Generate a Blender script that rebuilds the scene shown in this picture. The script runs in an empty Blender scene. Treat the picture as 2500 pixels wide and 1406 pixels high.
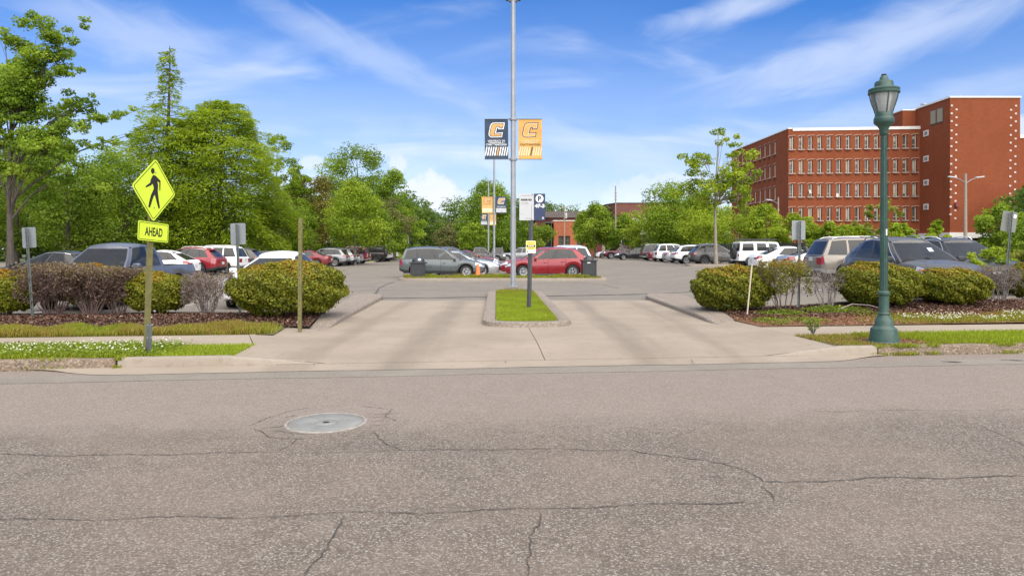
import bpy, bmesh, math, random
import numpy as np
from mathutils import Vector, Matrix
random.seed(11)
rng = np.random.default_rng(11)
R = math.radians
SC = bpy.context.scene
COL = SC.collection

# ---------------------------------------------------------------- camera
EYE = 1.6                     # lens height above the parking lot
FPX, CPX, HPY = 1666.7, 1250.0, 607.0
cam_d = bpy.data.cameras.new('camera')
cam = bpy.data.objects.new('camera', cam_d)
COL.objects.link(cam)
cam.location = (0, 0, EYE)
cam.rotation_euler = (R(90), 0, 0)
cam_d.sensor_width = 36.0
cam_d.lens = 24.0
cam_d.shift_y = -96.0 / 2500.0
cam_d.clip_start = 0.1
cam_d.clip_end = 3000
SC.camera = cam

# ---------------------------------------------------------------- sky, sun, exposure
SUN_EL, SUN_AZ = R(50), R(158)          # azimuth clockwise from +Y: behind and to the right of the lens
world = bpy.data.worlds.new('World')
SC.world = world
world.use_nodes = True
nt = world.node_tree
for n in list(nt.nodes): nt.nodes.remove(n)
N = nt.nodes.new
sky = N('ShaderNodeTexSky'); sky.sky_type = 'NISHITA'; sky.sun_disc = False
sky.sun_elevation = SUN_EL; sky.sun_rotation = SUN_AZ
sky.air_density = 1.0; sky.dust_density = 0.6; sky.ozone_density = 3.2; sky.altitude = 200
tc = N('ShaderNodeTexCoord')
hsv = N('ShaderNodeHueSaturation'); hsv.inputs['Saturation'].default_value = 1.42; hsv.inputs['Hue'].default_value = 0.514; hsv.inputs['Value'].default_value = 1.1
nt.links.new(sky.outputs[0], hsv.inputs['Color'])
# cirrus: direction projected on a high flat layer so that streaks run in perspective
sep = N('ShaderNodeSeparateXYZ'); nt.links.new(tc.outputs['Generated'], sep.inputs[0])
mx = N('ShaderNodeMath'); mx.operation = 'MAXIMUM'; mx.inputs[1].default_value = 0.0
nt.links.new(sep.outputs['Z'], mx.inputs[0])
ad = N('ShaderNodeMath'); ad.operation = 'ADD'; ad.inputs[1].default_value = 0.16
nt.links.new(mx.outputs[0], ad.inputs[0])
dx = N('ShaderNodeMath'); dx.operation = 'DIVIDE'; dy = N('ShaderNodeMath'); dy.operation = 'DIVIDE'
nt.links.new(sep.outputs['X'], dx.inputs[0]); nt.links.new(ad.outputs[0], dx.inputs[1])
nt.links.new(sep.outputs['Y'], dy.inputs[0]); nt.links.new(ad.outputs[0], dy.inputs[1])
cmb = N('ShaderNodeCombineXYZ'); nt.links.new(dx.outputs[0], cmb.inputs[0]); nt.links.new(dy.outputs[0], cmb.inputs[1])
def cloud(scale, rot, stretch, lo, hi, detail, rough, offs):
    mp = N('ShaderNodeMapping'); mp.inputs['Rotation'].default_value = (0, 0, rot)
    mp.inputs['Scale'].default_value = stretch; mp.inputs['Location'].default_value = offs
    nt.links.new(cmb.outputs[0], mp.inputs[0])
    no = N('ShaderNodeTexNoise'); no.inputs['Scale'].default_value = scale
    no.inputs['Detail'].default_value = detail; no.inputs['Roughness'].default_value = rough
    no.inputs['Distortion'].default_value = 0.6
    nt.links.new(mp.outputs[0], no.inputs['Vector'])
    mr = N('ShaderNodeMapRange'); mr.interpolation_type = 'SMOOTHSTEP'
    mr.inputs['From Min'].default_value = lo; mr.inputs['From Max'].default_value = hi
    up_ = N('ShaderNodeMapRange'); up_.interpolation_type = 'SMOOTHSTEP'      # unseen cloud veil overhead, thickened to whiten fill light and reflections
    up_.inputs['From Min'].default_value = 0.33; up_.inputs['From Max'].default_value = 0.60; up_.inputs['To Max'].default_value = 0.40
    nt.links.new(sep.outputs['Z'], up_.inputs['Value'])
    su = N('ShaderNodeMath'); su.operation = 'ADD'; nt.links.new(no.outputs['Fac'], su.inputs[0]); nt.links.new(up_.outputs[0], su.inputs[1])
    nt.links.new(su.outputs[0], mr.inputs['Value'])
    return mr.outputs[0]
c1 = cloud(0.75, R(-38), (0.55, 1.5, 1), 0.53, 0.90, 7, 0.55, (1.35, 2.6, 0))
c2 = cloud(1.5, R(-25), (0.7, 1.2, 1), 0.50, 0.85, 6, 0.5, (3.2, 0.7, 0))
c3 = cloud(0.45, R(-32), (0.5, 1.2, 1), 0.36, 0.74, 4, 0.45, (4.1, 0.3, 0))
mxc = N('ShaderNodeMath'); mxc.operation = 'MAXIMUM'
nt.links.new(c1, mxc.inputs[0]); nt.links.new(c2, mxc.inputs[1])
# low puffy clouds near the horizon
pn = N('ShaderNodeTexNoise'); pn.inputs['Scale'].default_value = 5.5; pn.inputs['Detail'].default_value = 6
pmp = N('ShaderNodeMapping'); pmp.inputs['Scale'].default_value = (1, 1, 1.7); pmp.inputs['Location'].default_value = (2.33, 0.4, 0.1)
nt.links.new(tc.outputs['Generated'], pmp.inputs[0]); nt.links.new(pmp.outputs[0], pn.inputs['Vector'])
pr = N('ShaderNodeMapRange'); pr.interpolation_type = 'SMOOTHSTEP'
pr.inputs['From Min'].default_value = 0.54; pr.inputs['From Max'].default_value = 0.66
nt.links.new(pn.outputs['Fac'], pr.inputs['Value'])
pz = N('ShaderNodeMapRange'); pz.interpolation_type = 'SMOOTHSTEP'
pz.inputs['From Min'].default_value = 0.22; pz.inputs['From Max'].default_value = 0.06
nt.links.new(sep.outputs['Z'], pz.inputs['Value'])
pm_ = N('ShaderNodeMath'); pm_.operation = 'MULTIPLY'; nt.links.new(pr.outputs[0], pm_.inputs[0]); nt.links.new(pz.outputs[0], pm_.inputs[1])
hz = N('ShaderNodeMapRange'); hz.interpolation_type = 'SMOOTHSTEP'
hz.inputs['From Min'].default_value = 0.34; hz.inputs['From Max'].default_value = -0.02
hz.inputs['To Max'].default_value = 0.60
nt.links.new(sep.outputs['Z'], hz.inputs['Value'])
def cscale(sock, k):
    m = N('ShaderNodeMath'); m.operation = 'MULTIPLY'; m.inputs[1].default_value = k
    nt.links.new(sock, m.inputs[0]); return m.outputs[0]
def mix_in(base, fac, colr):
    m = N('ShaderNodeMix'); m.data_type = 'RGBA'
    nt.links.new(fac, m.inputs['Factor']); nt.links.new(base, m.inputs[6]); m.inputs[7].default_value = colr
    return m.outputs[2]
CLD = (5.8, 6.3, 7.3, 1)
o1 = mix_in(hsv.outputs[0], hz.outputs[0], (4.9, 5.1, 6.5, 1))
o2 = mix_in(o1, cscale(mxc.outputs[0], 0.70), CLD)
o2 = mix_in(o2, cscale(c3, 0.16), CLD)
o3 = mix_in(o2, cscale(pm_.outputs[0], 0.35), (6.6, 7.2, 8.2, 1))
# the few puffy heaps low over the far trees
def heap(px, py, rx, rz, k, base):
    v = Vector(((px - CPX) / FPX, 1.0, (HPY - py) / FPX)).normalized()
    mp = N('ShaderNodeMapping'); mp.inputs['Location'].default_value = (-v.x / rx, -v.y / .5, -v.z / rz); mp.inputs['Scale'].default_value = (1 / rx, 1 / .5, 1 / rz)
    nn = N('ShaderNodeTexNoise'); nn.inputs['Scale'].default_value = 26; nn.inputs['Detail'].default_value = 7; nn.inputs['Roughness'].default_value = .62
    nt.links.new(tc.outputs['Generated'], mp.inputs[0]); nt.links.new(tc.outputs['Generated'], nn.inputs['Vector'])
    ln = N('ShaderNodeVectorMath'); ln.operation = 'LENGTH'; nt.links.new(mp.outputs[0], ln.inputs[0])
    a = N('ShaderNodeMath'); a.operation = 'MULTIPLY_ADD'; a.inputs[1].default_value = -2.4; nt.links.new(nn.outputs['Fac'], a.inputs[0]); nt.links.new(ln.outputs['Value'], a.inputs[2])
    m = N('ShaderNodeMapRange'); m.interpolation_type = 'SMOOTHSTEP'; m.inputs['From Min'].default_value = -.25; m.inputs['From Max'].default_value = -.75; m.inputs['To Max'].default_value = k
    nt.links.new(a.outputs[0], m.inputs['Value'])
    return mix_in(base, m.outputs[0], (6.3, 6.5, 7.3, 1))
for hp in ((1058, 465, .050, .032, .75), (1110, 488, .06, .022, .5), (965, 402, .022, .018, .6), (770, 396, .025, .014, .5), (1600, 455, .09, .02, .4), (2497, 320, .03, .03, .6)):
    o3 = heap(*hp, o3)
def wisp(px, py, half, thick, ang, k, base):
    v = Vector(((px - CPX) / FPX, 1.0, (HPY - py) / FPX)).normalized(); Rm = Matrix.Rotation(R(ang), 3, 'Y'); q = Rm @ v
    m1 = N('ShaderNodeMapping'); m1.inputs['Rotation'].default_value = (0, R(ang), 0); m1.inputs['Location'].default_value = -q
    m2 = N('ShaderNodeMapping'); m2.inputs['Scale'].default_value = (1 / half, 1 / .8, 1 / thick)
    nt.links.new(tc.outputs['Generated'], m1.inputs[0]); nt.links.new(m1.outputs[0], m2.inputs[0])
    ln = N('ShaderNodeVectorMath'); ln.operation = 'LENGTH'; nt.links.new(m2.outputs[0], ln.inputs[0])
    m3 = N('ShaderNodeMapping'); m3.inputs['Scale'].default_value = (1, 1, 3.2); nt.links.new(m1.outputs[0], m3.inputs[0])
    nn = N('ShaderNodeTexNoise'); nn.inputs['Scale'].default_value = 7; nn.inputs['Detail'].default_value = 6; nn.inputs['Roughness'].default_value = .55; nn.inputs['Distortion'].default_value = .8
    nt.links.new(m3.outputs[0], nn.inputs['Vector'])
    a = N('ShaderNodeMath'); a.operation = 'MULTIPLY_ADD'; a.inputs[1].default_value = -1.5; nt.links.new(nn.outputs['Fac'], a.inputs[0]); nt.links.new(ln.outputs['Value'], a.inputs[2])
    m = N('ShaderNodeMapRange'); m.interpolation_type = 'SMOOTHSTEP'; m.inputs['From Min'].default_value = .25; m.inputs['From Max'].default_value = -.75; m.inputs['To Max'].default_value = k
    nt.links.new(a.outputs[0], m.inputs['Value'])
    return mix_in(base, m.outputs[0], CLD)
for wp_ in ((900, 130, .30, .034, -22, .34), (1560, 380, .24, .034, -15, .30), (2170, 90, .26, .050, 14, .50), (1800, 15, .12, .026, 10, .55), (360, 90, .20, .050, -14, .38), (2350, 230, .20, .03, 8, .25)):
    o3 = wisp(*wp_, o3)
bg = N('ShaderNodeBackground'); bg.inputs['Strength'].default_value = 0.066
nt.links.new(o3, bg.inputs['Color'])
wo = N('ShaderNodeOutputWorld'); nt.links.new(bg.outputs[0], wo.inputs['Surface'])

sun_d = bpy.data.lights.new('sun', 'SUN')
sun_d.energy = 2.7; sun_d.angle = R(95); sun_d.color = (1.0, 0.92, 0.79)
sun = bpy.data.objects.new('sun', sun_d); COL.objects.link(sun)
sdir = Vector((math.sin(SUN_AZ) * math.cos(SUN_EL), math.cos(SUN_AZ) * math.cos(SUN_EL), math.sin(SUN_EL)))
sun.rotation_euler = sdir.to_track_quat('Z', 'Y').to_euler()
sun.location = (0, -30, 40)

SC.view_settings.view_transform = 'Standard'
SC.view_settings.look = 'None'
SC.view_settings.exposure = 1.25
SC.view_settings.gamma = 1.0
SC.view_settings.use_curve_mapping = False
SC.render.engine = 'CYCLES'
SC.cycles.max_bounces = 8
SC.cycles.transparent_max_bounces = 16

# ---------------------------------------------------------------- helpers
def at(px, py, Y):
    """world point seen at a photo pixel when it stands Y metres away"""
    return Vector(((px - CPX) / FPX * Y, Y, EYE + (HPY - py) / FPX * Y))
def gx(px, Y): return (px - CPX) / FPX * Y
def ground(px, py, z=0.0):
    Y = FPX * (EYE - z) / (py - HPY)
    return Vector(((px - CPX) / FPX * Y, Y, z))
def sstep(a, b, x):
    t = np.clip((np.asarray(x, float) - a) / (b - a), 0, 1)
    return t * t * (3 - 2 * t)

def tag(o, label=None, cat=None, group=None, kind=None):
    if label: o['label'] = label
    if cat: o['category'] = cat
    if group: o['group'] = group
    if kind: o['kind'] = kind
    return o
def empty(name, loc=(0, 0, 0), rz=0.0, label=None, cat=None, group=None):
    o = bpy.data.objects.new(name, None); COL.objects.link(o)
    o.empty_display_size = 0.2
    o.location = loc; o.rotation_euler = (0, 0, rz)
    return tag(o, label, cat, group)
def link(name, me, parent=None, mat=None):
    o = bpy.data.objects.new(name, me); COL.objects.link(o)
    if parent: o.parent = parent
    if mat is not None and len(me.materials) == 0: me.materials.append(mat)
    return o
def dup(root, parent=None, remap=None):
    c = root.copy(); COL.objects.link(c)
    c.parent = parent
    if remap and c.type == 'MESH':
        for s in c.material_slots:
            if s.material in remap:
                m = remap[s.material]
                s.link = 'OBJECT'; s.material = m
    for ch in list(root.children): dup(ch, c, remap)
    return c

class MB:
    """collects simple solids and builds ONE mesh object"""
    def __init__(s): s.v = []; s.f = []
    def add(s, vs, fs):
        b = len(s.v); s.v += [tuple(p) for p in vs]; s.f += [tuple(i + b for i in f) for f in fs]; return s
    def box(s, c, d, rz=0.0, M=None):
        x, y, z = d[0] / 2, d[1] / 2, d[2] / 2
        vs = [Vector((i, j, k)) for i in (-x, x) for j in (-y, y) for k in (-z, z)]
        if M is not None: vs = [M @ p for p in vs]
        elif rz: vs = [Matrix.Rotation(rz, 3, 'Z') @ p for p in vs]
        c = Vector(c)
        return s.add([p + c for p in vs], [(0, 1, 3, 2), (4, 6, 7, 5), (0, 4, 5, 1), (2, 3, 7, 6), (0, 2, 6, 4), (1, 5, 7, 3)])
    def tube(s, pts, radii, n=8, cap=True):
        pts = [Vector(p) for p in pts]; rings = []
        up = Vector((0.13, 0.07, 1)).normalized(); ref = None
        for i, p in enumerate(pts):
            t = (pts[min(i + 1, len(pts) - 1)] - pts[max(i - 1, 0)])
            if t.length < 1e-9: t = Vector((0, 0, 1))
            t.normalize()
            if ref is None:
                a = Vector((1, 0, 0)) if abs(t.x) < 0.8 else Vector((0, 1, 0))
                ref = (a - t * a.dot(t)).normalized()
            else:
                ref = (ref - t * ref.dot(t)).normalized()
            b = t.cross(ref); r = radii[i] if hasattr(radii, '__len__') else radii
            rings.append([p + (ref * math.cos(2 * math.pi * k / n) + b * math.sin(2 * math.pi * k / n)) * r for k in range(n)])
        vs = [q for ring in rings for q in ring]
        fs = [(i * n + k, i * n + (k + 1) % n, (i + 1) * n + (k + 1) % n, (i + 1) * n + k) for i in range(len(pts) - 1) for k in range(n)]
        if cap: fs += [tuple(range(n - 1, -1, -1)), tuple((len(pts) - 1) * n + k for k in range(n))]
        return s.add(vs, fs)
    def lathe(s, prof, c=(0, 0, 0), n=24, cap=True, ph=0.0):
        c = Vector(c)
        vs = [c + Vector((r * math.cos(ph + 2 * math.pi * k / n), r * math.sin(ph + 2 * math.pi * k / n), z)) for r, z in prof for k in range(n)]
        fs = [(i * n + k, i * n + (k + 1) % n, (i + 1) * n + (k + 1) % n, (i + 1) * n + k) for i in range(len(prof) - 1) for k in range(n)]
        if cap: fs += [tuple(range(n - 1, -1, -1)), tuple((len(prof) - 1) * n + k for k in range(n))]
        return s.add(vs, fs)
    def prism(s, poly, z0, z1, M=None):
        """polygon in x,y extruded from z0 to z1, then moved by M"""
        n = len(poly)
        vs = [Vector((p[0], p[1], z0)) for p in poly] + [Vector((p[0], p[1], z1)) for p in poly]
        if M is not None: vs = [M @ p for p in vs]
        fs = [tuple(range(n - 1, -1, -1)), tuple(range(n, 2 * n))] + [(i, (i + 1) % n, n + (i + 1) % n, n + i) for i in range(n)]
        return s.add(vs, fs)
    def mesh(s, name, mat=None, smooth=None):
        me = bpy.data.meshes.new(name); me.from_pydata(s.v, [], s.f); me.update()
        if mat is not None: me.materials.append(mat)
        if smooth is not None:
            me.polygons.foreach_set('use_smooth', [True] * len(me.polygons)); me.set_sharp_from_angle(angle=R(smooth))
        return me
    def build(s, name, mat=None, parent=None, smooth=None, bevel=0.0):
        o = link(name, s.mesh(name, mat, smooth), parent)
        if bevel:
            b = o.modifiers.new('bevel', 'BEVEL'); b.width = bevel; b.segments = 2; b.limit_method = 'ANGLE'
        return o

XZ = Matrix(((1, 0, 0, 0), (0, 0, 1, 0), (0, 1, 0, 0), (0, 0, 0, 1)))   # polygon x,y -> x,z ; extrusion -> y

def fill_mesh(name, polys, mat):
    """flat n-gons (lists of 3-d points) as a mesh, concave ones triangulated"""
    bm = bmesh.new()
    for p in polys:
        bm.faces.new([bm.verts.new(q) for q in p])
    bmesh.ops.triangulate(bm, faces=bm.faces[:])
    me = bpy.data.meshes.new(name); bm.to_mesh(me); bm.free(); me.materials.append(mat)
    return me

def text_mesh(body, size, bold=0.0, ext=0.0008):
    cu = bpy.data.curves.new('lettering', 'FONT'); cu.body = body; cu.size = size; cu.offset = bold
    cu.align_x = 'CENTER'; cu.align_y = 'CENTER'; cu.extrude = ext; cu.resolution_u = 3
    o = bpy.data.objects.new('lettering', cu); COL.objects.link(o)
    bpy.context.view_layer.update()
    dg = bpy.context.evaluated_depsgraph_get()
    me = bpy.data.meshes.new_from_object(o.evaluated_get(dg))
    bpy.data.objects.remove(o); bpy.data.curves.remove(cu)
    return me
def lettering(body, size, mat, parent, loc, width=None, height=None, rot=(R(90), 0, 0), bold=0.0, name='lettering'):
    me = text_mesh(body, size, bold)
    n = len(me.vertices); co = np.empty(n * 3); me.vertices.foreach_get('co', co); co = co.reshape(-1, 3)
    mn, mxx = co.min(0), co.max(0)
    co[:, :2] -= ((mn + mxx) / 2)[:2]
    if width: co[:, 0] *= width / (mxx[0] - mn[0])
    if height: co[:, 1] *= height / (mxx[1] - mn[1])
    me.vertices.foreach_set('co', co.ravel()); me.update()
    me.materials.clear(); me.materials.append(mat)
    o = link(name, me, parent); o.location = loc; o.rotation_euler = rot
    return o

# ---------------------------------------------------------------- materials
def new_mat(name):
    m = bpy.data.materials.new(name); m.use_nodes = True
    t = m.node_tree
    return m, t, t.nodes['Principled BSDF'], t.nodes['Material Output']
def ramp(t, fac, stops):
    r = t.nodes.new('ShaderNodeValToRGB'); e = r.color_ramp.elements
    while len(e) > 1: e.remove(e[-1])
    e[0].position = stops[0][0]; e[0].color = (*stops[0][1], 1)
    for p, c in stops[1:]:
        q = e.new(p); q.color = (*c, 1)
    t.links.new(fac, r.inputs[0]); return r.outputs[0]
def noise(t, vec, scale, detail=4, rough=0.55, dist=0.0):
    n = t.nodes.new('ShaderNodeTexNoise'); n.inputs['Scale'].default_value = scale
    n.inputs['Detail'].default_value = detail; n.inputs['Roughness'].default_value = rough; n.inputs['Distortion'].default_value = dist
    if vec is not None: t.links.new(vec, n.inputs['Vector'])
    return n.outputs['Fac']
def mixc(t, fac, a, b, mode='MIX'):
    m = t.nodes.new('ShaderNodeMix'); m.data_type = 'RGBA'; m.blend_type = mode
    for s, k in ((fac, 0), (a, 6), (b, 7)):
        if hasattr(s, 'is_output'): t.links.new(s, m.inputs[k])
        elif k == 0: m.inputs[0].default_value = s
        else: m.inputs[k].default_value = (*s, 1)
    return m.outputs[2]
def mrange(t, v, a, b, c=0.0, d=1.0, smooth=True):
    m = t.nodes.new('ShaderNodeMapRange'); m.interpolation_type = 'SMOOTHSTEP' if smooth else 'LINEAR'
    for k, x in (('From Min', a), ('From Max', b), ('To Min', c), ('To Max', d)): m.inputs[k].default_value = x
    t.links.new(v, m.inputs['Value']); return m.outputs[0]
def bump(t, h, b, strength=0.3, dist=0.01):
    n = t.nodes.new('ShaderNodeBump'); n.inputs['Strength'].default_value = strength; n.inputs['Distance'].default_value = dist
    t.links.new(h, n.inputs['Height']); t.links.new(n.outputs[0], b.inputs['Normal'])
def objco(t):
    n = t.nodes.new('ShaderNodeTexCoord'); return n.outputs['Object']
def worldco(t):
    n = t.nodes.new('ShaderNodeNewGeometry'); return n.outputs['Position']
def scaled(t, vec, s):
    m = t.nodes.new('ShaderNodeMapping'); m.inputs['Scale'].default_value = s; t.links.new(vec, m.inputs[0]); return m.outputs[0]

def plain(name, col, rough=0.5, metal=0.0, var=0.12, scale=6.0, bmp=0.0, coat=0.0, spec=0.5):
    """base colour with a slight procedural unevenness"""
    m, t, b, o = new_mat(name)
    v = noise(t, objco(t), scale, 5, 0.6)
    a = tuple(c * (1 - var) for c in col); c2 = tuple(min(1, c * (1 + var)) for c in col)
    t.links.new(ramp(t, v, [(0.3, a), (0.7, c2)]), b.inputs['Base Color'])
    b.inputs['Roughness'].default_value = rough; b.inputs['Metallic'].default_value = metal
    b.inputs['Coat Weight'].default_value = coat; b.inputs['Coat Roughness'].default_value = 0.06
    b.inputs['Specular IOR Level'].default_value = spec
    if bmp: bump(t, v, b, bmp, 0.01)
    return m
def paint(name, col, metal=0.25, rough=0.32):
    m, t, b, o = new_mat(name)
    co = objco(t)
    fl = noise(t, co, 900, 1)
    dust = noise(t, co, 3.0, 5, 0.6)
    c = mixc(t, mrange(t, fl, 0.45, 0.62), col, tuple(min(1, x * 1.12 + 0.01) for x in col))
    c = mixc(t, mrange(t, dust, 0.5, 0.8, 0, 0.10), c, (0.30, 0.28, 0.25))
    t.links.new(c, b.inputs['Base Color'])
    t.links.new(mrange(t, dust, 0.3, 0.8, rough * 0.8, rough * 1.35), b.inputs['Roughness'])
    b.inputs['Metallic'].default_value = metal
    b.inputs['Coat Weight'].default_value = 0.32; b.inputs['Coat Roughness'].default_value = 0.06
    return m
def glassy(name, tint, opac=0.55, rough=0.02, body=(0.02, 0.022, 0.025)):
    """see-through tinted glass: part clear, part dark body, mirror by angle"""
    m, t, b, o = new_mat(name)
    t.nodes.remove(b)
    tr = t.nodes.new('ShaderNodeBsdfTransparent'); tr.inputs[0].default_value = (*tint, 1)
    df = t.nodes.new('ShaderNodeBsdfDiffuse')
    nz = noise(t, objco(t), 5.0, 3)
    t.links.new(ramp(t, nz, [(0.3, body), (0.7, tuple(x * 1.5 for x in body))]), df.inputs[0])
    gl = t.nodes.new('ShaderNodeBsdfGlossy'); gl.inputs['Roughness'].default_value = rough
    fr = t.nodes.new('ShaderNodeFresnel'); fr.inputs['IOR'].default_value = 1.52
    m1 = t.nodes.new('ShaderNodeMixShader'); m1.inputs[0].default_value = opac
    t.links.new(tr.outputs[0], m1.inputs[1]); t.links.new(df.outputs[0], m1.inputs[2])
    m2 = t.nodes.new('ShaderNodeMixShader')
    t.links.new(mrange(t, fr.outputs[0], 0.0, 1.0, 0.0, 1.0, False), m2.inputs[0])
    t.links.new(m1.outputs[0], m2.inputs[1]); t.links.new(gl.outputs[0], m2.inputs[2])
    t.links.new(m2.outputs[0], o.inputs['Surface'])
    return m
def leaf_mat(name, stops, transl=0.3, rough=0.5):
    """leaf colour picked per leaf by the mesh attribute 'tint'"""
    m, t, b, o = new_mat(name)
    at_ = t.nodes.new('ShaderNodeAttribute'); at_.attribute_name = 'tint'
    c = ramp(t, at_.outputs['Fac'], stops)
    t.links.new(c, b.inputs['Base Color']); b.inputs['Roughness'].default_value = rough
    b.inputs['Specular IOR Level'].default_value = 0.25
    if transl:
        tl = t.nodes.new('ShaderNodeBsdfTranslucent')
        g = mixc(t, 1.0, c, (1.25, 1.2, 0.55), 'MULTIPLY')
        t.links.new(g, tl.inputs[0])
        ms = t.nodes.new('ShaderNodeMixShader'); ms.inputs[0].default_value = transl
        t.links.new(b.outputs[0], ms.inputs[1]); t.links.new(tl.outputs[0], ms.inputs[2])
        t.links.new(ms.outputs[0], o.inputs['Surface'])
    return m

M = {}
M['galv'] = plain('galvanised steel', (0.30, 0.315, 0.335), 0.5, 0.35, 0.10, 4)
M['dgrey'] = plain('dark grey metal', (0.095, 0.097, 0.098), 0.5, 0.3, 0.15, 5)
M['signback'] = plain('sign back aluminium', (0.26, 0.28, 0.29), 0.55, 0.5, 0.12, 3)
M['signback2'] = plain('weathered sign back', (0.20, 0.21, 0.19), 0.6, 0.4, 0.15, 3)
M['gpost'] = plain('grey green post steel', (0.12, 0.135, 0.13), 0.6, 0.3, 0.2, 8)
M['opost'] = plain('weathered olive post', (0.165, 0.148, 0.055), 0.7, 0.2, 0.25, 9, 0.2)
M['green'] = plain('green lamp paint', (0.030, 0.072, 0.055), 0.50, 0.0, 0.28, 9, 0.12, 0.08)
M['fyg'] = plain('fluorescent yellow green', (0.66, 0.84, 0.045), 0.5, 0, 0.06, 4)
M['black'] = plain('black print', (0.022, 0.018, 0.012), 0.5, 0, 0.1, 5)
M['white'] = plain('white print', (0.78, 0.78, 0.76), 0.5, 0, 0.04, 5)
M['palegrey'] = plain('pale grey sign panel', (0.47, 0.48, 0.49), 0.5, 0, 0.04, 4)
M['midgrey'] = plain('grey small print', (0.25, 0.26, 0.27), 0.5, 0, 0.05, 4)
M['navy'] = plain('navy print', (0.018, 0.035, 0.095), 0.5, 0, 0.1, 4)
M['bnavy'] = plain('navy banner cloth', (0.030, 0.052, 0.088), 0.75, 0, 0.15, 5)
M['bgold'] = plain('gold banner cloth', (0.62, 0.34, 0.085), 0.75, 0, 0.08, 5)
M['gold'] = plain('gold print', (0.68, 0.36, 0.10), 0.6, 0, 0.05, 5)
M['palegold'] = plain('pale gold print', (0.78, 0.60, 0.38), 0.6, 0, 0.05, 5)
M['yellow'] = plain('yellow print', (0.75, 0.62, 0.10), 0.5, 0, 0.05, 5)
M['iron'] = plain('worn cast iron', (0.20, 0.20, 0.185), 0.65, 0.0, 0.2, 5, 0.15)
M['ironring'] = plain('polished iron ring', (0.26, 0.235, 0.205), 0.65, 0.0, 0.25, 14, 0.2)
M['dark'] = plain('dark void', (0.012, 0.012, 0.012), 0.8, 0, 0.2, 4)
M['orange'] = plain('orange plastic', (0.85, 0.17, 0.03), 0.5, 0, 0.08, 4)
M['bin'] = plain('black bin plastic', (0.028, 0.030, 0.032), 0.45, 0, 0.2, 5, 0.1)
M['wood'] = plain('weathered timber pole', (0.30, 0.24, 0.18), 0.85, 0, 0.25, 8, 0.3)
M['stake'] = plain('bleached stake', (0.55, 0.48, 0.36), 0.8, 0, 0.15, 9, 0.2)
# ================================================================ ground, road, kerbs
# the street runs at a slight angle: u along the kerb, v from the kerb face towards the lot
ANG = math.atan(0.105)
UX, UY = math.cos(ANG), math.sin(ANG)
K0 = 9.98                                       # kerb face on the camera axis
def st(u, v, z=0.0): return Vector((u * UX - v * UY, K0 + u * UY + v * UX, z))
def uv_of(x, y):
    dxx, dyy = x, y - K0
    return dxx * UX + dyy * UY, -dxx * UY + dyy * UX
def lotz(x, y):
    return 0.27 * sstep(4.5, 10.5, x) * sstep(13, 21, y)
def bedz(x, y):
    return 0.075 + 0.16 * sstep(5.0, 10.0, x) * sstep(13.0, 17.5, y)
ROADZ = -0.06

def mat_asphalt(name, base, pebbles, warm, scale, pale, amt, tan=None):
    k_ = 0.95; sc3 = lambda q: (q[0] * k_, q[1] * k_ * .985, q[2] * k_ * .93)
    base, warm, pale = sc3(base), sc3(warm), sc3(pale); pebbles = [(a, tuple(0.72 * min(x, .44) * k_ + 0.28 * y for x, y in zip(sc3(q), base))) for a, q in pebbles]
    if tan: tan = [(a, tuple(0.6 * x * k_ * .80 + 0.4 * y * k_ * .80 for x, y in zip(q, tan[1][1]))) for a, q in tan]
    m, t, b, o = new_mat(name)
    p = worldco(t)
    vo = t.nodes.new('ShaderNodeTexVoronoi'); vo.inputs['Scale'].default_value = scale; t.links.new(p, vo.inputs['Vector'])
    rnd = t.nodes.new('ShaderNodeSeparateColor'); t.links.new(vo.outputs['Color'], rnd.inputs[0])
    stone = ramp(t, rnd.outputs[0], pebbles)
    gap = mrange(t, vo.outputs['Distance'], 0.35, 0.75, 0, 0.75)
    c = mixc(t, gap, stone, base)
    big = noise(t, p, 0.55, 5, 0.6)
    med = noise(t, p, 3.2, 5, 0.65)
    c = mixc(t, mrange(t, big, 0.42, 0.62, 0, amt), c, warm)
    c = mixc(t, mrange(t, med, 0.48, 0.70, 0, 0.28), c, pale)
    c = mixc(t, mrange(t, noise(t, p, 1.4, 6, 0.7), 0.56, 0.74, 0, 0.18), c, tuple(x * 0.5 for x in base))
    c = mixc(t, mrange(t, noise(t, scaled(t, p, (0.10, 1.1, 1)), 1.0, 5, 0.6), 0.46, 0.68, 0, 0.16), c, tuple(x * 0.62 for x in base))
    if tan:                                   # bleached wheel lane nearest the kerb, fading out unevenly
        rt_ = t.nodes.new('ShaderNodeVectorMath'); rt_.operation = 'DOT_PRODUCT'; rt_.inputs[1].default_value = (-math.sin(math.atan(0.075)), math.cos(math.atan(0.075)), 0); t.links.new(p, rt_.inputs[0])
        wv = t.nodes.new('ShaderNodeMath'); wv.operation = 'MULTIPLY_ADD'; wv.inputs[1].default_value = 1.3; wv.inputs[2].default_value = -0.65
        t.links.new(noise(t, p, 0.8, 6, 0.65), wv.inputs[0])
        sm = t.nodes.new('ShaderNodeMath'); sm.operation = 'ADD'; t.links.new(rt_.outputs['Value'], sm.inputs[0]); t.links.new(wv.outputs[0], sm.inputs[1])
        stone2 = ramp(t, rnd.outputs[0], tan)
        c2 = mixc(t, mrange(t, vo.outputs['Distance'], 0.4, 0.8, 0, 0.6), stone2, tan[0][1])
        c2 = mixc(t, mrange(t, med, 0.45, 0.7, 0, 0.3), c2, tan[2][1])
        c = mixc(t, mrange(t, sm.outputs[0], 5.9, 7.0), c, c2)
    t.links.new(c, b.inputs['Base Color']); b.inputs['Roughness'].default_value = 0.88; b.inputs['Specular IOR Level'].default_value = 0.3
    bump(t, vo.outputs['Distance'], b, 0.55, -0.006)
    return m
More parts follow.
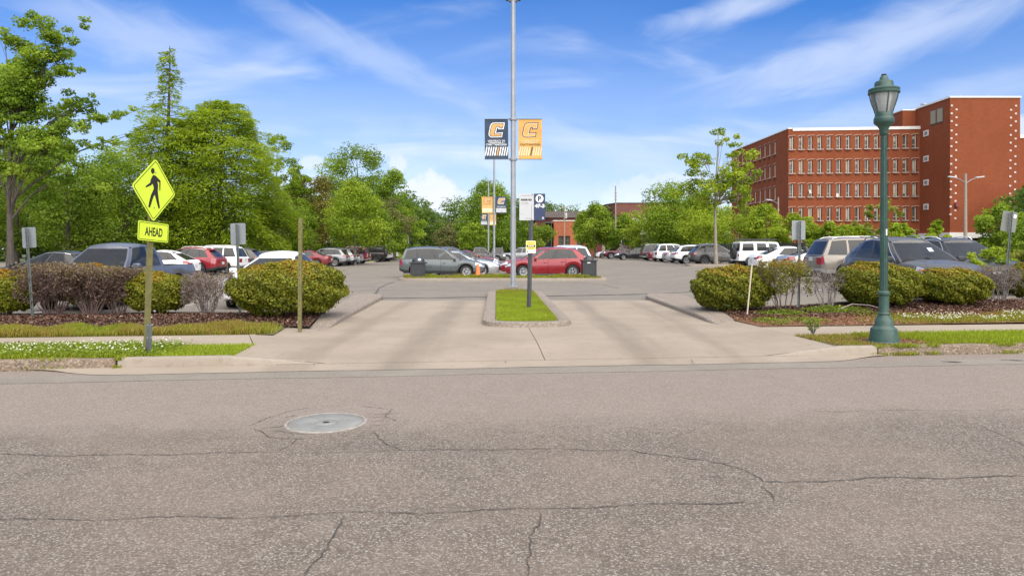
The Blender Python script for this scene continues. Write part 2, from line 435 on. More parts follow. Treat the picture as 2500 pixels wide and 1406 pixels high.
M['road'] = mat_asphalt('coarse street asphalt', (0.100, 0.084, 0.072),
    [(0.0, (0.11, 0.092, 0.080)), (0.40, (0.19, 0.158, 0.135)), (0.70, (0.28, 0.235, 0.205)), (0.90, (0.40, 0.345, 0.305)), (1.0, (0.58, 0.52, 0.47))],
    (0.235, 0.188, 0.152), 85, (0.245, 0.21, 0.18), 0.30,
    [(0.0, (0.20, 0.163, 0.135)), (0.5, (0.275, 0.228, 0.19)), (0.85, (0.36, 0.305, 0.26)), (1.0, (0.50, 0.43, 0.37))])
M['roadtan'] = mat_asphalt('sun bleached tan asphalt', (0.135, 0.108, 0.090),
    [(0.0, (0.16, 0.13, 0.11)), (0.5, (0.25, 0.20, 0.165)), (0.85, (0.34, 0.28, 0.235)), (1.0, (0.48, 0.42, 0.37))],
    (0.25, 0.195, 0.155), 95, (0.29, 0.24, 0.20), 0.35)
M['patch'] = mat_asphalt('grey asphalt patch', (0.185, 0.163, 0.142),
    [(0.0, (0.19, 0.168, 0.148)), (0.6, (0.245, 0.218, 0.193)), (1.0, (0.36, 0.335, 0.31))], (0.26, 0.235, 0.205), 120, (0.29, 0.265, 0.235), 0.5)
M['lot'] = mat_asphalt('worn parking lot asphalt', (0.165, 0.148, 0.13),
    [(0.0, (0.17, 0.152, 0.135)), (0.6, (0.225, 0.203, 0.18)), (1.0, (0.32, 0.29, 0.26))], (0.26, 0.225, 0.19), 90, (0.27, 0.245, 0.215), 0.35)

def mat_concrete(name, a, b_, speck=0.0, stain=0.35, tracks=False):
    a = (a[0] * 0.77, a[1] * 0.75, a[2] * 0.72); b_ = (b_[0] * 0.77, b_[1] * 0.75, b_[2] * 0.72)
    m, t, b, o = new_mat(name)
    p = worldco(t)
    big = noise(t, p, 0.7, 6, 0.6); fine = noise(t, p, 60, 3, 0.6); mid = noise(t, p, 6, 5, 0.65)
    c = ramp(t, big, [(0.32, a), (0.68, b_)])
    c = mixc(t, mrange(t, mid, 0.5, 0.75, 0, stain), c, tuple(x * 0.62 for x in a))
    c = mixc(t, mrange(t, fine, 0.45, 0.7, 0, 0.22), c, tuple(x * 1.25 for x in b_))
    if tracks:                                          # tyre-worn lanes
        s = t.nodes.new('ShaderNodeSeparateXYZ'); t.links.new(p, s.inputs[0])
        wob = noise(t, scaled(t, p, (1, 0.12, 1)), 1.6, 4, 0.6)
        w2 = t.nodes.new('ShaderNodeMath'); w2.operation = 'MULTIPLY_ADD'; w2.inputs[1].default_value = 1.1; w2.inputs[2].default_value = -0.55
        t.links.new(wob, w2.inputs[0])
        ax = t.nodes.new('ShaderNodeMath'); ax.operation = 'ADD'; t.links.new(s.outputs['X'], ax.inputs[0]); t.links.new(w2.outputs[0], ax.inputs[1])
        for xc, wd, k in ((-3.05, 0.42, 0.30), (-1.55, 0.5, 0.40), (2.0, 0.5, 0.40), (3.45, 0.45, 0.30)):
            d = t.nodes.new('ShaderNodeMath'); d.operation = 'SUBTRACT'; t.links.new(ax.outputs[0], d.inputs[0]); d.inputs[1].default_value = xc
            a2 = t.nodes.new('ShaderNodeMath'); a2.operation = 'ABSOLUTE'; t.links.new(d.outputs[0], a2.inputs[0])
            c = mixc(t, mrange(t, a2.outputs[0], wd, 0.0, 0, k), c, tuple(x * 0.52 for x in a))
    if speck:
        vo = t.nodes.new('ShaderNodeTexVoronoi'); vo.inputs['Scale'].default_value = 42; t.links.new(p, vo.inputs['Vector'])
        rr = t.nodes.new('ShaderNodeSeparateColor'); t.links.new(vo.outputs['Color'], rr.inputs[0])
        peb = ramp(t, rr.outputs[0], [(0, tuple(x * 0.35 for x in a)), (0.4, a), (0.7, (a[0], a[1] * 0.85, a[2] * 0.75)), (1, tuple(min(1, x * 1.35) for x in b_))])
        c = mixc(t, speck, c, peb)
        bump(t, vo.outputs['Distance'], b, 0.6, -0.012)
    else:
        bump(t, fine, b, 0.18, 0.004)
    t.links.new(c, b.inputs['Base Color']); b.inputs['Roughness'].default_value = 0.85; b.inputs['Specular IOR Level'].default_value = 0.25
    return m
M['drive'] = mat_concrete('driveway concrete', (0.325, 0.275, 0.223), (0.405, 0.345, 0.282), 0, 0.28, True)
M['walk'] = mat_concrete('sidewalk concrete', (0.35, 0.295, 0.235), (0.43, 0.37, 0.30), 0, 0.25)
M['kerb'] = mat_concrete('kerb concrete', (0.33, 0.285, 0.235), (0.42, 0.37, 0.315), 0.0, 0.4)
M['oldkerb'] = mat_concrete('old pebbly kerb concrete', (0.25, 0.20, 0.155), (0.34, 0.285, 0.23), 0.75, 0.6)
M['medkerb'] = mat_concrete('exposed aggregate kerb', (0.30, 0.262, 0.226), (0.375, 0.332, 0.29), 0.55, 0.35)
M['crack'] = plain('crack shadow filler', (0.060, 0.052, 0.046), 0.95, 0, 0.4, 25)

def mat_soil(name, a, b_, c_):
    m, t, b, o = new_mat(name); p = worldco(t)
    c = ramp(t, noise(t, p, 24, 6, 0.7), [(0.3, a), (0.5, b_), (0.72, c_)])
    c = mixc(t, mrange(t, noise(t, p, 1.1, 4), 0.4, 0.7, 0, 0.4), c, tuple(x * 0.6 for x in a))
    t.links.new(c, b.inputs['Base Color']); b.inputs['Roughness'].default_value = 0.95
    bump(t, noise(t, p, 40, 5, 0.7), b, 0.8, 0.03)
    return m
M['mulch'] = mat_soil('bark mulch', (0.050, 0.026, 0.018), (0.10, 0.052, 0.035), (0.19, 0.11, 0.08))
M['soil'] = mat_soil('grassy soil', (0.06, 0.058, 0.022), (0.11, 0.105, 0.030), (0.17, 0.13, 0.06))
M['straw'] = mat_soil('pine straw litter', (0.13, 0.058, 0.026), (0.22, 0.105, 0.05), (0.32, 0.19, 0.11))
M['field'] = mat_soil('far ground', (0.05, 0.06, 0.02), (0.075, 0.095, 0.026), (0.10, 0.10, 0.045))

def struct(o): o['kind'] = 'structure'; return o
def sheet(name, xs, ys, zf, mat, parent=None):
    X, Yg = np.meshgrid(xs, ys); Z = zf(X, Yg) + 0 * X
    v = np.stack([X, Yg, Z], -1).reshape(-1, 3); nx = len(xs)
    f = [(j * nx + i, j * nx + i + 1, (j + 1) * nx + i + 1, (j + 1) * nx + i) for j in range(len(ys) - 1) for i in range(nx - 1)]
    me = bpy.data.meshes.new(name); me.from_pydata(v.tolist(), [], f); me.materials.append(mat)
    return link(name, me, parent)
def ustrip(name, u0f, u1f, v0f, v1f, zf, mat, nu=40, nv=6, parent=None, kind='structure', curve=None):
    """strip of ground in street coordinates; zf(x, y, u, v)"""
    vs, fs = [], []
    for i in range(nu + 1):
        for j in range(nv + 1):
            q0 = u0f(0) if callable(u0f) else u0f; q1 = u1f(0) if callable(u1f) else u1f; u = q0 + (q1 - q0) * i / nu
            a = v0f(u) if callable(v0f) else v0f; b = v1f(u) if callable(v1f) else v1f; v = a + (b - a) * j / nv
            q0 = u0f(v) if callable(u0f) else u0f; q1 = u1f(v) if callable(u1f) else u1f; u = q0 + (q1 - q0) * i / nu
            p = st(u, v); vs.append((p.x, p.y, float(zf(p.x, p.y, u, v))))
    for i in range(nu):
        for j in range(nv): k = i * (nv + 1) + j; fs.append((k, k + nv + 1, k + nv + 2, k + 1))
    me = bpy.data.meshes.new(name); me.from_pydata(vs, [], fs); me.materials.append(mat)
    me.polygons.foreach_set('use_smooth', [True] * len(me.polygons))
    o = link(name, me, parent)
    if kind and not parent: o['kind'] = kind
    return o

far = [-1500, -600, -250, -120, -70, -40]
xs = far + list(np.arange(-30, 41, 2.0)) + [50, 70, 120, 250, 600, 1500]
ys = [-400, -120, -50, -20, -8, 0, 6, 8] + list(np.arange(10, 61, 2.5)) + [70, 90, 130, 200, 320, 600, 1500]
struct(sheet('ground', xs, ys, lambda x, y: lotz(x, y) - 0.17, M['field']))
# the street: one asphalt sheet with a gentle crown, and bands laid on it
def roadz(x, y, u, v): return ROADZ - 0.0
road = ustrip('road', -60, 60, -13.0, -0.02, roadz, M['road'], 60, 6)
def wav(u, s, a): return a * (math.sin(u * 1.7 + s) + 0.6 * math.sin(u * 4.3 + 2 * s))
0 and ustrip('road_band', -60, 60, lambda u: -3.05 + wav(u, 1.0, 0.05) + 0.05 * u * 0.2, -0.92, lambda x, y, u, v: ROADZ + 0.004, M['roadtan'], 160, 2, road)
ustrip('road_patch', -60, 60, lambda u: -0.93 + wav(u, 2.0, 0.015), lambda u: -0.47 + wav(u, 0.3, 0.012), lambda x, y, u, v: ROADZ + 0.003, M['patch'], 200, 2, road)
# concrete gutter along the driveway mouth
ustrip('gutter', -6.6, 5.75, lambda u: -0.46 + wav(u, 0.3, 0.012) + 0.44 * float(sstep(-5.4, -6.6, u)) + 0.40 * float(sstep(4.6, 5.75, u)), 0.0, lambda x, y, u, v: ROADZ + 0.006 + 0.016 * sstep(-0.3, 0, v), M['drive'], 60, 3, road)

# parking lot
nx0 = list(np.arange(-46, 33, 1.0))
def lot_front(x): return 0
lotz_f = lambda x, y: lotz(x, y) - 0.006
struct(sheet('parking_lot', [-60, -52] + nx0 + [36, 44], list(np.arange(12.5, 60, 1.5)) + [64, 70, 78, 88, 100, 116], lotz_f, M['lot']))

# ---- driveway: slabs with open joints, rising slightly from the gutter to the lot
DL = lambda y: -3.60 - 0.055 * (y - 13.3)
DR = lambda y: 4.22 + 0.0 * y
drive = struct(empty('driveway', (0, 0, 0)))
def slab(name, poly, zf, mat, parent, t=0.10):
    """paving slab with real thickness and slightly rounded look; poly is ccw in x,y"""
    n = len(poly)
    vs = [(p[0], p[1], float(zf(p[0], p[1]))) for p in poly] + [(p[0], p[1], float(zf(p[0], p[1])) - t) for p in poly]
    fs = [tuple(range(n)), tuple(range(2 * n - 1, n - 1, -1))] + [(i, n + i, n + (i + 1) % n, (i + 1) % n) for i in range(n)]
    me = bpy.data.meshes.new(name); me.from_pydata(vs, [], fs); me.materials.append(mat)
    return link(name, me, parent)
def drz(x, y):
    u, v = uv_of(x, y)
    return ROADZ + 0.024 + (0.036 + 0.012) * float(sstep(0.0, 1.5, v)) + 0.006
def subdiv(a, b, n): return [(a[0] + (b[0] - a[0]) * i / n, a[1] + (b[1] - a[1]) * i / n) for i in range(n)]
def dslab(corners, nseg=6):
    poly = []
    for i in range(len(corners)): poly += subdiv(corners[i], corners[(i + 1) % len(corners)], nseg)
    # grid-free: triangulated fan is fine, the slope only changes near the gutter
    bm = bmesh.new(); vs = [bm.verts.new((p[0], p[1], drz(p[0], p[1]))) for p in poly]
    f = bm.faces.new(vs)
    r = bmesh.ops.extrude_face_region(bm, geom=[f])
    for e in r['geom']:
        if isinstance(e, bmesh.types.BMVert): e.co.z -= 0.0
    for v in vs: v.co.z -= 0.12
    bmesh.ops.recalc_face_normals(bm, faces=bm.faces[:])
    me = bpy.data.meshes.new('concrete_slab'); bm.to_mesh(me); bm.free(); me.materials.append(M['drive'])
    return link('concrete_slab', me, drive)
g = 0.007
def sx(u, v): p = st(u, v); return (p.x, p.y)
# apron between the gutter and the sidewalk line (two slabs, joint running slightly askew)
jb, jt = ground(1325, 873).xy, ground(1291, 806).xy
aL0, aR0 = sx(-4.15, 0.004), sx(5.0, 0.004)
mid_f = (jb[0] + 0.01, K0 + jb[0] * math.tan(ANG) + 0.005)
yA = 13.45
for (q0, q1, q2) in ((0.0, 0.75, 1.5),):
    pass
def apron_z_ok(): return True
def jx(y): return 0.485 + (0.335 - 0.485) * (y - 10.03) / (13.62 - 10.03)
for sd_ in (-1, 1):
    for v0, v1 in ((0.004, 0.9), (0.9, 1.85)):
        ya, yb = K0 + jx(10) * math.tan(ANG) + v0, K0 + jx(11) * math.tan(ANG) + v1
        pa, pb = (jx(ya) + sd_ * .006, ya), (jx(yb) + sd_ * .006, yb)
        if sd_ < 0: dslab([sx(-3.35 if v0 < .5 else -3.5, v0), pa, pb, sx(-3.5 if v0 < .5 else -3.6, v1)], 4)
        else: dslab([pa, sx(4.5, v0), sx(4.6, v1), pb], 4)
    yb2 = yb + .007
    if sd_ < 0: dslab([sx(-3.6, 1.857), (jx(yb2) - .006, yb2), (0.33, 13.62), (DL(13.5) - 0.25, 13.2)])
    else: dslab([(jx(yb2) + .006, yb2), sx(4.62, 1.857), (DR(0) + 0.25, 14.2), (0.342, 13.62)])
dslab([(DL(13.5) - 0.25, 13.21), (0.33, 13.63), (0.33, 20.9), (DL(20.9) - 0.25, 20.9)])
dslab([(0.345, 13.63), (DR(0) + 0.25, 14.21), (DR(0) + 0.25, 20.9), (0.345, 20.9)])
# tar seam and worn strip where concrete meets the lot
def ribbon(pts, w, z, mat, name, parent, jit=0.0, seg=0.12):
    """thin jagged strip following points (x, y)"""
    P = [Vector((p[0], p[1], 0)) for p in pts]; out = []
    for a, b in zip(P[:-1], P[1:]):
        k = max(1, int((b - a).length / seg))
        for i in range(k): out.append(a.lerp(b, i / k))
    out.append(P[-1]); vs, fs = [], []
    ph = random.random() * 9
    for i, p in enumerate(out):
        d = (out[min(i + 1, len(out) - 1)] - out[max(i - 1, 0)]).normalized(); nrm = Vector((-d.y, d.x, 0))
        off = random.uniform(-jit, jit) + jit * 1.5 * math.sin(i * 0.35 + ph)
        ww = w * random.uniform(0.30, 1.0)
        if i in (0, len(out) - 1): ww *= 0.3
        for s in (-1, 1):
            q = p + nrm * (off + s * ww / 2); zz = z(q.x, q.y) if callable(z) else z
            vs.append((q.x, q.y, float(zz)))
    fs = [(2 * i, 2 * i + 2, 2 * i + 3, 2 * i + 1) for i in range(len(out) - 1)]
    me = bpy.data.meshes.new(name); me.from_pydata(vs, [], fs); me.materials.append(mat)
    return link(name, me, parent)
lot = bpy.data.objects['parking_lot']
lz = lambda x, y: lotz(x, y) + 0.003
M['tar'] = plain('old tar seam', (0.060, 0.056, 0.050), 0.8, 0, 0.3, 9)
ribbon([(-4.35, 22.0), (-2, 22.35), (0, 22.75), (2, 23.3), (4.6, 24.0), (6.5, 24.3)], 0.26, lz, M['tar'], 'tar_seam', lot, 0.015, 0.3)
ribbon([(-4.3, 22.3), (-4.9, 24.5), (-5.4, 27.5), (-5.7, 33.0)], 0.07, lz, M['tar'], 'tar_seam', lot, 0.02, 0.4)
ribbon([(4.4, 27.5), (4.0, 30), (2.9, 33.2)], 0.05, lz, M['tar'], 'tar_seam', lot, 0.03, 0.4)
slabp = [(DL(20.9) - 0.25, 20.912), (4.47, 20.912), (4.55, 21.7), (-4.3, 21.6)]
M['worn'] = mat_concrete('worn asphalt strip', (0.21, 0.19, 0.165), (0.27, 0.245, 0.215), 0, 0.4)
slab('worn_strip', slabp, lambda x, y: 0.001, M['worn'], lot, 0.05)

# cracks in the street (pixel tracks of the photo put down on the road surface)
def rg(px, py): p = ground(px, py, ROADZ); return (p.x, p.y)
cr = lambda pts, w, j=0.012: ribbon([rg(*p) for p in pts], w * .8, ROADZ + 0.006, M['crack'], 'crack', road, j, 0.05)
cr([(-40, 1109), (150, 1112), (320, 1111), (560, 1106), (670, 1104)], 0.014)
cr([(670, 1104), (700, 1088), (725, 1070)], 0.010)
cr([(730, 1108), (860, 1103), (985, 1101)], 0.007)
cr([(905, 1056), (930, 1072), (960, 1088), (990, 1101)], 0.014)
cr([(990, 1101), (1200, 1097), (1400, 1097), (1535, 1099)], 0.016)
cr([(1535, 1099), (1570, 1108), (1660, 1116), (1715, 1121), (1765, 1132), (1815, 1149), (1845, 1163), (1862, 1176), (1900, 1178), (1990, 1174), (2150, 1168), (2350, 1166), (2520, 1163)], 0.018)
cr([(1855, 1188), (1872, 1205), (1885, 1228)], 0.014)
cr([(1700, 1163), (1780, 1169), (1858, 1172)], 0.008)
cr([(-40, 1271), (130, 1269), (280, 1267), (430, 1264), (560, 1264), (700, 1259), (842, 1254)], 0.013)
cr([(842, 1254), (1000, 1251), (1200, 1247), (1310, 1242), (1500, 1236), (1650, 1231), (1830, 1226)], 0.014)
cr([(838, 1258), (818, 1290), (800, 1330), (788, 1360), (768, 1385), (750, 1410)], 0.016)
cr([(1312, 1250), (1315, 1275), (1300, 1310), (1302, 1345), (1288, 1375), (1283, 1412)], 0.014)
cr([(1990, 1006), (2100, 1003), (2250, 1001), (2400, 1003), (2510, 998)], 0.010)
cr([(2400, 1040), (2440, 1060), (2500, 1090), (2560, 1110)], 0.012)
for pts in ([(608, 1046), (640, 1055), (660, 1066), (700, 1071), (745, 1070)], [(610, 1040), (650, 1020), (700, 1005), (760, 995)], [(640, 1045), (680, 1042), (700, 1036)],
            [(890, 1010), (930, 1012), (975, 1010)], [(895, 1020), (940, 1018), (965, 1028)], [(905, 1028), (950, 1026)], [(930, 1025), (955, 1003), (965, 998)], [(690, 1020), (725, 1012)], [(880, 992), (930, 997), (950, 1000)],
            [(905, 1036), (940, 1037)], [(660, 1052), (720, 1058), (770, 1058)]):
    cr(pts, 0.012, 0.012)
ustrip_oil = [rg(2290, 882), rg(2350, 885)]
M['oil'] = plain('old oil stain', (0.085, 0.075, 0.068), 0.8, 0, 0.25, 12)
for pts, w in (([(2295, 883), (2350, 885)], 0.10), ([(2440, 879), (2500, 881)], 0.08), ([(1560, 897), (1575, 896)], 0.03)):
    ribbon([rg(*p) for p in pts], w, ROADZ + 0.012, M['oil'], 'stain', road, 0.01, 0.08)
jv = lambda px, py: (lambda p: (p.x, p.y))(ground(px, py, -0.03))
for pts in ([(766, 895), (772, 884)], [(1233, 890), (1235, 878)], [(1688, 882), (1696, 893)]):
    ribbon([rg(*p) for p in pts], 0.012, ROADZ + 0.03, M['crack'], 'crack', road, 0.004, 0.04)

# manhole
mh = rg(796, 1031)
man = empty('manhole_cover', (mh[0], mh[1], ROADZ), 0.1, 'round grey iron manhole cover with central hole, sunk in the cracked street', 'manhole cover')
b = MB(); b.lathe([(0.352, 0.004), (0.354, 0.0075), (0.378, 0.008), (0.386, 0.002), (0.386, -0.06), (0.352, -0.06), (0.352, 0.004)], n=56, cap=False); b.build('ring', M['ironring'], man, 40)
b = MB(); b.lathe([(0.343, -0.05), (0.343, -0.004), (0.337, 0.001), (0.115, 0.002), (0.108, -0.002), (0.100, 0.002), (0.034, 0.003), (0.030, -0.01)], n=56, cap=True); lid = b.build('lid', M['iron'], man, 40)
b = MB(); b.lathe([(0.031, -0.002), (0.0295, 0.0042), (0.001, 0.0045)], n=20); b.build('pick_hole', M['dark'], lid)
for a0 in (0.5, 2.2, 4.1):
    b = MB(); b.box((0.22 * math.cos(a0), 0.22 * math.sin(a0), 0.0022), (0.20, 0.006, 0.003), a0); b.build('rib', M['ironring'], lid)

# ---- kerbs: swept profiles with varying height
def kerb_sweep(name, path, hf, w, mat, nose=0.03, jit=0.0, z0=ROADZ - 0.06, inner=None):
    """path: (x,y) points, kerb top lies to the LEFT of travel; hf(i)->top z. returns object"""
    P = [Vector((p[0], p[1], 0)) for p in path]; n = len(P); vs, fs = [], []
    for i in range(n):
        d = (P[min(i + 1, n - 1)] - P[max(i - 1, 0)]).normalized(); nl = Vector((-d.y, d.x, 0))
        h = hf(i / (n - 1)); q = P[i] + nl * random.uniform(-jit, jit); h += random.uniform(-jit, jit) * 0.7
        hh = max(h, z0 + 0.02); ns = min(nose, (hh - z0) * 0.4)
        prof = [(0.0, z0), (0.012, hh - ns), (ns * 0.5, hh - ns * 0.25), (ns * 1.3, hh), (w - 0.02, hh + 0.002), (w, hh - 0.015), (w, z0)]
        for o_, z in prof: vs.append((q.x + nl.x * o_, q.y + nl.y * o_, z))
    k = 7
    for i in range(n - 1):
        for j in range(k - 1): fs.append((i * k + j, (i + 1) * k + j, (i + 1) * k + j + 1, i * k + j + 1))
    fs += [tuple(range(k - 1, -1, -1)), tuple((n - 1) * k + j for j in range(k))]
    me = bpy.data.meshes.new(name); me.from_pydata(vs, [], fs); me.materials.append(mat)
    me.polygons.foreach_set('use_smooth', [True] * len(me.polygons)); me.set_sharp_from_angle(angle=R(50))
    return struct(link(name, me))
def upath(u0, u1, n, v=0.0): return [sx(u0 + (u1 - u0) * i / n, v) for i in range(n + 1)]
uC = uv_of(*rg(297, 897))[0]                             # joint between old and newer kerb
KT = 0.075
kerb_sweep('kerb', upath(-40, uC - 0.03, 170), lambda s: KT + 0.005, 0.17, M['oldkerb'], 0.045, 0.009)
kerb_sweep('kerb', upath(uC, -2.75, 60), lambda s: KT + 0.012 - 0.112 * float(np.clip((uC + (-2.75 - uC) * s + 4.05) / 1.3, 0, 1)), 0.17, M['kerb'], 0.05, 0.001)
uD = uv_of(*rg(2140, 868))[0]
kerb_sweep('kerb', upath(3.2, uD, 60), lambda s: -0.045 + 0.130 * float(np.clip((3.2 + (uD - 3.2) * s - 3.75) / 1.4, 0, 1)), 0.17, M['kerb'], 0.05, 0.001)
kerb_sweep('kerb', upath(uD + 0.02, 40, 170), lambda s: KT + 0.008, 0.18, M['oldkerb'], 0.05, 0.011)

# ---- verge, sidewalk, beds
def vergez(x, y, u, v): return KT - 0.012
ustrip('verge', -40, -3.98, 0.165, 1.268, lambda x, y, u, v: KT - 0.012 + 0 * u, M['soil'], 60, 3)
ustrip('verge', 5.12, 40, 0.175, 1.428, lambda x, y, u, v: KT - 0.012 + 0 * u, M['soil'], 60, 3)
swalk = struct(empty('sidewalk'))
def walkslab(u0, u1, v0, v1, z=KT, skew=0.0):
    poly = [sx(u0, v0), sx(u1 + skew, v0), sx(u1, v1), sx(u0, v1)]
    return slab('paving_slab', poly, lambda x, y: z, M['walk'], swalk, 0.12)
uu = -4.42
sw = [-4.42, -5.75, -7.3, -8.85, -10.4, -12.0, -13.6, -15.2, -18, -24, -40]
for a, b_ in zip(sw[1:], sw[:-1]): walkslab(a + 0.006, b_ - 0.006, 1.27, 2.62, KT - random.uniform(0, 0.006), 0.43 if b_ == -4.42 else 0)
sw = [5.15, 6.3, 7.55, 9.0, 10.5, 12.0, 13.6, 16, 20, 40]
for a, b_ in zip(sw[:-1], sw[1:]): walkslab(a + 0.006, b_ - 0.006, 1.43, 2.80, KT - random.uniform(0, 0.008))
# sloping flares from the sidewalk down to the driveway
def flare(pts):
    me = fill_mesh('flare', [pts], M['drive']); return link('flare', me, swalk)
zA = ROADZ + 0.03
def sp(u, v, z): p = st(u, v, z); return (p.x, p.y, z)
def dzv(u, v): p = st(u, v); return drz(p.x, p.y) + .001
flare([sp(-3.98, 0.10, KT - 0.006), sp(-2.6, 0.02, dzv(-2.6, .03) - .004), sp(-3.2, 1.27, dzv(-3.2, 1.27)), sp(-3.98, 1.27, KT)])
flare([sp(-3.98, 1.271, KT), sp(-3.2, 1.271, dzv(-3.2, 1.27)), sp(-3.45, 2.62, dzv(-3.45, 2.6)), sp(-4.42, 2.62, KT)])
flare([sp(-4.42, 2.621, KT), sp(-3.45, 2.621, dzv(-3.45, 2.6)), sp(-3.35, 3.7, 0.014), sp(-4.0, 3.7, KT)])
flare([sp(3.8, 0.02, dzv(3.8, .03) - .004), sp(5.12, 0.10, KT - 0.006), sp(5.12, 1.43, KT), sp(4.4, 1.43, dzv(4.4, 1.43))])
flare([sp(4.4, 1.431, dzv(4.4, 1.43)), sp(5.15, 1.431, KT), sp(5.15, 2.8, KT), sp(4.55, 2.8, dzv(4.5, 2.8))])
flare([sp(4.55, 2.801, dzv(4.5, 2.8)), sp(5.15, 2.801, KT), sp(5.35, 3.9, KT + .01), sp(4.62, 3.9, 0.015)])
# planted beds behind the sidewalk
UL = lambda v: ((-3.92 - 0.13 * (K0 - .4 + v - 13.15) - .02) + v * UY) / UX
UR = lambda v: ((4.72 + 0.10 * (K0 + .52 + v - 14.0) - .02) + v * UY) / UX
ustrip('grass_bed', -40, lambda v: min(-4.0, UL(v)), 2.62, 3.75, lambda x, y, u, v: KT - 0.006 + 0.02 * sstep(2.7, 3.2, v), M['soil'], 50, 4)
ustrip('mulch_bed', -40, UL, 3.745, 6.6, lambda x, y, u, v: KT + 0.012 + 0.05 * sstep(3.7, 4.6, v) * sstep(6.6, 5.6, v), M['mulch'], 70, 8)
ustrip('straw_bed', lambda v: max(UR(v), 5.16 if v < 3.9 else 0), 40, 2.8, 4.4, lambda x, y, u, v: bedz(x, y) + 0.012, M['straw'], 60, 6)
ustrip('mulch_bed', UR, 40, 4.39, 6.05, lambda x, y, u, v: bedz(x, y) + 0.03 + 0.03 * sstep(4.4, 5.2, v), M['mulch'], 60, 8)
# low kerb between beds and lot
kerb_sweep('kerb', [sx(-40 + 35.6 * i / 40, 6.62) for i in range(41)], lambda s: KT + 0.05, 0.15, M['kerb'], 0.03, 0.003, -0.1)
kerb_sweep('kerb', [(lambda p: (p.x, p.y))(st(5.3 + 30 * i / 40, 6.07)) for i in range(41)], lambda s: 0.17 + 0.17 * float(sstep(0, 0.2, s)), 0.15, M['kerb'], 0.03, 0.003, -0.1)

# ---- driveway side kerbs: broad slabs flanking the throat
def flank(name, face, back, z, zf):
    """face: lower driveway-side edge points; back: outer edge points; flat slab top z with a vertical face"""
    n = len(face); vs, fs = [], []
    for (f, b_) in zip(face, back):
        h = zf(f[1]); d = Vector((b_[0] - f[0], b_[1] - f[1], 0)); L = d.length; d.normalize()
        rows = [(0.0, -0.08), (0.012, h - 0.025), (0.035, h), (min(0.30, L * 0.45), h + 0.004), (min(0.312, L * 0.46), h - 0.006), (min(0.325, L * 0.47), h + 0.004), (L, h + 0.006), (L + 0.01, -0.08)]
        for o_, zz in rows: vs.append((f[0] + d.x * o_, f[1] + d.y * o_, zz))
    k = 8
    for i in range(n - 1):
        for j in range(k - 1): fs.append((i * k + j, i * k + j + 1, (i + 1) * k + j + 1, (i + 1) * k + j))
    fs += [tuple(range(k)), tuple((n - 1) * k + j for j in range(k - 1, -1, -1))]
    me = bpy.data.meshes.new(name); me.from_pydata(vs, [], fs); me.materials.append(M['medkerb'])
    return struct(link(name, me))
ysL = [13.15, 13.35, 13.7, 14.5, 16, 18, 20, 21.2, 21.9, 22.3]
flank('kerb', [(DL(y) + (0.0 if y > 13.3 else -0.08) - (0.25 if y > 22 else 0.06 if y > 21.5 else 0), y) for y in ysL],
      [(-3.92 - 0.13 * (y - 13.15) - 0.05 + (0.35 if y > 22 else 0.08 if y > 21.5 else 0), y + 0.15) for y in ysL], 0.12, lambda y: 0.012 + 0.105 * float(sstep(13.0, 14.6, y)))
ysR = [14.05, 14.3, 14.8, 15.6, 17, 19, 20.4, 21.3, 21.9, 22.4]
flank('kerb', [(DR(0) + (0.13 if y < 14.2 else 0.04 if y < 14.6 else 0) - 0.02 + (0.25 if y > 22 else 0.08 if y > 21.5 else 0), y) for y in ysR],
      [(DR(0) + 0.50 + 0.10 * (y - 14.0) - (0.3 if y > 22 else 0), y + 0.1) for y in ysR], 0.12, lambda y: 0.012 + 0.11 * float(sstep(13.8, 15.4, y)))


# ---- median and far island: rounded planters with kerb and grass
def rounded(poly, rad, n=6):
    out = []; m = len(poly)
    for i in range(m):
        p, a, b_ = Vector(poly[i]), Vector(poly[i - 1]), Vector(poly[(i + 1) % m])
        r = rad[i] if hasattr(rad, '__len__') else rad
        da, db = (a - p).normalized(), (b_ - p).normalized()
        ang = da.angle(db); tl = min(r / math.tan(ang / 2), 0.48 * (a - p).length, 0.48 * (b_ - p).length)
        p0, p1 = p + da * tl, p + db * tl
        for k in range(n + 1):
            s = k / n; out.append(tuple((p0 * (1 - s) + p * s) * (1 - s) + (p * (1 - s) + p1 * s) * s))
    return out
def inset(poly, d):
    n = len(poly); out = []
    for i in range(n):
        a, p, b_ = Vector(poly[i - 1]), Vector(poly[i]), Vector(poly[(i + 1) % n])
        e1 = (p - a); e2 = (b_ - p)
        if e1.length < 1e-6: e1 = e2
        if e2.length < 1e-6: e2 = e1
        n1 = Vector((-e1.y, e1.x)).normalized(); n2 = Vector((-e2.y, e2.x)).normalized()
        nn = (n1 + n2); nn = nn.normalized() if nn.length > 1e-6 else n1
        k = max(0.5, nn.dot(n1)); out.append(tuple(p + nn * (d / k)))
    return out
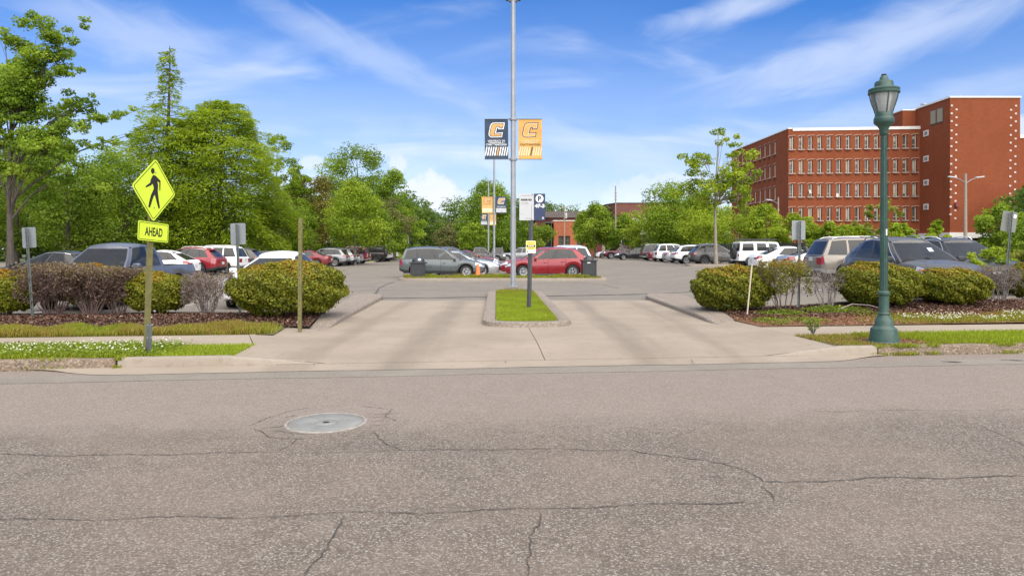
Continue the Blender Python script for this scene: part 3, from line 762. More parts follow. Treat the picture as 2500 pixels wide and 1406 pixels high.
def planter(poly, kw, h, kmat, smat, z0=-0.08, nose=0.03, soil_dz=-0.01):
    rings = [(poly, z0), (inset(poly, 0.012), h - nose), (inset(poly, nose * 0.6), h - nose * 0.3), (inset(poly, nose * 1.5), h), (inset(poly, kw - 0.02), h), (inset(poly, kw), h - 0.02), (inset(poly, kw + 0.002), z0)]
    n = len(poly); vs = [(p[0], p[1], z + float(lotz(p[0], p[1]))) for ring, z in rings for p in ring]
    fs = [(j * n + i, j * n + (i + 1) % n, (j + 1) * n + (i + 1) % n, (j + 1) * n + i) for j in range(len(rings) - 1) for i in range(n)]
    me = bpy.data.meshes.new('kerb'); me.from_pydata(vs, [], fs); me.materials.append(kmat)
    me.polygons.foreach_set('use_smooth', [True] * len(me.polygons)); me.set_sharp_from_angle(angle=R(50))
    k = struct(link('kerb', me))
    ins = inset(poly, kw)
    s = struct(link('soil', fill_mesh('soil', [[(p[0], p[1], h + soil_dz + float(lotz(p[0], p[1]))) for p in ins]], smat)))
    return ins
MED = rounded([(-0.62, 13.72), (1.27, 13.72), (1.02, 24.5), (-0.86, 24.5)], [0.75, 0.75, 0.8, 0.8], 9)
med_in = planter(MED, 0.29, 0.115, M['medkerb'], M['soil'])
ISL = rounded([(-5.9, 33.9), (4.95, 33.9), (4.6, 36.0), (-5.6, 36.0)], [0.9, 0.9, 0.8, 0.8], 8)
isl_in = planter(ISL, 0.26, 0.13, M['kerb'], M['soil'])
RIS = rounded([(13.3, 51.6), (19.5, 51.6), (19.5, 54.0), (13.6, 54.0)], [0.6, 0.6, 0.6, 0.6], 6)
ris_in = planter(RIS, 0.25, 0.14, M['kerb'], M['mulch'])
LIS = rounded([(-20.0, 76.5), (-15.6, 76.5), (-15.6, 78.6), (-20.0, 78.6)], 0.6, 6)
lis_in = planter(LIS, 0.25, 0.14, M['kerb'], M['soil'])
struct(sheet('lawn', list(np.arange(-36, -9, 3.0)), [108, 114, 122, 135], lambda x, y: 0.03 + 0.9 * sstep(108, 130, y), M['field']))
# painted bay lines
M['line'] = plain('worn white paint', (0.62, 0.60, 0.56), 0.7, 0, 0.15, 20)
def bay(x0, y0, x1, y1):
    ribbon([(x0, y0), (x1, y1)], 0.10, lambda x, y: lotz(x, y) + 0.003, M['line'], 'bay_line', lot, 0.0, 0.6)
for y in np.arange(28.6, 90, 2.75): bay(12.0, y, 17.5, y)
for y in np.arange(30.5, 100, 2.75): bay(-16.4, y, -21.5, y)
for y in np.arange(36.5, 96, 2.75): bay(-5.9, y, 4.2, y)
for x in list(np.arange(-17.4, -5, 2.75)) + list(np.arange(9.95, 24, 2.75)): bay(x, 17.6 + 0.1 * x, x, 22.6)
# ================================================================ foliage
def leaves_mesh(name, pos, nrm, length, width, mat, tint, fold=0.12, dirs=None):
    """one rhombic, slightly folded leaf per row of pos"""
    n = len(pos)
    if dirs is None:
        a = rng.normal(size=(n, 3))
    else: a = dirs + 0
    a -= nrm * (a * nrm).sum(1, keepdims=True); a /= np.linalg.norm(a, axis=1, keepdims=True) + 1e-9
    b = np.cross(nrm, a)
    L = (length * rng.uniform(0.65, 1.3, n))[:, None] if np.isscalar(length) else length[:, None]
    Wd = L * width
    v = np.empty((n, 4, 3))
    v[:, 0] = pos - a * L * .5; v[:, 2] = pos + a * L * .5 - nrm * L * fold
    v[:, 1] = pos + b * Wd * .5 + nrm * L * fold * .6; v[:, 3] = pos - b * Wd * .5 + nrm * L * fold * .6
    me = bpy.data.meshes.new(name)
    me.vertices.add(4 * n); me.vertices.foreach_set('co', v.ravel())
    me.loops.add(4 * n); me.loops.foreach_set('vertex_index', np.arange(4 * n, dtype=np.int32))
    me.polygons.add(n); me.polygons.foreach_set('loop_start', np.arange(0, 4 * n, 4, dtype=np.int32))
    me.polygons.foreach_set('loop_total', np.full(n, 4, dtype=np.int32))
    me.update(calc_edges=True)
    t = me.attributes.new('tint', 'FLOAT', 'FACE'); t.data.foreach_set('value', np.clip(tint, 0, 1).astype(np.float32))
    me.materials.append(mat)
    return me
def unit(n):
    d = rng.normal(size=(n, 3)); return d / np.linalg.norm(d, axis=1, keepdims=True)

def crown(name, clusters, per, leaf, mat, width=0.6, up=0.35, var=0.16, flat=0.75, lobes=True):
    """clusters: rows (x, y, z, r). leaves lie mostly on the outside of each cluster"""
    cl = np.asarray(clusters, float)
    w = cl[:, 3] ** 2; cnt = np.maximum(4, (per * w / w.sum()).astype(int))
    idx = np.repeat(np.arange(len(cl)), cnt); n = len(idx)
    d = unit(n); rad = rng.uniform(0.25, 1.0, n) ** 0.5
    # ragged cluster surface
    ph = rng.uniform(0, 6.28, (len(cl), 3))
    lump = 1 + 0.22 * np.sin(d[:, 0] * 5 + ph[idx, 0]) * np.sin(d[:, 1] * 5 + ph[idx, 1]) + 0.2 * np.sin(d[:, 2] * 6 + ph[idx, 2])
    r = cl[idx, 3] * rad * lump
    pos = cl[idx, :3] + d * r[:, None] * np.array([1, 1, flat])
    nrm = d * 0.6 + unit(n) * 0.75 + np.array([0, 0, up]); nrm /= np.linalg.norm(nrm, axis=1, keepdims=True)
    ct = rng.normal(0, var * 0.8, len(cl))
    tint = 0.5 + ct[idx] + rng.normal(0, var, n)
    return leaves_mesh(name, pos, nrm, leaf, width, mat, tint)

def shape_clusters(shape, Rx, zb, zt, n, rr=(0.2, 0.36), seed=0, Ry=None):
    r_ = np.random.default_rng(seed); out = []
    Ry = Ry or Rx; H = zt - zb
    tries = 0
    while len(out) < n and tries < 9000:
        tries += 1
        t = r_.uniform(0.0, 1.0); a = r_.uniform(0, 2 * math.pi)
        if shape == 'round': prof = math.sqrt(max(0, 1 - (2 * t - 1) ** 2)) * (1.0 if t > .45 else 0.82 + 0.4 * t)
        elif shape == 'cone': prof = (1 - t) ** 0.75 * (0.55 + 0.45 * min(1, t * 6))
        elif shape == 'egg': prof = math.sin(math.pi * (0.08 + 0.9 * t) ** 0.75)
        elif shape == 'dome': prof = (1 - t ** 2.2) ** .5
        elif shape == 'column': prof = 0.8 if t < .75 else 0.8 * (1 - t) / .25 + .12
        else: prof = math.sin(math.pi * (0.12 + 0.84 * t)) ** 0.6
        prof *= 1 + 0.25 * math.sin(a * 3 + seed + t * 5) * (0.6 if shape != 'open' else 1.3)
        q = r_.uniform(0.35, 1.0) ** 0.6 if shape != 'open' else r_.uniform(0.3, 1.15)
        x, y = math.cos(a) * prof * q * Rx, math.sin(a) * prof * q * Ry
        rad = r_.uniform(*rr) * min(Rx, H * .6) * (0.72 + 0.28 * prof)
        out.append((x, y, zb + t * H, rad))
    return out

def branches(mb, base, clusters, r0, h0, n, zt, lean=(0, 0), seed=0, seg=6):
    """trunk with limbs that bend out to some of the clusters"""
    r_ = np.random.default_rng(seed + 100)
    tp = []; m = 7
    for i in range(m + 1):
        s = i / m
        tp.append((lean[0] * s + 0.05 * zt * 0.3 * math.sin(s * 4 + seed) * s, lean[1] * s + 0.04 * zt * 0.3 * math.cos(s * 5 + seed) * s, zt * s))
    rad = [r0 * (1.35 if i == 0 else 1.0 - 0.86 * (i / m)) for i in range(m + 1)]
    mb.tube(tp, rad, 9)
    cs = sorted(clusters, key=lambda c: r_.random())[:n]
    for c in cs:
        z0 = max(h0, min(zt * 0.85, c[2] - 0.25 * zt - r_.random() * 0.1 * zt)); s = z0 / zt
        k = min(m - 1, int(s * m)); f = s * m - k
        p0 = Vector(tp[k]).lerp(Vector(tp[k + 1]), f); p1 = Vector(c[:3])
        midp = p0.lerp(p1, 0.5) + Vector((0, 0, 0.12 * (p1 - p0).length)) + Vector((r_.normal() * .12, r_.normal() * .12, 0))
        rr = max(0.02, r0 * (1 - 0.8 * s) * 0.5)
        mb.tube([p0, p0.lerp(midp, .5) + Vector((0, 0, .03)), midp, p1], [rr, rr * .75, rr * .5, rr * .15], seg)
        for q in range(2):
            d = Vector(r_.normal(size=3)) * c[3] * 0.8; d.z = abs(d.z) * .7
            mb.tube([midp, midp.lerp(p1 + d, .55), p1 + d], [rr * .4, rr * .25, rr * .08], 4)

def bark(name, a, b_, sc=9):
    m, t, bs, o = new_mat(name); co = objco(t)
    v = noise(t, scaled(t, co, (1, 1, 0.25)), sc, 6, 0.7)
    t.links.new(ramp(t, v, [(0.3, a), (0.7, b_)]), bs.inputs['Base Color']); bs.inputs['Roughness'].default_value = 0.95
    bump(t, v, bs, 0.6, 0.02); return m
M['bark'] = bark('grey bark', (0.10, 0.085, 0.068), (0.24, 0.21, 0.175))
M['darkbark'] = bark('dark bark', (0.045, 0.036, 0.028), (0.11, 0.09, 0.07))
M['palebark'] = bark('pale young bark', (0.20, 0.17, 0.13), (0.34, 0.30, 0.24))
M['twig'] = bark('bare grey twigs', (0.16, 0.125, 0.11), (0.31, 0.26, 0.235), 14)
M['ptwig'] = bark('bare purplish twigs', (0.085, 0.052, 0.046), (0.19, 0.125, 0.105), 14)
# leaf colours: dark, middle, light
LM = {}
def LMk(k, d, m_, l, tr=0.32): LM[k] = leaf_mat('leaf ' + k, [(0.08, d), (0.5, m_), (0.92, l)], tr)
LMk('maple', (0.084, 0.153, 0.015), (0.191, 0.298, 0.026), (0.352, 0.465, 0.057), 0.5)
LMk('cypress', (0.128, 0.204, 0.015), (0.251, 0.353, 0.026), (0.397, 0.492, 0.057), 0.5)
LMk('deep', (0.071, 0.13, 0.011), (0.164, 0.254, 0.021), (0.317, 0.405, 0.048), 0.5)
LMk('oak', (0.079, 0.142, 0.013), (0.175, 0.27, 0.024), (0.301, 0.407, 0.046), 0.5)
LMk('fresh', (0.1, 0.171, 0.012), (0.206, 0.307, 0.021), (0.342, 0.437, 0.053), 0.45)
LMk('lime', (0.118, 0.195, 0.011), (0.266, 0.36, 0.019), (0.425, 0.507, 0.059), 0.45)
LMk('brown', (0.1, 0.094, 0.017), (0.195, 0.171, 0.035), (0.295, 0.26, 0.065), 0.45)
LMk('far', (0.065, 0.118, 0.021), (0.124, 0.201, 0.035), (0.206, 0.289, 0.059), 0.45)
LMk('drab', (0.1, 0.106, 0.035), (0.171, 0.177, 0.065), (0.248, 0.242, 0.106), 0.45)
LMk('sap', (0.142, 0.183, 0.021), (0.26, 0.295, 0.047), (0.389, 0.354, 0.094), 0.45)

def tree(name, label, loc, clusters, per, leaf, lm, trunk_r, h0, zt, nb, bk='bark', cat='tree', group=None, lean=(0, 0), seed=0, width=0.6, flat=0.75, up=0.35, var=0.16, extra=None):
    t = empty(name, loc, 0, label, cat, group)
    mb = MB(); branches(mb, (0, 0, 0), clusters, trunk_r, h0, nb, zt, lean, seed)
    if extra: extra(mb)
    mb.build('trunk', M[bk], t, 60)
    link('crown', crown('crown', clusters, per, leaf, LM[lm], width, up, var, flat), t)
    return t
def px_tree(label, px, Y, top, wpx, shape, nclu, per, leaf, lm, tr=0.18, h0=None, zb=None, z0=None, seed=0, bk='darkbark', cat='tree', group=None, name='tree', rr=(0.24, 0.42), flat=0.85, var=0.17, lean=(0, 0)):
    x = gx(px, Y); gz = float(lotz(x, Y)) - 0.12 if z0 is None else z0
    zt = EYE + (HPY - top) / FPX * Y - gz; Rx = wpx / 2 / FPX * Y
    zb = zb if zb is not None else zt * 0.16
    cl = shape_clusters(shape, Rx * 0.90, zb + 0.12 * Rx, zt - 0.17 * Rx, int(nclu * 1.25), rr, seed)
    return tree(name, label, (x, Y, gz), cl, per, leaf, lm, tr, h0 or zt * 0.15, zt * 0.82, max(5, nclu // 5), bk, cat, group, lean, seed, flat=flat, var=var)

# ---- the near maple on the left: open crown with long layered boughs
def near_maple():
    x, Y = gx(26, 38), 38.0
    r_ = np.random.default_rng(5); cl = []
    def bough(p0, p1, n, r0, r1, jit=0.45):
        n = int(n * 1.25)
        for i in range(n):
            s = (i + 0.5) / n
            c = [p0[k] + (p1[k] - p0[k]) * s + r_.normal() * jit * (0.6 if k == 2 else 1.0) for k in range(3)]
            cl.append((*c, (r0 + (r1 - r0) * s) * r_.uniform(.55, 1.05)))
    k = 38 / FPX
    P = lambda px, py, dy=0.0: (gx(px, 38) - x, dy, EYE + (HPY - py) * k + 0.1)
    bough(P(30, 300), P(140, 60, -.5), 16, 0.95, 0.62); bough(P(60, 250), P(180, 40, .6), 12, 0.8, 0.42); bough(P(20, 260), P(20, 50, 1), 14, 1.0, 0.7)
    bough(P(0, 300), P(-120, 90), 14, 1.0, 0.8); bough(P(90, 160), P(190, 110), 7, .5, 0.3, .3); bough(P(70, 180), P(215, 178, -.6), 9, .6, 0.28, .3)
    bough(P(60, 290), P(210, 225, .4), 9, .75, 0.32, .35); bough(P(60, 340), P(325, 272, -.4), 17, .8, 0.26, .32); bough(P(80, 370), P(310, 330, .8), 12, .7, 0.3, .3)
    bough(P(40, 330), P(230, 400, -.8), 10, .85, 0.4, .45); bough(P(0, 350), P(-150, 300), 12, 1, 0.8); bough(P(20, 400), P(-140, 420, 1), 10, .9, .7); bough(P(40, 430), P(180, 440, 1.5), 7, .7, .5)
    bough(P(120, 240, 2), P(30, 420, 2), 8, .9, .7)
    return tree('maple_tree', 'tall maple with long layered boughs at the left edge, grey trunk behind the black car', (x, Y, -0.1), cl, 44000, 0.170, 'maple', 0.20, 3.2, 12.0, 34, 'darkbark', seed=3, flat=0.6, var=0.2)
near_maple()
# ---- feathery cypress pair: drooping fine sprays
def feather(label, px, Y, top, wpx, per, seed, thin_top):
    x = gx(px, Y); zt = EYE + (HPY - top) / FPX * Y + 0.1; Rx = wpx / 2 / FPX * Y
    r_ = np.random.default_rng(seed); pos, nrm, dirs, tint = [], [], [], []
    mb = MB(); m = 9
    mb.tube([(0.12 * math.sin(i), 0.1 * math.cos(i * 1.3), zt * i / m) for i in range(m + 1)], [0.42 * (1.4 if i == 0 else 1 - .97 * (i / m) ** 0.8) + .012 for i in range(m + 1)], 9)
    nb = 150
    for i in range(nb):
        t = 0.10 + 0.90 * (i + r_.random()) / nb
        if thin_top and t > .68 and r_.random() < .4: continue
        prof = (np.interp(t, [0, .12, .35, .58, .70, .80, .92, 1], [.8, .95, 1, .90, .42, .17, .11, .02]) if thin_top else np.interp(t, [0, .12, .4, .7, .85, .95, 1], [.8, .95, 1, .92, .72, .42, .12]))
        Lb = Rx * prof * r_.uniform(0.62, 1.16) * (r_.uniform(.5, 1.5) if thin_top and t > .66 else 1) + 0.3; a = i * 2.39996 + r_.normal() * .2
        z0 = zt * t; rise = 0.30 * Lb * (0.3 + t); d = Vector((math.cos(a), math.sin(a), 0))
        pts = [Vector((0, 0, z0)) + d * Lb * s + Vector((0, 0, rise * s - (0.32 + .25 * (1 - t)) * Lb * s ** 2.2)) for s in (0, .35, .7, 1)]
        mb.tube(pts, [0.05 * (1 - t) + .02, .035 * (1 - t) + .015, .02, .006], 4, False)
        k = int(per / nb * (0.35 + 1.1 * prof) * (0.42 if thin_top and t > .68 else 1)); s = np.sqrt(r_.uniform(0.03, 1, k)) * 1.02
        side = np.array([-d.y, d.x, 0]); c = np.array(d)
        z = rise * s - (0.32 + .25 * (1 - t)) * Lb * s ** 2.2
        spread = r_.normal(size=k) * (0.10 + 0.26 * s * (1.1 - s)) * Lb * .9
        p = np.array([0, 0, z0]) + c * (Lb * s)[:, None] + side * spread[:, None] + np.stack([r_.normal(0, .1, k), r_.normal(0, .1, k), z - np.abs(r_.normal(0, .30, k)) * (0.4 + s)], 1)
        pos.append(p); dr = c * (0.7 + .3 * r_.random((k, 1))) + side * np.sign(spread)[:, None] * r_.uniform(.2, .9, (k, 1)) + np.array([0, 0, -0.35]) + r_.normal(0, .25, (k, 3))
        dirs.append(dr); q = r_.normal(0, .45, (k, 3)) + np.array([0, 0, 1.0]); nrm.append(q / np.linalg.norm(q, axis=1, keepdims=True))
        tint.append(0.5 + r_.normal(0, .10) + r_.normal(0, .13, k))
    t_ = empty('cypress_tree', (x, Y, -0.1), 0, label, 'tree')
    mb.build('trunk', M['darkbark'], t_, 60)
    link('crown', leaves_mesh('crown', np.concatenate(pos), np.concatenate(nrm), 0.36, 0.26, LM['cypress'], np.concatenate(tint), 0.05, np.concatenate(dirs)), t_)
feather('tall feathery cypress with a thin spiky top rising behind the crossing sign', 412, 58, 112, 300, 40000, 21, True)
feather('broad rounded feathery cypress with drooping sprays, right of the spiky one', 540, 60, 250, 330, 50000, 22, False)

# ---- mixed trees behind the left rows
px_tree('dark dense tree behind the black car, lowest at the left edge', 40, 52, 345, 250, 'round', 42, 15000, 0.20, 'deep', 0.2, seed=31)
px_tree('leafy dark green tree left of the crossing sign, behind the pickup', 165, 49, 352, 250, 'round', 46, 17000, 0.19, 'deep', 0.2, seed=32, zb=1.2)
px_tree('green tree with a broken outline directly behind the crossing sign', 270, 52, 345, 240, 'egg', 44, 16000, 0.19, 'maple', 0.2, seed=33, zb=1.2)
px_tree('open airy tree with sky gaps right of the cypresses', 676, 78, 318, 150, 'open', 40, 9000, 0.24, 'fresh', 0.2, seed=34, rr=(.14, .26))
px_tree('small tree with sparse pale crown below the open airy one', 735, 80, 395, 110, 'open', 30, 6000, 0.24, 'fresh', 0.16, seed=35, rr=(.16, .28))
px_tree('brownish olive tree in front of the round oak', 758, 82, 418, 150, 'round', 34, 10000, 0.24, 'brown', 0.2, seed=36)
px_tree('big round oak standing highest above the left car rows', 872, 98, 342, 178, 'round', 48, 17000, 0.29, 'oak', 0.3, seed=37, zb=4)
px_tree('bright rounded tree on the right flank of the oak', 962, 92, 408, 130, 'egg', 40, 14000, 0.28, 'maple', 0.25, seed=38)
px_tree('pale green tree with slim trunk behind the grey wagon row', 866, 66, 432, 185, 'egg', 42, 13000, 0.22, 'cypress', 0.13, seed=39, zb=2.0, bk='bark')
px_tree('low dark tree behind the white car, left of the olive post', 690, 66, 480, 170, 'round', 34, 10000, 0.22, 'deep', 0.15, seed=40, zb=.5)
px_tree('low yellowish tree in the gap behind the olive post', 742, 70, 500, 90, 'egg', 24, 6000, 0.22, 'fresh', 0.12, seed=41, zb=.5)
px_tree('small tree at the end of the left hedge line', 1000, 100, 480, 80, 'egg', 26, 6000, 0.28, 'maple', 0.16, seed=42, zb=.7)
px_tree('half bare greyish tree behind the white pickup', 950, 86, 476, 120, 'open', 30, 3600, 0.22, 'drab', 0.16, seed=43, zb=2, rr=(.14, .24))
px_tree('dark green tree filling the base of the oak', 905, 84, 500, 150, 'round', 30, 9000, 0.25, 'deep', 0.16, seed=44, zb=.4)  # dark leaf palette over the whole crown
px_tree('dull grey brown shrub tree in the far centre', 1094, 122, 540, 78, 'egg', 24, 5000, 0.28, 'drab', 0.14, seed=45, zb=.3, bk='bark')
px_tree('tall dome shaped tree behind the banner poles', 1190, 130, 436, 150, 'dome', 80, 24000, 0.34, 'maple', 0.3, seed=46, zb=1, rr=(.26, .42))
px_tree('bright bush tree low between the banner poles and the grey shrub tree', 1160, 118, 545, 80, 'round', 22, 6000, 0.3, 'fresh', 0.14, seed=47, zb=.3)
px_tree('dark tree behind the reserved parking sign', 1292, 112, 528, 105, 'round', 28, 9000, 0.30, 'deep', 0.16, seed=48, zb=.3)
px_tree('far tree right of the reserved parking sign', 1345, 190, 502, 70, 'round', 24, 5000, 0.5, 'far', 0.25, seed=49)
px_tree('tree with a wispy top in front of the small brick building', 1452, 98, 492, 118, 'egg', 40, 13000, 0.27, 'fresh', 0.16, seed=50, zb=1.6, bk='bark')
px_tree('small leafy tree right of the wispy topped one', 1530, 96, 518, 90, 'egg', 26, 7000, 0.27, 'maple', 0.12, seed=51, zb=.6)
px_tree('large rounded tree left of the thin young street tree', 1655, 86, 438, 215, 'round', 62, 20000, 0.27, 'fresh', 0.2, seed=52, zb=1)
# hedge of bright bushy trees along the right side
for i, (px, Y, top, w, lab, lm) in enumerate([
    (1585, 92, 530, 130, 'bright bushy shrub behind the maroon pickup', 'lime'), (1655, 84, 505, 140, 'bright bushy shrub behind the white crossover', 'fresh'),
    (1730, 78, 492, 170, 'rounded lime shrub left of the thin young tree trunk', 'lime'), (1805, 74, 492, 165, 'rounded lime shrub behind the white off-roader', 'lime'),
    (1872, 70, 490, 110, 'taller lime shrub with a peak before the brick wall', 'lime'), (1945, 66, 522, 110, 'lime shrub directly behind a grey sign back', 'lime'),
    (2020, 62, 540, 90, 'low lime shrub in front of the brick facade', 'lime'), (2085, 58, 540, 100, 'low lime shrub left of the green lamp post', 'lime'),
    (2200, 56, 546, 90, 'low lime shrub right of the green lamp post', 'lime'), (2290, 58, 534, 62, 'pointed small shrub under the brick tower', 'lime')]):
    px_tree(lab, px, Y, top, w, 'egg' if 'peak' in lab or 'pointed' in lab else 'round', 26, 8500, 0.22, lm, 0.09, seed=60 + i, zb=.25, cat='shrub', name='shrub', group='bright shrubs along the right side', rr=(.26, .42), var=.2)
px_tree('thin sapling with reddish tips beside the green lamp post', 2150, 50, 478, 120, 'open', 30, 2600, 0.2, 'sap', 0.06, seed=75, zb=.8, rr=(.12, .2), bk='palebark')
px_tree('leafy green bush tree behind the tilted sign at the right edge', 2452, 33, 494, 130, 'round', 40, 15000, 0.13, 'fresh', 0.1, seed=76, zb=.2, cat='shrub', name='shrub')
px_tree('tall weedy shrub at the right edge behind the grey sign', 2540, 30, 520, 150, 'round', 34, 12000, 0.13, 'maple', 0.1, seed=77, zb=.2, cat='shrub', name='shrub')
px_tree('pale weedy shrub beside the bonnet of the dark SUV', 2425, 20.5, 596, 110, 'round', 18, 5000, 0.075, 'lime', 0.04, seed=78, zb=.1, cat='shrub', name='shrub')
px_tree('leafy weed clump in front of the black SUV', 2372, 19.1, 612, 80, 'round', 14, 3600, 0.07, 'lime', 0.03, seed=80, zb=.1, cat='shrub', name='shrub')
px_tree('low weedy shrub with reddish tint under the tilted sign', 2492, 21.0, 606, 110, 'round', 18, 5000, 0.075, 'sap', 0.04, seed=79, zb=.1, cat='shrub', name='shrub')
# the thin young street tree on the right island
def young():
    Y = 53.0; x = gx(1748, Y); gz = float(lotz(x, Y)) + .12; k = Y / FPX; r_ = np.random.default_rng(9); cl = []
    P = lambda px, py, dy=0: (gx(px, Y) - x, dy, EYE + (HPY - py) * k - gz)
    for (px, py, w, hh, n, r0) in ((1700, 400, 70, 45, 15, .42), (1755, 340, 30, 40, 6, .3), (1795, 350, 50, 40, 8, .3), (1800, 420, 60, 60, 14, .5), (1740, 440, 80, 50, 14, .48), (1800, 480, 60, 30, 10, .45), (1715, 480, 60, 40, 10, .5)):
        for i in range(n):
            c = P(px + r_.normal() * w * .38, py + r_.normal() * hh * .38, r_.normal() * .9); cl.append((*c, r0 * r_.uniform(.7, 1.3)))
    tree('young_tree', 'thin young street tree with sparse yellow green crown on the small island', (x, Y, gz), cl, 5600, 0.23, 'lime', 0.14, 4.5, 10.4, 30, 'palebark', seed=4, flat=.7, var=.2)
young()
# ---- distant woods: a few kinds copied along the horizon
far_kinds = []
for i, (lm, Rr, zt) in enumerate((('far', 5.5, 11.5), ('far', 4.6, 9.5), ('oak', 5.0, 10.5), ('far', 6.0, 12.5))):
    cl = shape_clusters('round', Rr, 1.2, zt - 1.2, 34, (.24, .38), 200 + i)
    t = tree('distant_tree', 'hazy green tree in the distant tree line beyond the lot', (0, 0, 0), cl, 9000, 0.42, lm, .28, 2, zt * .8, 8, 'darkbark', group='distant tree line', seed=i + 50)
    far_kinds.append(t)
spots = []
r_ = np.random.default_rng(77)
for px in range(-260, 1010, 62): spots.append((px + r_.normal() * 12, 112 + r_.uniform(0, 26)))
for px in range(985, 1340, 26): spots.append((px + r_.normal() * 6, 155 + r_.uniform(0, 40)))
for px in (1360, 1390, 1430, 1462, 1490, 1520, 1620, 1665, 1720, 1790, 1850): spots.append((px, 150 + r_.uniform(0, 30)))
for px in range(-500, 300, 95): spots.append((px, 74 + r_.uniform(0, 12)))
for px in range(2560, 3100, 60): spots.append((px, 60 + r_.uniform(0, 30)))
for i, (px, Y) in enumerate(spots):
    src = far_kinds[i % 4]
    o = src if i < 4 else dup(src)
    o.location = (gx(px, Y), Y, -0.2 + (0.3 if px > 1500 else 0)); o.rotation_euler.z = r_.uniform(0, 6.28)
    s = r_.uniform(.82, 1.12) * (1.12 if 985 < px < 1400 else 1.0); o.scale = (s, s, s * r_.uniform(.9, 1.08))

# ================================================================ hedge shrubs in front
LM['hedge'] = leaf_mat('hedge leaf', [(0.05, (0.060, 0.078, 0.006)), (0.38, (0.160, 0.178, 0.011)), (0.58, (0.26, 0.26, 0.022)), (0.74, (0.31, 0.185, 0.025)), (0.95, (0.32, 0.115, 0.022))], 0.30)
def hedge_shrub(label, px, base, top, w, Y, per, seed, green=0.36, red=0.27, ry=None, gz=None, sparse=1.0, squash=0.62):
    x = gx(px, Y); gz = (float(bedz(x, Y)) + .04 if x > 0 else KT + .05) if gz is None else gz
    h = EYE + (HPY - top) / FPX * Y - gz; Rx = w / 2 / FPX * Y; Ry = ry or Rx * .85
    r_ = np.random.default_rng(seed)
    n = int(per * 1.3); d = r_.normal(size=(n, 3)); d /= np.linalg.norm(d, axis=1, keepdims=True)
    d[:, 2] = np.where(d[:, 2] < -.86, -d[:, 2], d[:, 2])
    # box-round form with lumps
    p = 2.2; k = (np.abs(d[:, 0]) ** p + np.abs(d[:, 1]) ** p + np.abs(d[:, 2]) ** p) ** (-1 / p)
    f = 1 + .055 * np.sin(d[:, 0] * 7 + seed) * np.cos(d[:, 1] * 6 + seed) + .05 * np.sin(d[:, 2] * 9 + d[:, 0] * 5 + seed * 2) + .035 * np.sin(d[:, 0] * 17 + d[:, 2] * 13)
    depth = 1 - np.abs(r_.normal(0, .055, n)); inner = r_.random(n) < .36; depth[inner] *= r_.uniform(.6, .95, inner.sum())
    up_ = (r_.random(n) < .07); depth[up_] += r_.uniform(0, .11, up_.sum()) * (.3 + .7 * (np.sin(d[up_, 0] * 23 + seed) * np.sin(d[up_, 1] * 19 + d[up_, 2] * 11) > .1))
    s = (k * f * depth)[:, None] * d
    pos = s * np.array([Rx, Ry, h * .5]); pos[:, 2] += h * .52
    pos[:, 2] = np.maximum(pos[:, 2], r_.uniform(.02, .09, n))
    nrm = d * .8 + r_.normal(0, .55, (n, 3)) + np.array([0, 0, .35]); nrm /= np.linalg.norm(nrm, axis=1, keepdims=True)
    hz_ = (d[:, 2] * .5 + .5)
    newg = sstep(.70, .93, hz_ + r_.normal(0, .07, n) + .05 * np.sin(d[:, 0] * 6 + seed))
    tint = green + r_.normal(0, .13, n) + red * newg + .05 * np.sin(d[:, 0] * 9 + d[:, 2] * 7)
    t = empty('hedge_shrub', (x, Y, gz), 0, label, 'shrub', 'clipped shrubs along the street hedge')
    mb = MB()
    for i in range(16):
        a = r_.uniform(0, 6.28); q = r_.uniform(.3, .9)
        e = (math.cos(a) * Rx * q, math.sin(a) * Ry * q, h * r_.uniform(.45, .85)); b0 = (math.cos(a) * .12, math.sin(a) * .1, -.03)
        mb.tube([b0, ((b0[0] + e[0]) * .45, (b0[1] + e[1]) * .45, e[2] * .5), e], [.022, .015, .005], 5, False)
        for j in range(4):
            e2 = Vector(e) + Vector(r_.normal(0, .16, 3)); mb.tube([Vector(e) * .6 + Vector((0, 0, .05)), e2], [.009, .003], 4, False)
    mb.build('stems', M['ptwig'], t, 60)
    link('foliage', leaves_mesh('foliage', pos, nrm, 0.058, .62, LM['hedge'], tint, .15), t)
    return t
hedge_shrub('largest rounded clipped shrub, left of the driveway behind the thin olive post', 704, 795, 642, 274, 14.9, 21000, 301)
hedge_shrub('rounded clipped shrub just behind the crossing sign post', 382, 775, 666, 158, 15.6, 12500, 302)
hedge_shrub('clipped shrub cut off by the left edge of the picture', 10, 780, 660, 150, 15.2, 12500, 303, red=.36)
hedge_shrub('clipped shrub beside the right driveway kerb, white stake in front', 1784, 765, 652, 190, 16.3, 14000, 304, red=.28)
hedge_shrub('clipped shrub directly behind the green lamp post', 2140, 742, 642, 196, 16.3, 14500, 305)
hedge_shrub('clipped shrub right of the lamp post, before the bonnet of the dark SUV', 2322, 742, 656, 168, 16.5, 13000, 306)
hedge_shrub('clipped shrub cut off by the right edge of the picture', 2528, 725, 640, 120, 17.6, 10000, 307)
hedge_shrub('reddish clipped shrub behind the bare purple hedge, below the pickup windscreen', 228, 700, 646, 150, 17.0, 5000, 308, red=.4)
hedge_shrub('clipped shrub outside the left edge of the street hedge', -190, 780, 655, 170, 15.0, 9000, 309)

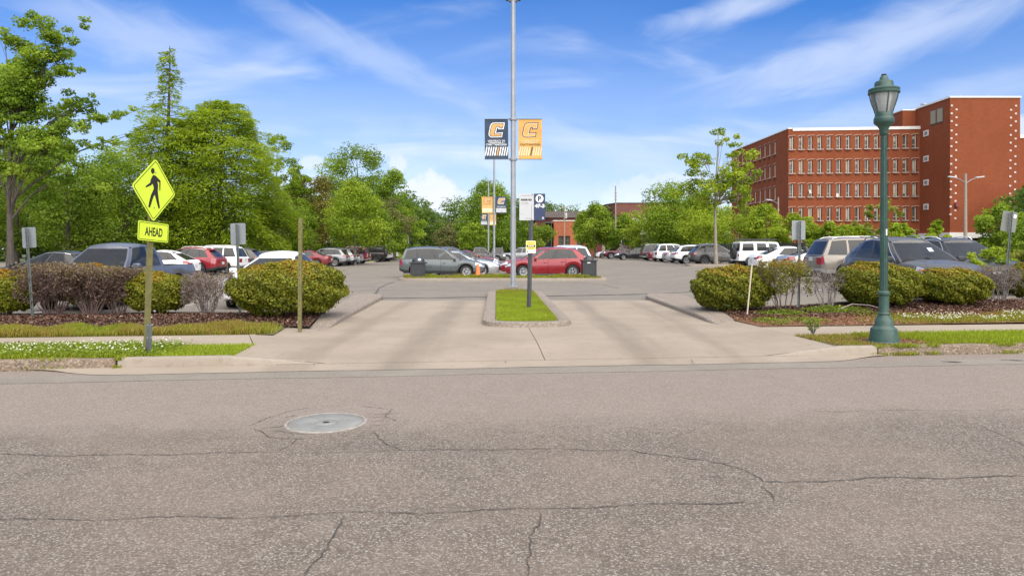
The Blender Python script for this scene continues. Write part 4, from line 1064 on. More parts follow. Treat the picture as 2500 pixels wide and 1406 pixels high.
def twig_shrub(label, px, top, w, Y, n0, seed, mat, levels=4, leaves=0, gz=None, r0=.011, group='bare twiggy shrubs in the street hedge', lred=.3, lm='hedge'):
    x = gx(px, Y); gz = (float(bedz(x, Y)) + .04 if x > 0 else KT + .05) if gz is None else gz
    h = EYE + (HPY - top) / FPX * Y - gz; Rx = w / 2 / FPX * Y
    r_ = np.random.default_rng(seed); mb = MB(); tips = []
    def grow(p, d, L, r, lv):
        d = d.normalized(); p1 = p + d * L * .5 + Vector(r_.normal(0, .018, 3)); p2 = p + d * L + Vector(r_.normal(0, .03, 3))
        p2.z = min(p2.z, h * r_.uniform(.93, 1.02)); q = math.hypot(p2.x / Rx, p2.y / Rx)
        if q > 1: p2.x /= q; p2.y /= q
        mb.tube([p, p1, p2], [r, r * .8, r * .55], 3 if lv < levels - 1 else 5, False); tips.append(p2)
        if lv > 0:
            for i in range(3 if lv > 1 else 4):
                nd = d + Vector(r_.normal(0, .55, 3)) + Vector((p2.x, p2.y, 0)) * .25 / Rx + Vector((0, 0, .18))
                grow(p1.lerp(p2, r_.uniform(.3, 1)), nd, L * r_.uniform(.5, .78), r * .6, lv - 1)
    for i in range(n0):
        a = r_.uniform(0, 6.28); sp_ = r_.uniform(.15, .95)
        grow(Vector((math.cos(a) * .08 * (1 + Rx), math.sin(a) * .08, -.03)), Vector((math.cos(a) * sp_ * Rx / h * 1.1, math.sin(a) * sp_ * .8 * Rx / h, 1)), h * r_.uniform(.42, .58), r0, levels)
    t = empty('twig_shrub', (x, Y, gz), 0, label, 'shrub', group)
    mb.build('twigs', M[mat], t, 70)
    if leaves:
        T = np.array([tuple(p) for p in tips]); T = T[T[:, 2] > h * .3]
        pos = T[r_.integers(0, len(T), leaves)] + r_.normal(0, .035, (leaves, 3)); q = r_.normal(size=(leaves, 3)) + np.array([0, 0, .6])
        tint = .36 + r_.normal(0, .14, leaves) + lred * sstep(.7, 1.0, pos[:, 2] / h)
        link('foliage', leaves_mesh('foliage', pos, q / np.linalg.norm(q, axis=1, keepdims=True), .05, .55, LM[lm], tint, .15), t)
    return t
LM['dry'] = leaf_mat('dry hedge leaf', [(0.05, (0.075, 0.045, 0.035)), (0.4, (0.14, 0.092, 0.070)), (0.6, (0.19, 0.135, 0.10)), (0.8, (0.21, 0.17, 0.05)), (1, (0.25, 0.20, 0.16))], .2)
twig_shrub('bare purplish brown hedge shrub nearest the left sign post', 130, 648, 165, 15.3, 30, 401, 'ptwig', 4, 9000, lm='dry')
twig_shrub('bare purplish brown hedge shrub in front of the pickup', 225, 656, 150, 15.2, 30, 402, 'ptwig', 4, 9000, lm='dry')
twig_shrub('bare purplish brown hedge shrub left of the green shrub by the crossing sign', 290, 658, 110, 15.4, 24, 403, 'ptwig', 4, 6000, lm='dry')
twig_shrub('bare grey brown shrub between two green shrubs left of the driveway', 505, 668, 112, 15.6, 24, 404, 'twig', 4, 1500, lm='dry')
twig_shrub('half bare shrub with reddish olive leaves beside the right sign post', 1914, 637, 128, 16.0, 13, 405, 'ptwig', 4, 4200)
twig_shrub('bare pale grey twig shrub right of the right sign post', 2020, 658, 66, 16.2, 10, 406, 'twig', 3, 0, r0=.013)
twig_shrub('bare grey twig shrub in front of the headlight of the dark SUV', 2440, 652, 88, 17.0, 16, 407, 'twig', 4, 500, lm='dry')
twig_shrub('bare brown stems between the two clipped shrubs by the lamp post', 2232, 664, 60, 16.6, 8, 408, 'ptwig', 3, 350)

# ================================================================ grass, clover, litter (uncountable)
LM['grass'] = leaf_mat('grass blade', [(0.05, (0.34, 0.22, 0.075)), (0.28, (0.30, 0.25, 0.050)), (0.5, (0.24, 0.30, 0.026)), (0.75, (0.32, 0.41, 0.028)), (1.0, (0.42, 0.48, 0.05))], 0.38)
def blades(name, pts, h, w, tint, mat=None, bend=.5, parent=None):
    n = len(pts); a = rng.uniform(0, 6.28, n); d = np.stack([np.cos(a), np.sin(a), 0 * a], 1); sd = np.stack([-np.sin(a), np.cos(a), 0 * a], 1)
    hh = (h * rng.uniform(.45, 1.25, n))[:, None] if np.isscalar(h) else (h * rng.uniform(.5, 1.25, n))[:, None]
    v = np.empty((n, 4, 3)); upv = np.array([0, 0, 1.0])
    v[:, 0] = pts - sd * w / 2; v[:, 1] = pts + sd * w / 2
    b_ = rng.uniform(.1, 1, n)[:, None] * bend
    v[:, 2] = pts + upv * hh * .62 + d * hh * b_ * .35 + sd * w * .35; v[:, 3] = pts + upv * hh * (1 - b_ * .25) + d * hh * b_
    me = bpy.data.meshes.new(name); me.vertices.add(4 * n); me.vertices.foreach_set('co', v.ravel())
    me.loops.add(4 * n); me.loops.foreach_set('vertex_index', np.tile([0, 1, 2, 3], n).astype(np.int32) + np.repeat(np.arange(n) * 4, 4).astype(np.int32))
    me.polygons.add(n); me.polygons.foreach_set('loop_start', np.arange(0, 4 * n, 4, dtype=np.int32)); me.polygons.foreach_set('loop_total', np.full(n, 4, dtype=np.int32))
    me.update(calc_edges=True)
    t = me.attributes.new('tint', 'FLOAT', 'FACE'); t.data.foreach_set('value', np.clip(tint, 0, 1).astype(np.float32)); me.materials.append(mat or LM['grass'])
    o = link(name, me, parent)
    if parent is None: o['kind'] = 'stuff'
    return o
def uvpts(n, u0, u1, v0, v1, zf):
    u = rng.uniform(u0, u1, n); v = rng.uniform(v0, v1, n)
    x = u * UX - v * UY; y = K0 + u * UY + v * UX
    return np.stack([x, y, zf(x, y)], 1), u, v
def pnoise(x, y, s=1.0, ph=0.0):
    return .5 + .25 * (np.sin(x * 1.7 * s + ph) * np.cos(y * 2.3 * s - ph) + np.sin(x * 3.9 * s + y * 2.9 * s + ph * 2) * .6 + np.sin(y * 6.1 * s - x * 5.3 * s) * .4)
ST = lambda o, lab=None: tag(o, lab, None, None, 'stuff')
# left verge: clover towards the left, lush short grass near the driveway
p, u, v = uvpts(60000, -16, -3.9, .14, 1.30, lambda x, y: 0 * x + KT - .014)
keep = (u < -4.0 + rng.normal(0, .04, len(u)))
p, u = p[keep], u[keep]
cl_ = sstep(-4.9, -5.7, u)
ST(blades('grass', p, .055 + .035 * cl_, .008, .55 + .14 * sstep(-5.6, -4.9, u) + .16 * (pnoise(p[:, 0], p[:, 1], 1.5) - .5) + rng.normal(0, .12, len(p))), 'bright verge grass along the left kerb')
LM['clover'] = leaf_mat('clover leaf', [(0.1, (0.10, 0.16, 0.016)), (0.5, (0.19, 0.27, 0.025)), (0.9, (0.32, 0.39, 0.05))], .35)
p, u, v = uvpts(22000, -16, -4.8, .16, 1.33, lambda x, y: 0 * x + KT)
p = p[u < -5.05 + rng.normal(0, .12, len(u))]; p[:, 2] += rng.uniform(.02, .10, len(p)); q = rng.normal(0, .45, (len(p), 3)) + [0, 0, 1]
ST(link('clover', leaves_mesh('clover', p, q / np.linalg.norm(q, axis=1, keepdims=True), .034, .9, LM['clover'], .5 + rng.normal(0, .2, len(p)))))
def clover_heads(name, pts):
    n = len(pts); mb = MB(); base = [(0, 0, 1), (0, 0, -1)] + [(math.cos(i * 1.2566), math.sin(i * 1.2566), .1) for i in range(5)]
    f = [(0, 2 + i, 2 + (i + 1) % 5) for i in range(5)] + [(1, 2 + (i + 1) % 5, 2 + i) for i in range(5)]
    for q in pts:
        r = random.uniform(.009, .017); mb.add([(q[0] + b[0] * r, q[1] + b[1] * r, q[2] + b[2] * r * 1.1) for b in base], f)
    o = mb.build(name, M['clover_white']); o['kind'] = 'stuff'; return o
M['clover_white'] = plain('clover blossom', (0.56, 0.56, 0.42), .8, 0, .15, 40)
p, u, v = uvpts(1250, -16, -4.7, .2, 1.30, lambda x, y: 0 * x + KT)
p = p[(u < -5.1 + rng.normal(0, .15, len(u))) & (rng.random(len(u)) < .35 + .65 * pnoise(p[:, 0], p[:, 1], 1.2))]; p[:, 2] += rng.uniform(.07, .125, len(p))
clover_heads('clover_blossoms', p)
# left grass bed behind the sidewalk: taller, drier, orange tinted
p, u, v = uvpts(60000, -16, -3.95, 2.66, 3.95, lambda x, y: 0 * x + KT)
edge = 3.55 + .22 * np.sin(u * 2.1) + .14 * np.sin(u * 5.3) + rng.normal(0, .10, len(u))
keep = (v < edge) & (u < -4.15 + rng.normal(0, .1, len(u))); p, u, v = p[keep], u[keep], v[keep]
ST(blades('grass', p, .06 + .13 * pnoise(p[:, 0], p[:, 1], 1.6), .009, .33 + .50 * (pnoise(p[:, 0], p[:, 1], .9, 1) - .5) - .10 * sstep(-7.5, -10, u) + rng.normal(0, .13, len(p))))
# right verge
p, u, v = uvpts(64000, 5.0, 20, .16, 1.50, lambda x, y: 0 * x + KT - .014)
lamp_u = uv_of(gx(2160, 11.15), 11.15)[0]
bare = np.exp(-(((u - lamp_u - .15) / .62) ** 2 + ((v - .55) / .55) ** 2))
left = u < lamp_u
keep = (bare + rng.normal(0, .1, len(u)) < .42) & ((u > lamp_u) | ((u > 5.12 + (1.45 - v) * .12) & (v < 1.5))) & (rng.random(len(u)) < np.where(left, .6, 1))
p, u, v = p[keep], u[keep], v[keep]; left = u < lamp_u
ST(blades('grass', p, np.where(left, .06, .085), .0085, np.where(left, .36, .56) + .12 * sstep(lamp_u + .6, lamp_u + 2, u) * 1 + .2 * (pnoise(p[:, 0], p[:, 1], 1.4, 2) - .5) + rng.normal(0, .13, len(p))))
p, u, v = uvpts(120, 9.2, 16, .3, 1.45, lambda x, y: 0 * x + KT + .07); clover_heads('clover_blossoms', p)
# right beds: weedy clover strip with straw
bz = lambda x, y: bedz(x, y) + .012
p, u, v = uvpts(42000, 7.4, 20, 2.84, 4.3, bz)
keep = (v < 3.75 + .25 * np.sin(u * 2.3) + rng.normal(0, .14, len(u))) & (rng.random(len(u)) < sstep(7.6, 9.3, u) * .9 + .06); p, u, v = p[keep], u[keep], v[keep]
ST(blades('grass', p, .085, .009, .44 + .3 * (pnoise(p[:, 0], p[:, 1], 1.2, 3) - .5) - .16 * sstep(3.3, 3.8, v) + rng.normal(0, .13, len(p))))
p, u, v = uvpts(1300, 8.6, 17, 2.9, 3.8, lambda x, y: bz(x, y) + .06); p = p[pnoise(p[:, 0], p[:, 1], 1.2, 3) > .42]; p[:, 2] += rng.uniform(0, .05, len(p)); clover_heads('clover_blossoms', p)
def weed_patch(cx, cy, rx, ry, n, h, tint):
    a = rng.uniform(0, 6.28, n); r = np.sqrt(rng.random(n)); x = cx + np.cos(a) * r * rx; y = cy + np.sin(a) * r * ry
    pts = np.stack([x, y, bz(x, y) + rng.uniform(0, h, n) * (1 - r * .6)], 1); q = rng.normal(0, .5, (n, 3)) + [0, 0, .9]
    ST(link('weeds', leaves_mesh('weeds', pts, q / np.linalg.norm(q, axis=1, keepdims=True), .06, .4, LM['clover'], tint + rng.normal(0, .2, n))))
for px, py, w, n, h in ((1905, 768, 70, 1700, .13), (2030, 765, 90, 2600, .16), (1960, 782, 60, 700, .08), (1880, 785, 40, 600, .10), (2120, 772, 50, 700, .08)):
    c = ground(px, py, .1); weed_patch(c.x, c.y, w / FPX * c.y, .55, n, h, .42)
# the lone weed by the sidewalk edge
def lone_weed(px, py, Y, h, n):
    t = empty('weed', (gx(px, Y), Y, KT - .01), 0, 'tall branching roadside weed at the sidewalk edge left of the lamp post', 'weed'); mb = MB(); L, Nn, D = [], [], []
    for i in range(n):
        a = rng.uniform(0, 6.28); sp_ = rng.uniform(.1, .9); e = Vector((math.cos(a) * sp_ * h * .8, math.sin(a) * sp_ * h * .4, h * rng.uniform(.5, 1))); m_ = e * .5 + Vector((0, 0, .05))
        mb.tube([(0, 0, 0), m_, e], [.006, .004, .002], 4, False)
        for s in np.linspace(.25, 1, 11):
            for k in range(2):
                q = (m_ * (2 * s) if s < .5 else m_.lerp(e, 2 * s - 1)); d = rng.normal(0, 1, 3); d[2] = abs(d[2]) * .5; d /= np.linalg.norm(d); L.append(np.array(q) + d * .03); D.append(d); Nn.append(unit(1)[0] * .5 + [0, 0, .8])
    Nn = np.array(Nn); Nn /= np.linalg.norm(Nn, axis=1, keepdims=True)
    mb.build('stem', M['gpost'], t); link('foliage', leaves_mesh('foliage', np.array(L), Nn, .065, .28, LM['clover'], .5 + rng.normal(0, .2, len(L)), .05, np.array(D)), t)
lone_weed(1985, 825, 12.1, .33, 9)
# median and island grass
def poly_pts(poly, n, z):
    P = np.array(poly); mn, mxx = P.min(0), P.max(0); q = rng.uniform(mn, mxx, (n * 2, 2)); ins = np.zeros(len(q), bool); j = len(P) - 1
    for i in range(len(P)):
        c = ((P[i, 1] > q[:, 1]) != (P[j, 1] > q[:, 1])) & (q[:, 0] < (P[j, 0] - P[i, 0]) * (q[:, 1] - P[i, 1]) / (P[j, 1] - P[i, 1] + 1e-12) + P[i, 0]); ins ^= c; j = i
    q = q[ins][:n]; return np.stack([q[:, 0], q[:, 1], z + lotz(q[:, 0], q[:, 1])], 1)
p = poly_pts(inset(med_in, .01), 60000, .10)
ST(blades('grass', p, .055 + .02 * sstep(20, 25, p[:, 1]), .010, .66 - .42 * sstep(19, 23.5, p[:, 1]) * pnoise(p[:, 0], p[:, 1], 1.5) + .34 * (pnoise(p[:, 0], p[:, 1], 1.1) - .5) - .16 * np.exp(-((p[:, 0] - .95) / .2) ** 2) + rng.normal(0, .11, len(p))))
p = poly_pts(inset(isl_in, .02), 26000, .12)
ST(blades('grass', p, .10 + .08 * (pnoise(p[:, 0], p[:, 1], .9) > .62), .018, .40 + .4 * (pnoise(p[:, 0], p[:, 1], .8, 2) - .5) + rng.normal(0, .13, len(p))))
p = poly_pts(lis_in, 3000, .13); ST(blades('grass', p, .12, .03, .5 + rng.normal(0, .15, len(p))))
n = 9000; p = np.stack([rng.uniform(-34, -10, n), rng.uniform(108, 133, n), np.zeros(n)], 1); p[:, 2] = .04 + .9 * sstep(108, 130, p[:, 1]); ST(blades('grass', p, .25, .10, .58 + rng.normal(0, .12, n)))
# weeds in the gutter
for px, py, w, n in ((2200, 860, 40, 420), (2255, 855, 20, 120), (2430, 852, 35, 200), (2160, 866, 15, 80), (296, 893, 9, 160), (120, 897, 60, 90)):
    c = ground(px, py, -.03); x = c.x + rng.normal(0, w / FPX * c.y * .5, n); y = K0 + x * math.tan(ANG) + rng.normal(.02, .03, n); z = np.where(y > K0 + x * math.tan(ANG), .06, -.055)
    ST(blades('grass', np.stack([x, y, z], 1), .07, .008, .5 + rng.normal(0, .15, n), bend=1.0))
# bark chips and fallen leaves
LM['chip'] = leaf_mat('bark chips', [(0.05, (0.045, 0.022, 0.014)), (0.4, (0.10, 0.05, 0.032)), (0.75, (0.17, 0.092, 0.062)), (0.93, (0.26, 0.175, 0.135)), (1, (0.42, 0.36, 0.30))], 0)
def chips(name, pts, ln, tint, wd=.38, mat='chip'):
    q = rng.normal(0, .42, (len(pts), 3)) + [0, 0, 1]
    return ST(link(name, leaves_mesh(name, pts, q / np.linalg.norm(q, axis=1, keepdims=True), ln, wd, LM[mat], tint, .10)))
p, u, v = uvpts(26000, -16, -3.6, 3.55, 6.55, lambda x, y: 0 * x + KT); p[:, 2] += .018 + .05 * sstep(3.7, 4.6, v) * sstep(6.6, 5.6, v) + rng.uniform(0, .03, len(p)); kk = u < -.03 + np.array([UL(q) for q in v]); chips('bark_chips', p[kk], .075, .45 + rng.normal(0, .24, kk.sum()))
p, u, v = uvpts(26000, 4.7, 20, 3.6, 6.0, lambda x, y: bedz(x, y) + .035); p[:, 2] += .03 * sstep(4.4, 5.2, v) + rng.uniform(0, .03, len(p))
keep = (rng.random(len(u)) < sstep(3.5, 4.7, v)) & (u > 0.03 + np.array([UR(q) for q in v])); chips('bark_chips', p[keep], .075, .46 + rng.normal(0, .24, keep.sum()))
LM['needle'] = leaf_mat('pine straw', [(0.05, (0.11, 0.045, 0.02)), (0.5, (0.25, 0.115, 0.05)), (0.95, (0.40, 0.25, 0.15))], 0)
p, u, v = uvpts(17000, 4.75, 20, 2.82, 4.5, lambda x, y: bedz(x, y) + .02); p = p[u > .03 + np.array([max(UR(q), 5.18 if q < 3.9 else 0) for q in v])]; p[:, 2] += rng.uniform(0, .03, len(p)); chips('pine_straw', p, .12, .45 + rng.normal(0, .22, len(p)), .09, 'needle')
p, u, v = uvpts(3500, 5.15, 7.6, .2, 1.5, lambda x, y: 0 * x + KT); keep = (u > 5.25) | (v > 1.0); chips('pine_straw', p[keep], .10, .45 + rng.normal(0, .2, keep.sum()), .09, 'needle')
p, u, v = uvpts(260, -8, 8, 2.7, 4.0, lambda x, y: 0 * x + KT + .02); keep = (u < -4.4) | (u > 5.2); chips('fallen_leaves', p[keep], .05, rng.uniform(.5, 1, keep.sum()), .6)
# ================================================================ vehicles
M['glass'] = glassy('tinted car glass', (0.55, 0.60, 0.60), 0.36, 0.02, (0.034, 0.035, 0.035))
M['dglass'] = glassy('privacy car glass', (0.25, 0.27, 0.28), 0.78, 0.02, (0.026, 0.026, 0.026))
M['rubber'] = plain('tyre rubber', (0.022, 0.022, 0.023), 0.8, 0, .2, 12)
M['alloy'] = plain('silver alloy', (0.34, 0.345, 0.35), 0.38, 0.6, .08, 9)
M['dalloy'] = plain('dark alloy', (0.10, 0.10, 0.105), 0.35, 0.6, .1, 9)
M['plastic'] = plain('black trim plastic', (0.030, 0.031, 0.033), 0.55, 0, .15, 9)
M['gtrim'] = plain('grey brown bumper plastic', (0.115, 0.105, 0.095), 0.5, 0.1, .1, 6)
M['chrome'] = plain('bright trim', (0.72, 0.72, 0.72), 0.16, 0.95, .04, 6)
M['headl'] = plain('clear headlight', (0.62, 0.65, 0.68), 0.10, 0.35, .25, 14, coat=1)
M['tail'] = plain('red taillight', (0.24, 0.010, 0.012), 0.15, 0, .25, 12, coat=1)
M['amber'] = plain('amber lens', (0.80, 0.16, 0.05), 0.2, 0, .1, 9, coat=.6)
M['plate'] = plain('licence plate', (0.55, 0.57, 0.56), 0.5, 0, .12, 20)
M['cabin'] = plain('dark cabin trim', (0.035, 0.034, 0.034), 0.8, 0, .2, 5)
M['seat'] = plain('grey seat cloth', (0.10, 0.098, 0.095), 0.85, 0, .15, 6)
PAINT = {k: paint('paint ' + k, c, me, ro) for k, c, me, ro in (
    ('red', (0.225, 0.008, 0.015), .1, .3), ('white', (0.74, 0.74, 0.73), 0, .3), ('teal', (0.082, 0.097, 0.097), .2, .3), ('silver', (0.42, 0.43, 0.44), .55, .34),
    ('black', (0.010, 0.010, 0.011), .1, .28), ('navy', (0.082, 0.092, 0.122), .1, .32), ('dgrey', (0.050, 0.048, 0.044), .05, .35), ('tan', (0.205, 0.180, 0.150), .4, .38),
    ('maroon', (0.085, 0.008, 0.014), .25, .32), ('dred', (0.16, 0.014, 0.020), .25, .32), ('lblue', (0.40, 0.50, 0.60), .3, .34), ('grey', (0.22, 0.225, 0.23), .45, .34), ('cream', (0.60, 0.58, 0.53), .3, .34))}
BODY = PAINT['white']                                    # the colour the prototypes are built in

class PM:
    """patch mesh: merges equal corners so that shading runs on"""
    def __init__(s): s.v = []; s.k = {}; s.f = []
    def p(s, q):
        k = (round(q[0], 4), round(q[1], 4), round(q[2], 4))
        if k not in s.k: s.k[k] = len(s.v); s.v.append(tuple(q))
        return s.k[k]
    def quad(s, *pts):
        ids = []
        for q in pts:
            i = s.p(q)
            if i not in ids: ids.append(i)
        if len(ids) > 2: s.f.append(tuple(ids))
    def build(s, name, mat, parent, ang=40):
        if not s.f: return None
        me = bpy.data.meshes.new(name); me.from_pydata(s.v, [], s.f)
        bm = bmesh.new(); bm.from_mesh(me); bmesh.ops.recalc_face_normals(bm, faces=bm.faces[:]); bm.to_mesh(me); bm.free()
        me.materials.append(mat)
        me.polygons.foreach_set('use_smooth', [True] * len(me.polygons)); me.set_sharp_from_angle(angle=R(ang))
        return link(name, me, parent)
def cur(tab): xs_, ys_ = [t[0] for t in tab], [t[1] for t in tab]; return lambda x: float(np.interp(x, xs_, ys_))

_wheel = {}
def wheel_meshes(r, w, nsp, mat):
    key = (r, w, nsp, mat.name)
    if key in _wheel: return _wheel[key]
    b = MB(); rr = r * .66
    prof = [(rr, -w / 2 + .012), (r * .93, -w / 2), (r * .985, -w / 2 + .022), (r, -w / 2 + .05), (r, w / 2 - .05), (r * .985, w / 2 - .022), (r * .93, w / 2), (rr, w / 2 - .012), (rr, -w / 2 + .012)]
    b.lathe(prof, n=26, cap=False); tm = b.mesh('wheel', M['rubber'], 35)
    b = MB(); b.lathe([(rr + .004, w / 2 - .012), (rr - .004, w / 2 - .002), (rr * .92, w / 2 - .010), (rr * .90, w / 2 - .06), (rr * .3, w / 2 - .07)], n=26, cap=False)
    b.lathe([(rr * .24, w / 2 - .05), (rr * .22, w / 2 - .004), (rr * .05, w / 2)], n=12)
    for i in range(nsp):
        a = 2 * math.pi * i / nsp; Mx = Matrix.Rotation(a, 4, 'Z')
        b.prism([(rr * .12, -.028), (rr * .93, -.040), (rr * .93, .012), (rr * .12, .022)], w / 2 - .055, w / 2 - .012, Mx)
    rm = b.mesh('rim', mat, 35)
    b = MB(); b.lathe([(rr * .92, w / 2 - .065), (.01, w / 2 - .066)], n=20); dm = b.mesh('dark_backing', M['dark'])  # plain dark backing disc behind the spokes
    _wheel[key] = (tm, rm, dm); return _wheel[key]

def vehicle(P, name, cat):
    """builds a whole vehicle at the origin, nose towards +x; returns its empty"""
    root = empty(name, (0, 0, 0)); root['category'] = cat
    L, Wd, r = P['L'], P['W'], P['r']; xr, xf = P['xr'], P['xf']; E = L / 2
    belt, topc, low, plan = cur(P['belt']), cur(P['top']), cur(P['low']), cur(P['plan'])
    AR = r * P.get('arch', 1.14)
    def zb(x):
        z = low(x)
        for xc in (xr, xf):
            if abs(x - xc) <= AR + 1e-6: z = max(z, r + math.sqrt(max(0, AR * AR - (x - xc) ** 2)))
        return min(z, belt(x) - .12)
    st_ = set(np.round(np.linspace(-E, E, 23), 4)) | {round(E - q, 4) for q in (.04, .10, .18, .35)} | {round(-E + q, 4) for q in (.04, .10, .18, .3)}
    for xc in (xr, xf):
        st_ = {x for x in st_ if abs(x - xc) > AR + .03}
        for k in range(11): st_.add(round(xc + AR * math.cos(math.pi * k / 10), 4))
    fixed = [P['rb'], P['fb']] + [x for d in P['doors'] for x in d] + ([P['bed'][0], P['bed'][1]] if 'bed' in P else [])
    st_ = {x for x in st_ if all(abs(x - f) > .02 for f in fixed)} | {round(f, 4) for f in fixed}
    S = sorted(st_)
    # drop verticals at the arch ends
    full = []
    for x in S:
        for xc in (xr, xf):
            if abs(x - (xc - AR)) < 1e-3: full.append((x - .001, low(x)))
        full.append((x, None))
        for xc in (xr, xf):
            if abs(x - (xc + AR)) < 1e-3: full.append((x + .001, low(x)))
    fr = P.get('fr', [0, .20, .50, .76, 1.0]); wm = P.get('wm', [.94, .985, 1.0, .985, .925])
    def sect(x, zo, s):
        b0 = zo if zo is not None else zb(x); b1 = belt(x); W_ = Wd * plan(x)
        rows = [(x, s * (W_ * wm[0] - .10), b0 + .015)]
        for f, w in zip(fr, wm): rows.append((x, s * W_ * w, b0 + (b1 - b0) * f))
        t = topc(x); rows.append((x, s * W_ * wm[4] * .86, b1 + (t - b1) * .55)); rows.append((x, s * W_ * wm[4] * .45, b1 + (t - b1) * .93)); rows.append((x, 0, t)); return rows
    body, clad, parts = PM(), PM(), {}
    def part(k): return parts.setdefault(k, PM())
    hl, tl = E - P.get('hl', .40), -E + P.get('tl', .25)
    hr, tr = P.get('hrow', (3, 4)), P.get('trow', (3, 4))
    cladrow = P.get('clad', 1)
    for s in (-1, 1):
        secs = [sect(x, zo, s) for x, zo in full]
        for i in range(len(secs) - 1):
            a, b = secs[i], secs[i + 1]; x0, x1 = full[i][0], full[i + 1][0]; xm = (x0 + x1) / 2
            for j in range(len(a) - 1):
                tgt = body; A = [a[j], b[j], b[j + 1], a[j + 1]]
                if j <= cladrow: tgt = clad
                elif j <= 4:
                    if xm > hl and hr[0] <= j <= hr[1]: tgt = part('headlight%d' % s)
                    elif xm < tl and tr[0] <= j <= tr[1]: tgt = part('taillight%d' % s)
                    else:
                        for di, d in enumerate(P['doors']):
                            if d[0] - 1e-4 <= x0 and x1 <= d[1] + 1e-4:
                                tgt = part('door%d%d' % (di, s)); q = .008
                                A = [(min(max(p[0], d[0] + q), d[1] - q), p[1], p[2]) for p in A]
                else:
                    if P['rb'] + .001 < xm < P['fb'] - .001: continue
                    if 'bed' in P and P['bed'][0] < xm < P['bed'][1] and j > 5: continue
                    if 'bed' in P and P['bed'][0] < xm < P['bed'][1] and j == 5: tgt = body
                    elif xm > P['fb']: tgt = part('bonnet')
                tgt.quad(*A)
    # nose and tail faces
    cols = [-1, -.80, -.58, -.3, .3, .58, .80, 1]
    for end, sg in ((E, 1), (-E, -1)):
        se = sect(end, None, 1)
        bul = P.get('bulge', .05)
        def pt(row, c):
            y = row[1] * c; return (end + sg * bul * (1 - c * c), y, row[2])
        for j in range(1, 5):
            for k in range(len(cols) - 1):
                c0, c1 = cols[k], cols[k + 1]; cm = (c0 + c1) / 2; s = 1 if cm > 0 else -1
                tgt = body
                if j <= cladrow: tgt = clad
                elif sg > 0:
                    if hr[0] <= j <= hr[1] and abs(cm) > P.get('hcol', .6): tgt = part('headlight%d' % s)
                    elif P.get('grow', (2, 3))[0] <= j <= P.get('grow', (2, 3))[1] and abs(cm) < P.get('gcol', .6): tgt = part('grille')
                else:
                    if tr[0] <= j <= tr[1] and abs(cm) > P.get('tcol', .62): tgt = part('taillight%d' % s)
                tgt.quad(pt(se[j], c0), pt(se[j], c1), pt(se[j + 1], c1), pt(se[j + 1], c0))
        for j in (5, 6, 7):
            for k in range(len(cols) - 1):
                tgt = part('bonnet') if sg > 0 and P['fb'] < E - .3 else body
                e0, e1 = se[j], se[j + 1]
                tgt.quad((end + sg * bul * (1 - cols[k] ** 2) * (1 if j == 5 else .0), e0[1] * cols[k], e0[2]), (end + sg * bul * (1 - cols[k + 1] ** 2) * (1 if j == 5 else .0), e0[1] * cols[k + 1], e0[2]), (end, e1[1] * cols[k + 1], e1[2]), (end, e1[1] * cols[k], e1[2]))
    # greenhouse
    rb, fb, rt, ft = P['rb'], P['fb'], P['rt'], P['ft']; roof = cur(P['roof']); wr = P['wr']
    def SP(u, f, s):
        """point on the cabin side: u from the rear (0) to the screen (1), f from belt (0) to roof (1)"""
        xb = rb + (fb - rb) * u; xt = rt + (ft - rt) * u
        yb = Wd * plan(xb) * wm[4] - .012; zz = belt(xb) - .01
        bow = .035 * math.sin(math.pi * f)
        wt = wr * (1 - .10 * max(0, u - .75) / .25 - P.get('taper', .10) * max(0, .3 - u) / .3)
        return (xb + (xt - xb) * f, s * (yb + (wt - yb) * f + bow), zz + (roof(u) - .05 - zz) * f)
    wins = P['wins']; us = sorted({0.0, 1.0} | {w[0] for w in wins} | {w[1] for w in wins} | set(np.linspace(0, 1, 9).round(3)))
    us = [u for i, u in enumerate(us) if i == 0 or u - us[i - 1] > .012 or any(abs(u - w[k]) < 1e-6 for w in wins for k in (0, 1))]
    f0, f1 = P.get('wf', (.07, .92)); fs_ = [0, f0, .35, .65, f1, 1]
    wp = {}
    for s in (-1, 1):
        for i in range(len(us) - 1):
            for j in range(5):
                um = (us[i] + us[i + 1]) / 2; tgt = body
                if 1 <= j <= 3:
                    for wi, w in enumerate(wins):
                        if w[0] - 1e-4 <= us[i] and us[i + 1] <= w[1] + 1e-4: tgt = wp.setdefault((wi, s), PM())
                    if tgt is body and P.get('blackpillar', 1) and wins[0][0] < um < wins[-1][1]: tgt = part('pillar_trim%d_%d' % (s, sum(w[1] < um for w in wins)))
                tgt.quad(SP(us[i], fs_[j], s), SP(us[i + 1], fs_[j], s), SP(us[i + 1], fs_[j + 1], s), SP(us[i], fs_[j + 1], s))
        # roof edge and half roof
        for i in range(len(us) - 1):
            def RP(u, q):
                e = SP(u, 1, s); return (e[0], e[1] * q, e[2] + .05 * (1 - q ** 3.2) + .012 * (1 - q))
            qs = [1, .93, .7, .35, 0]
            for a, b in zip(qs[:-1], qs[1:]):
                body.quad(RP(us[i], a), RP(us[i + 1], a), RP(us[i + 1], b), RP(us[i], b))
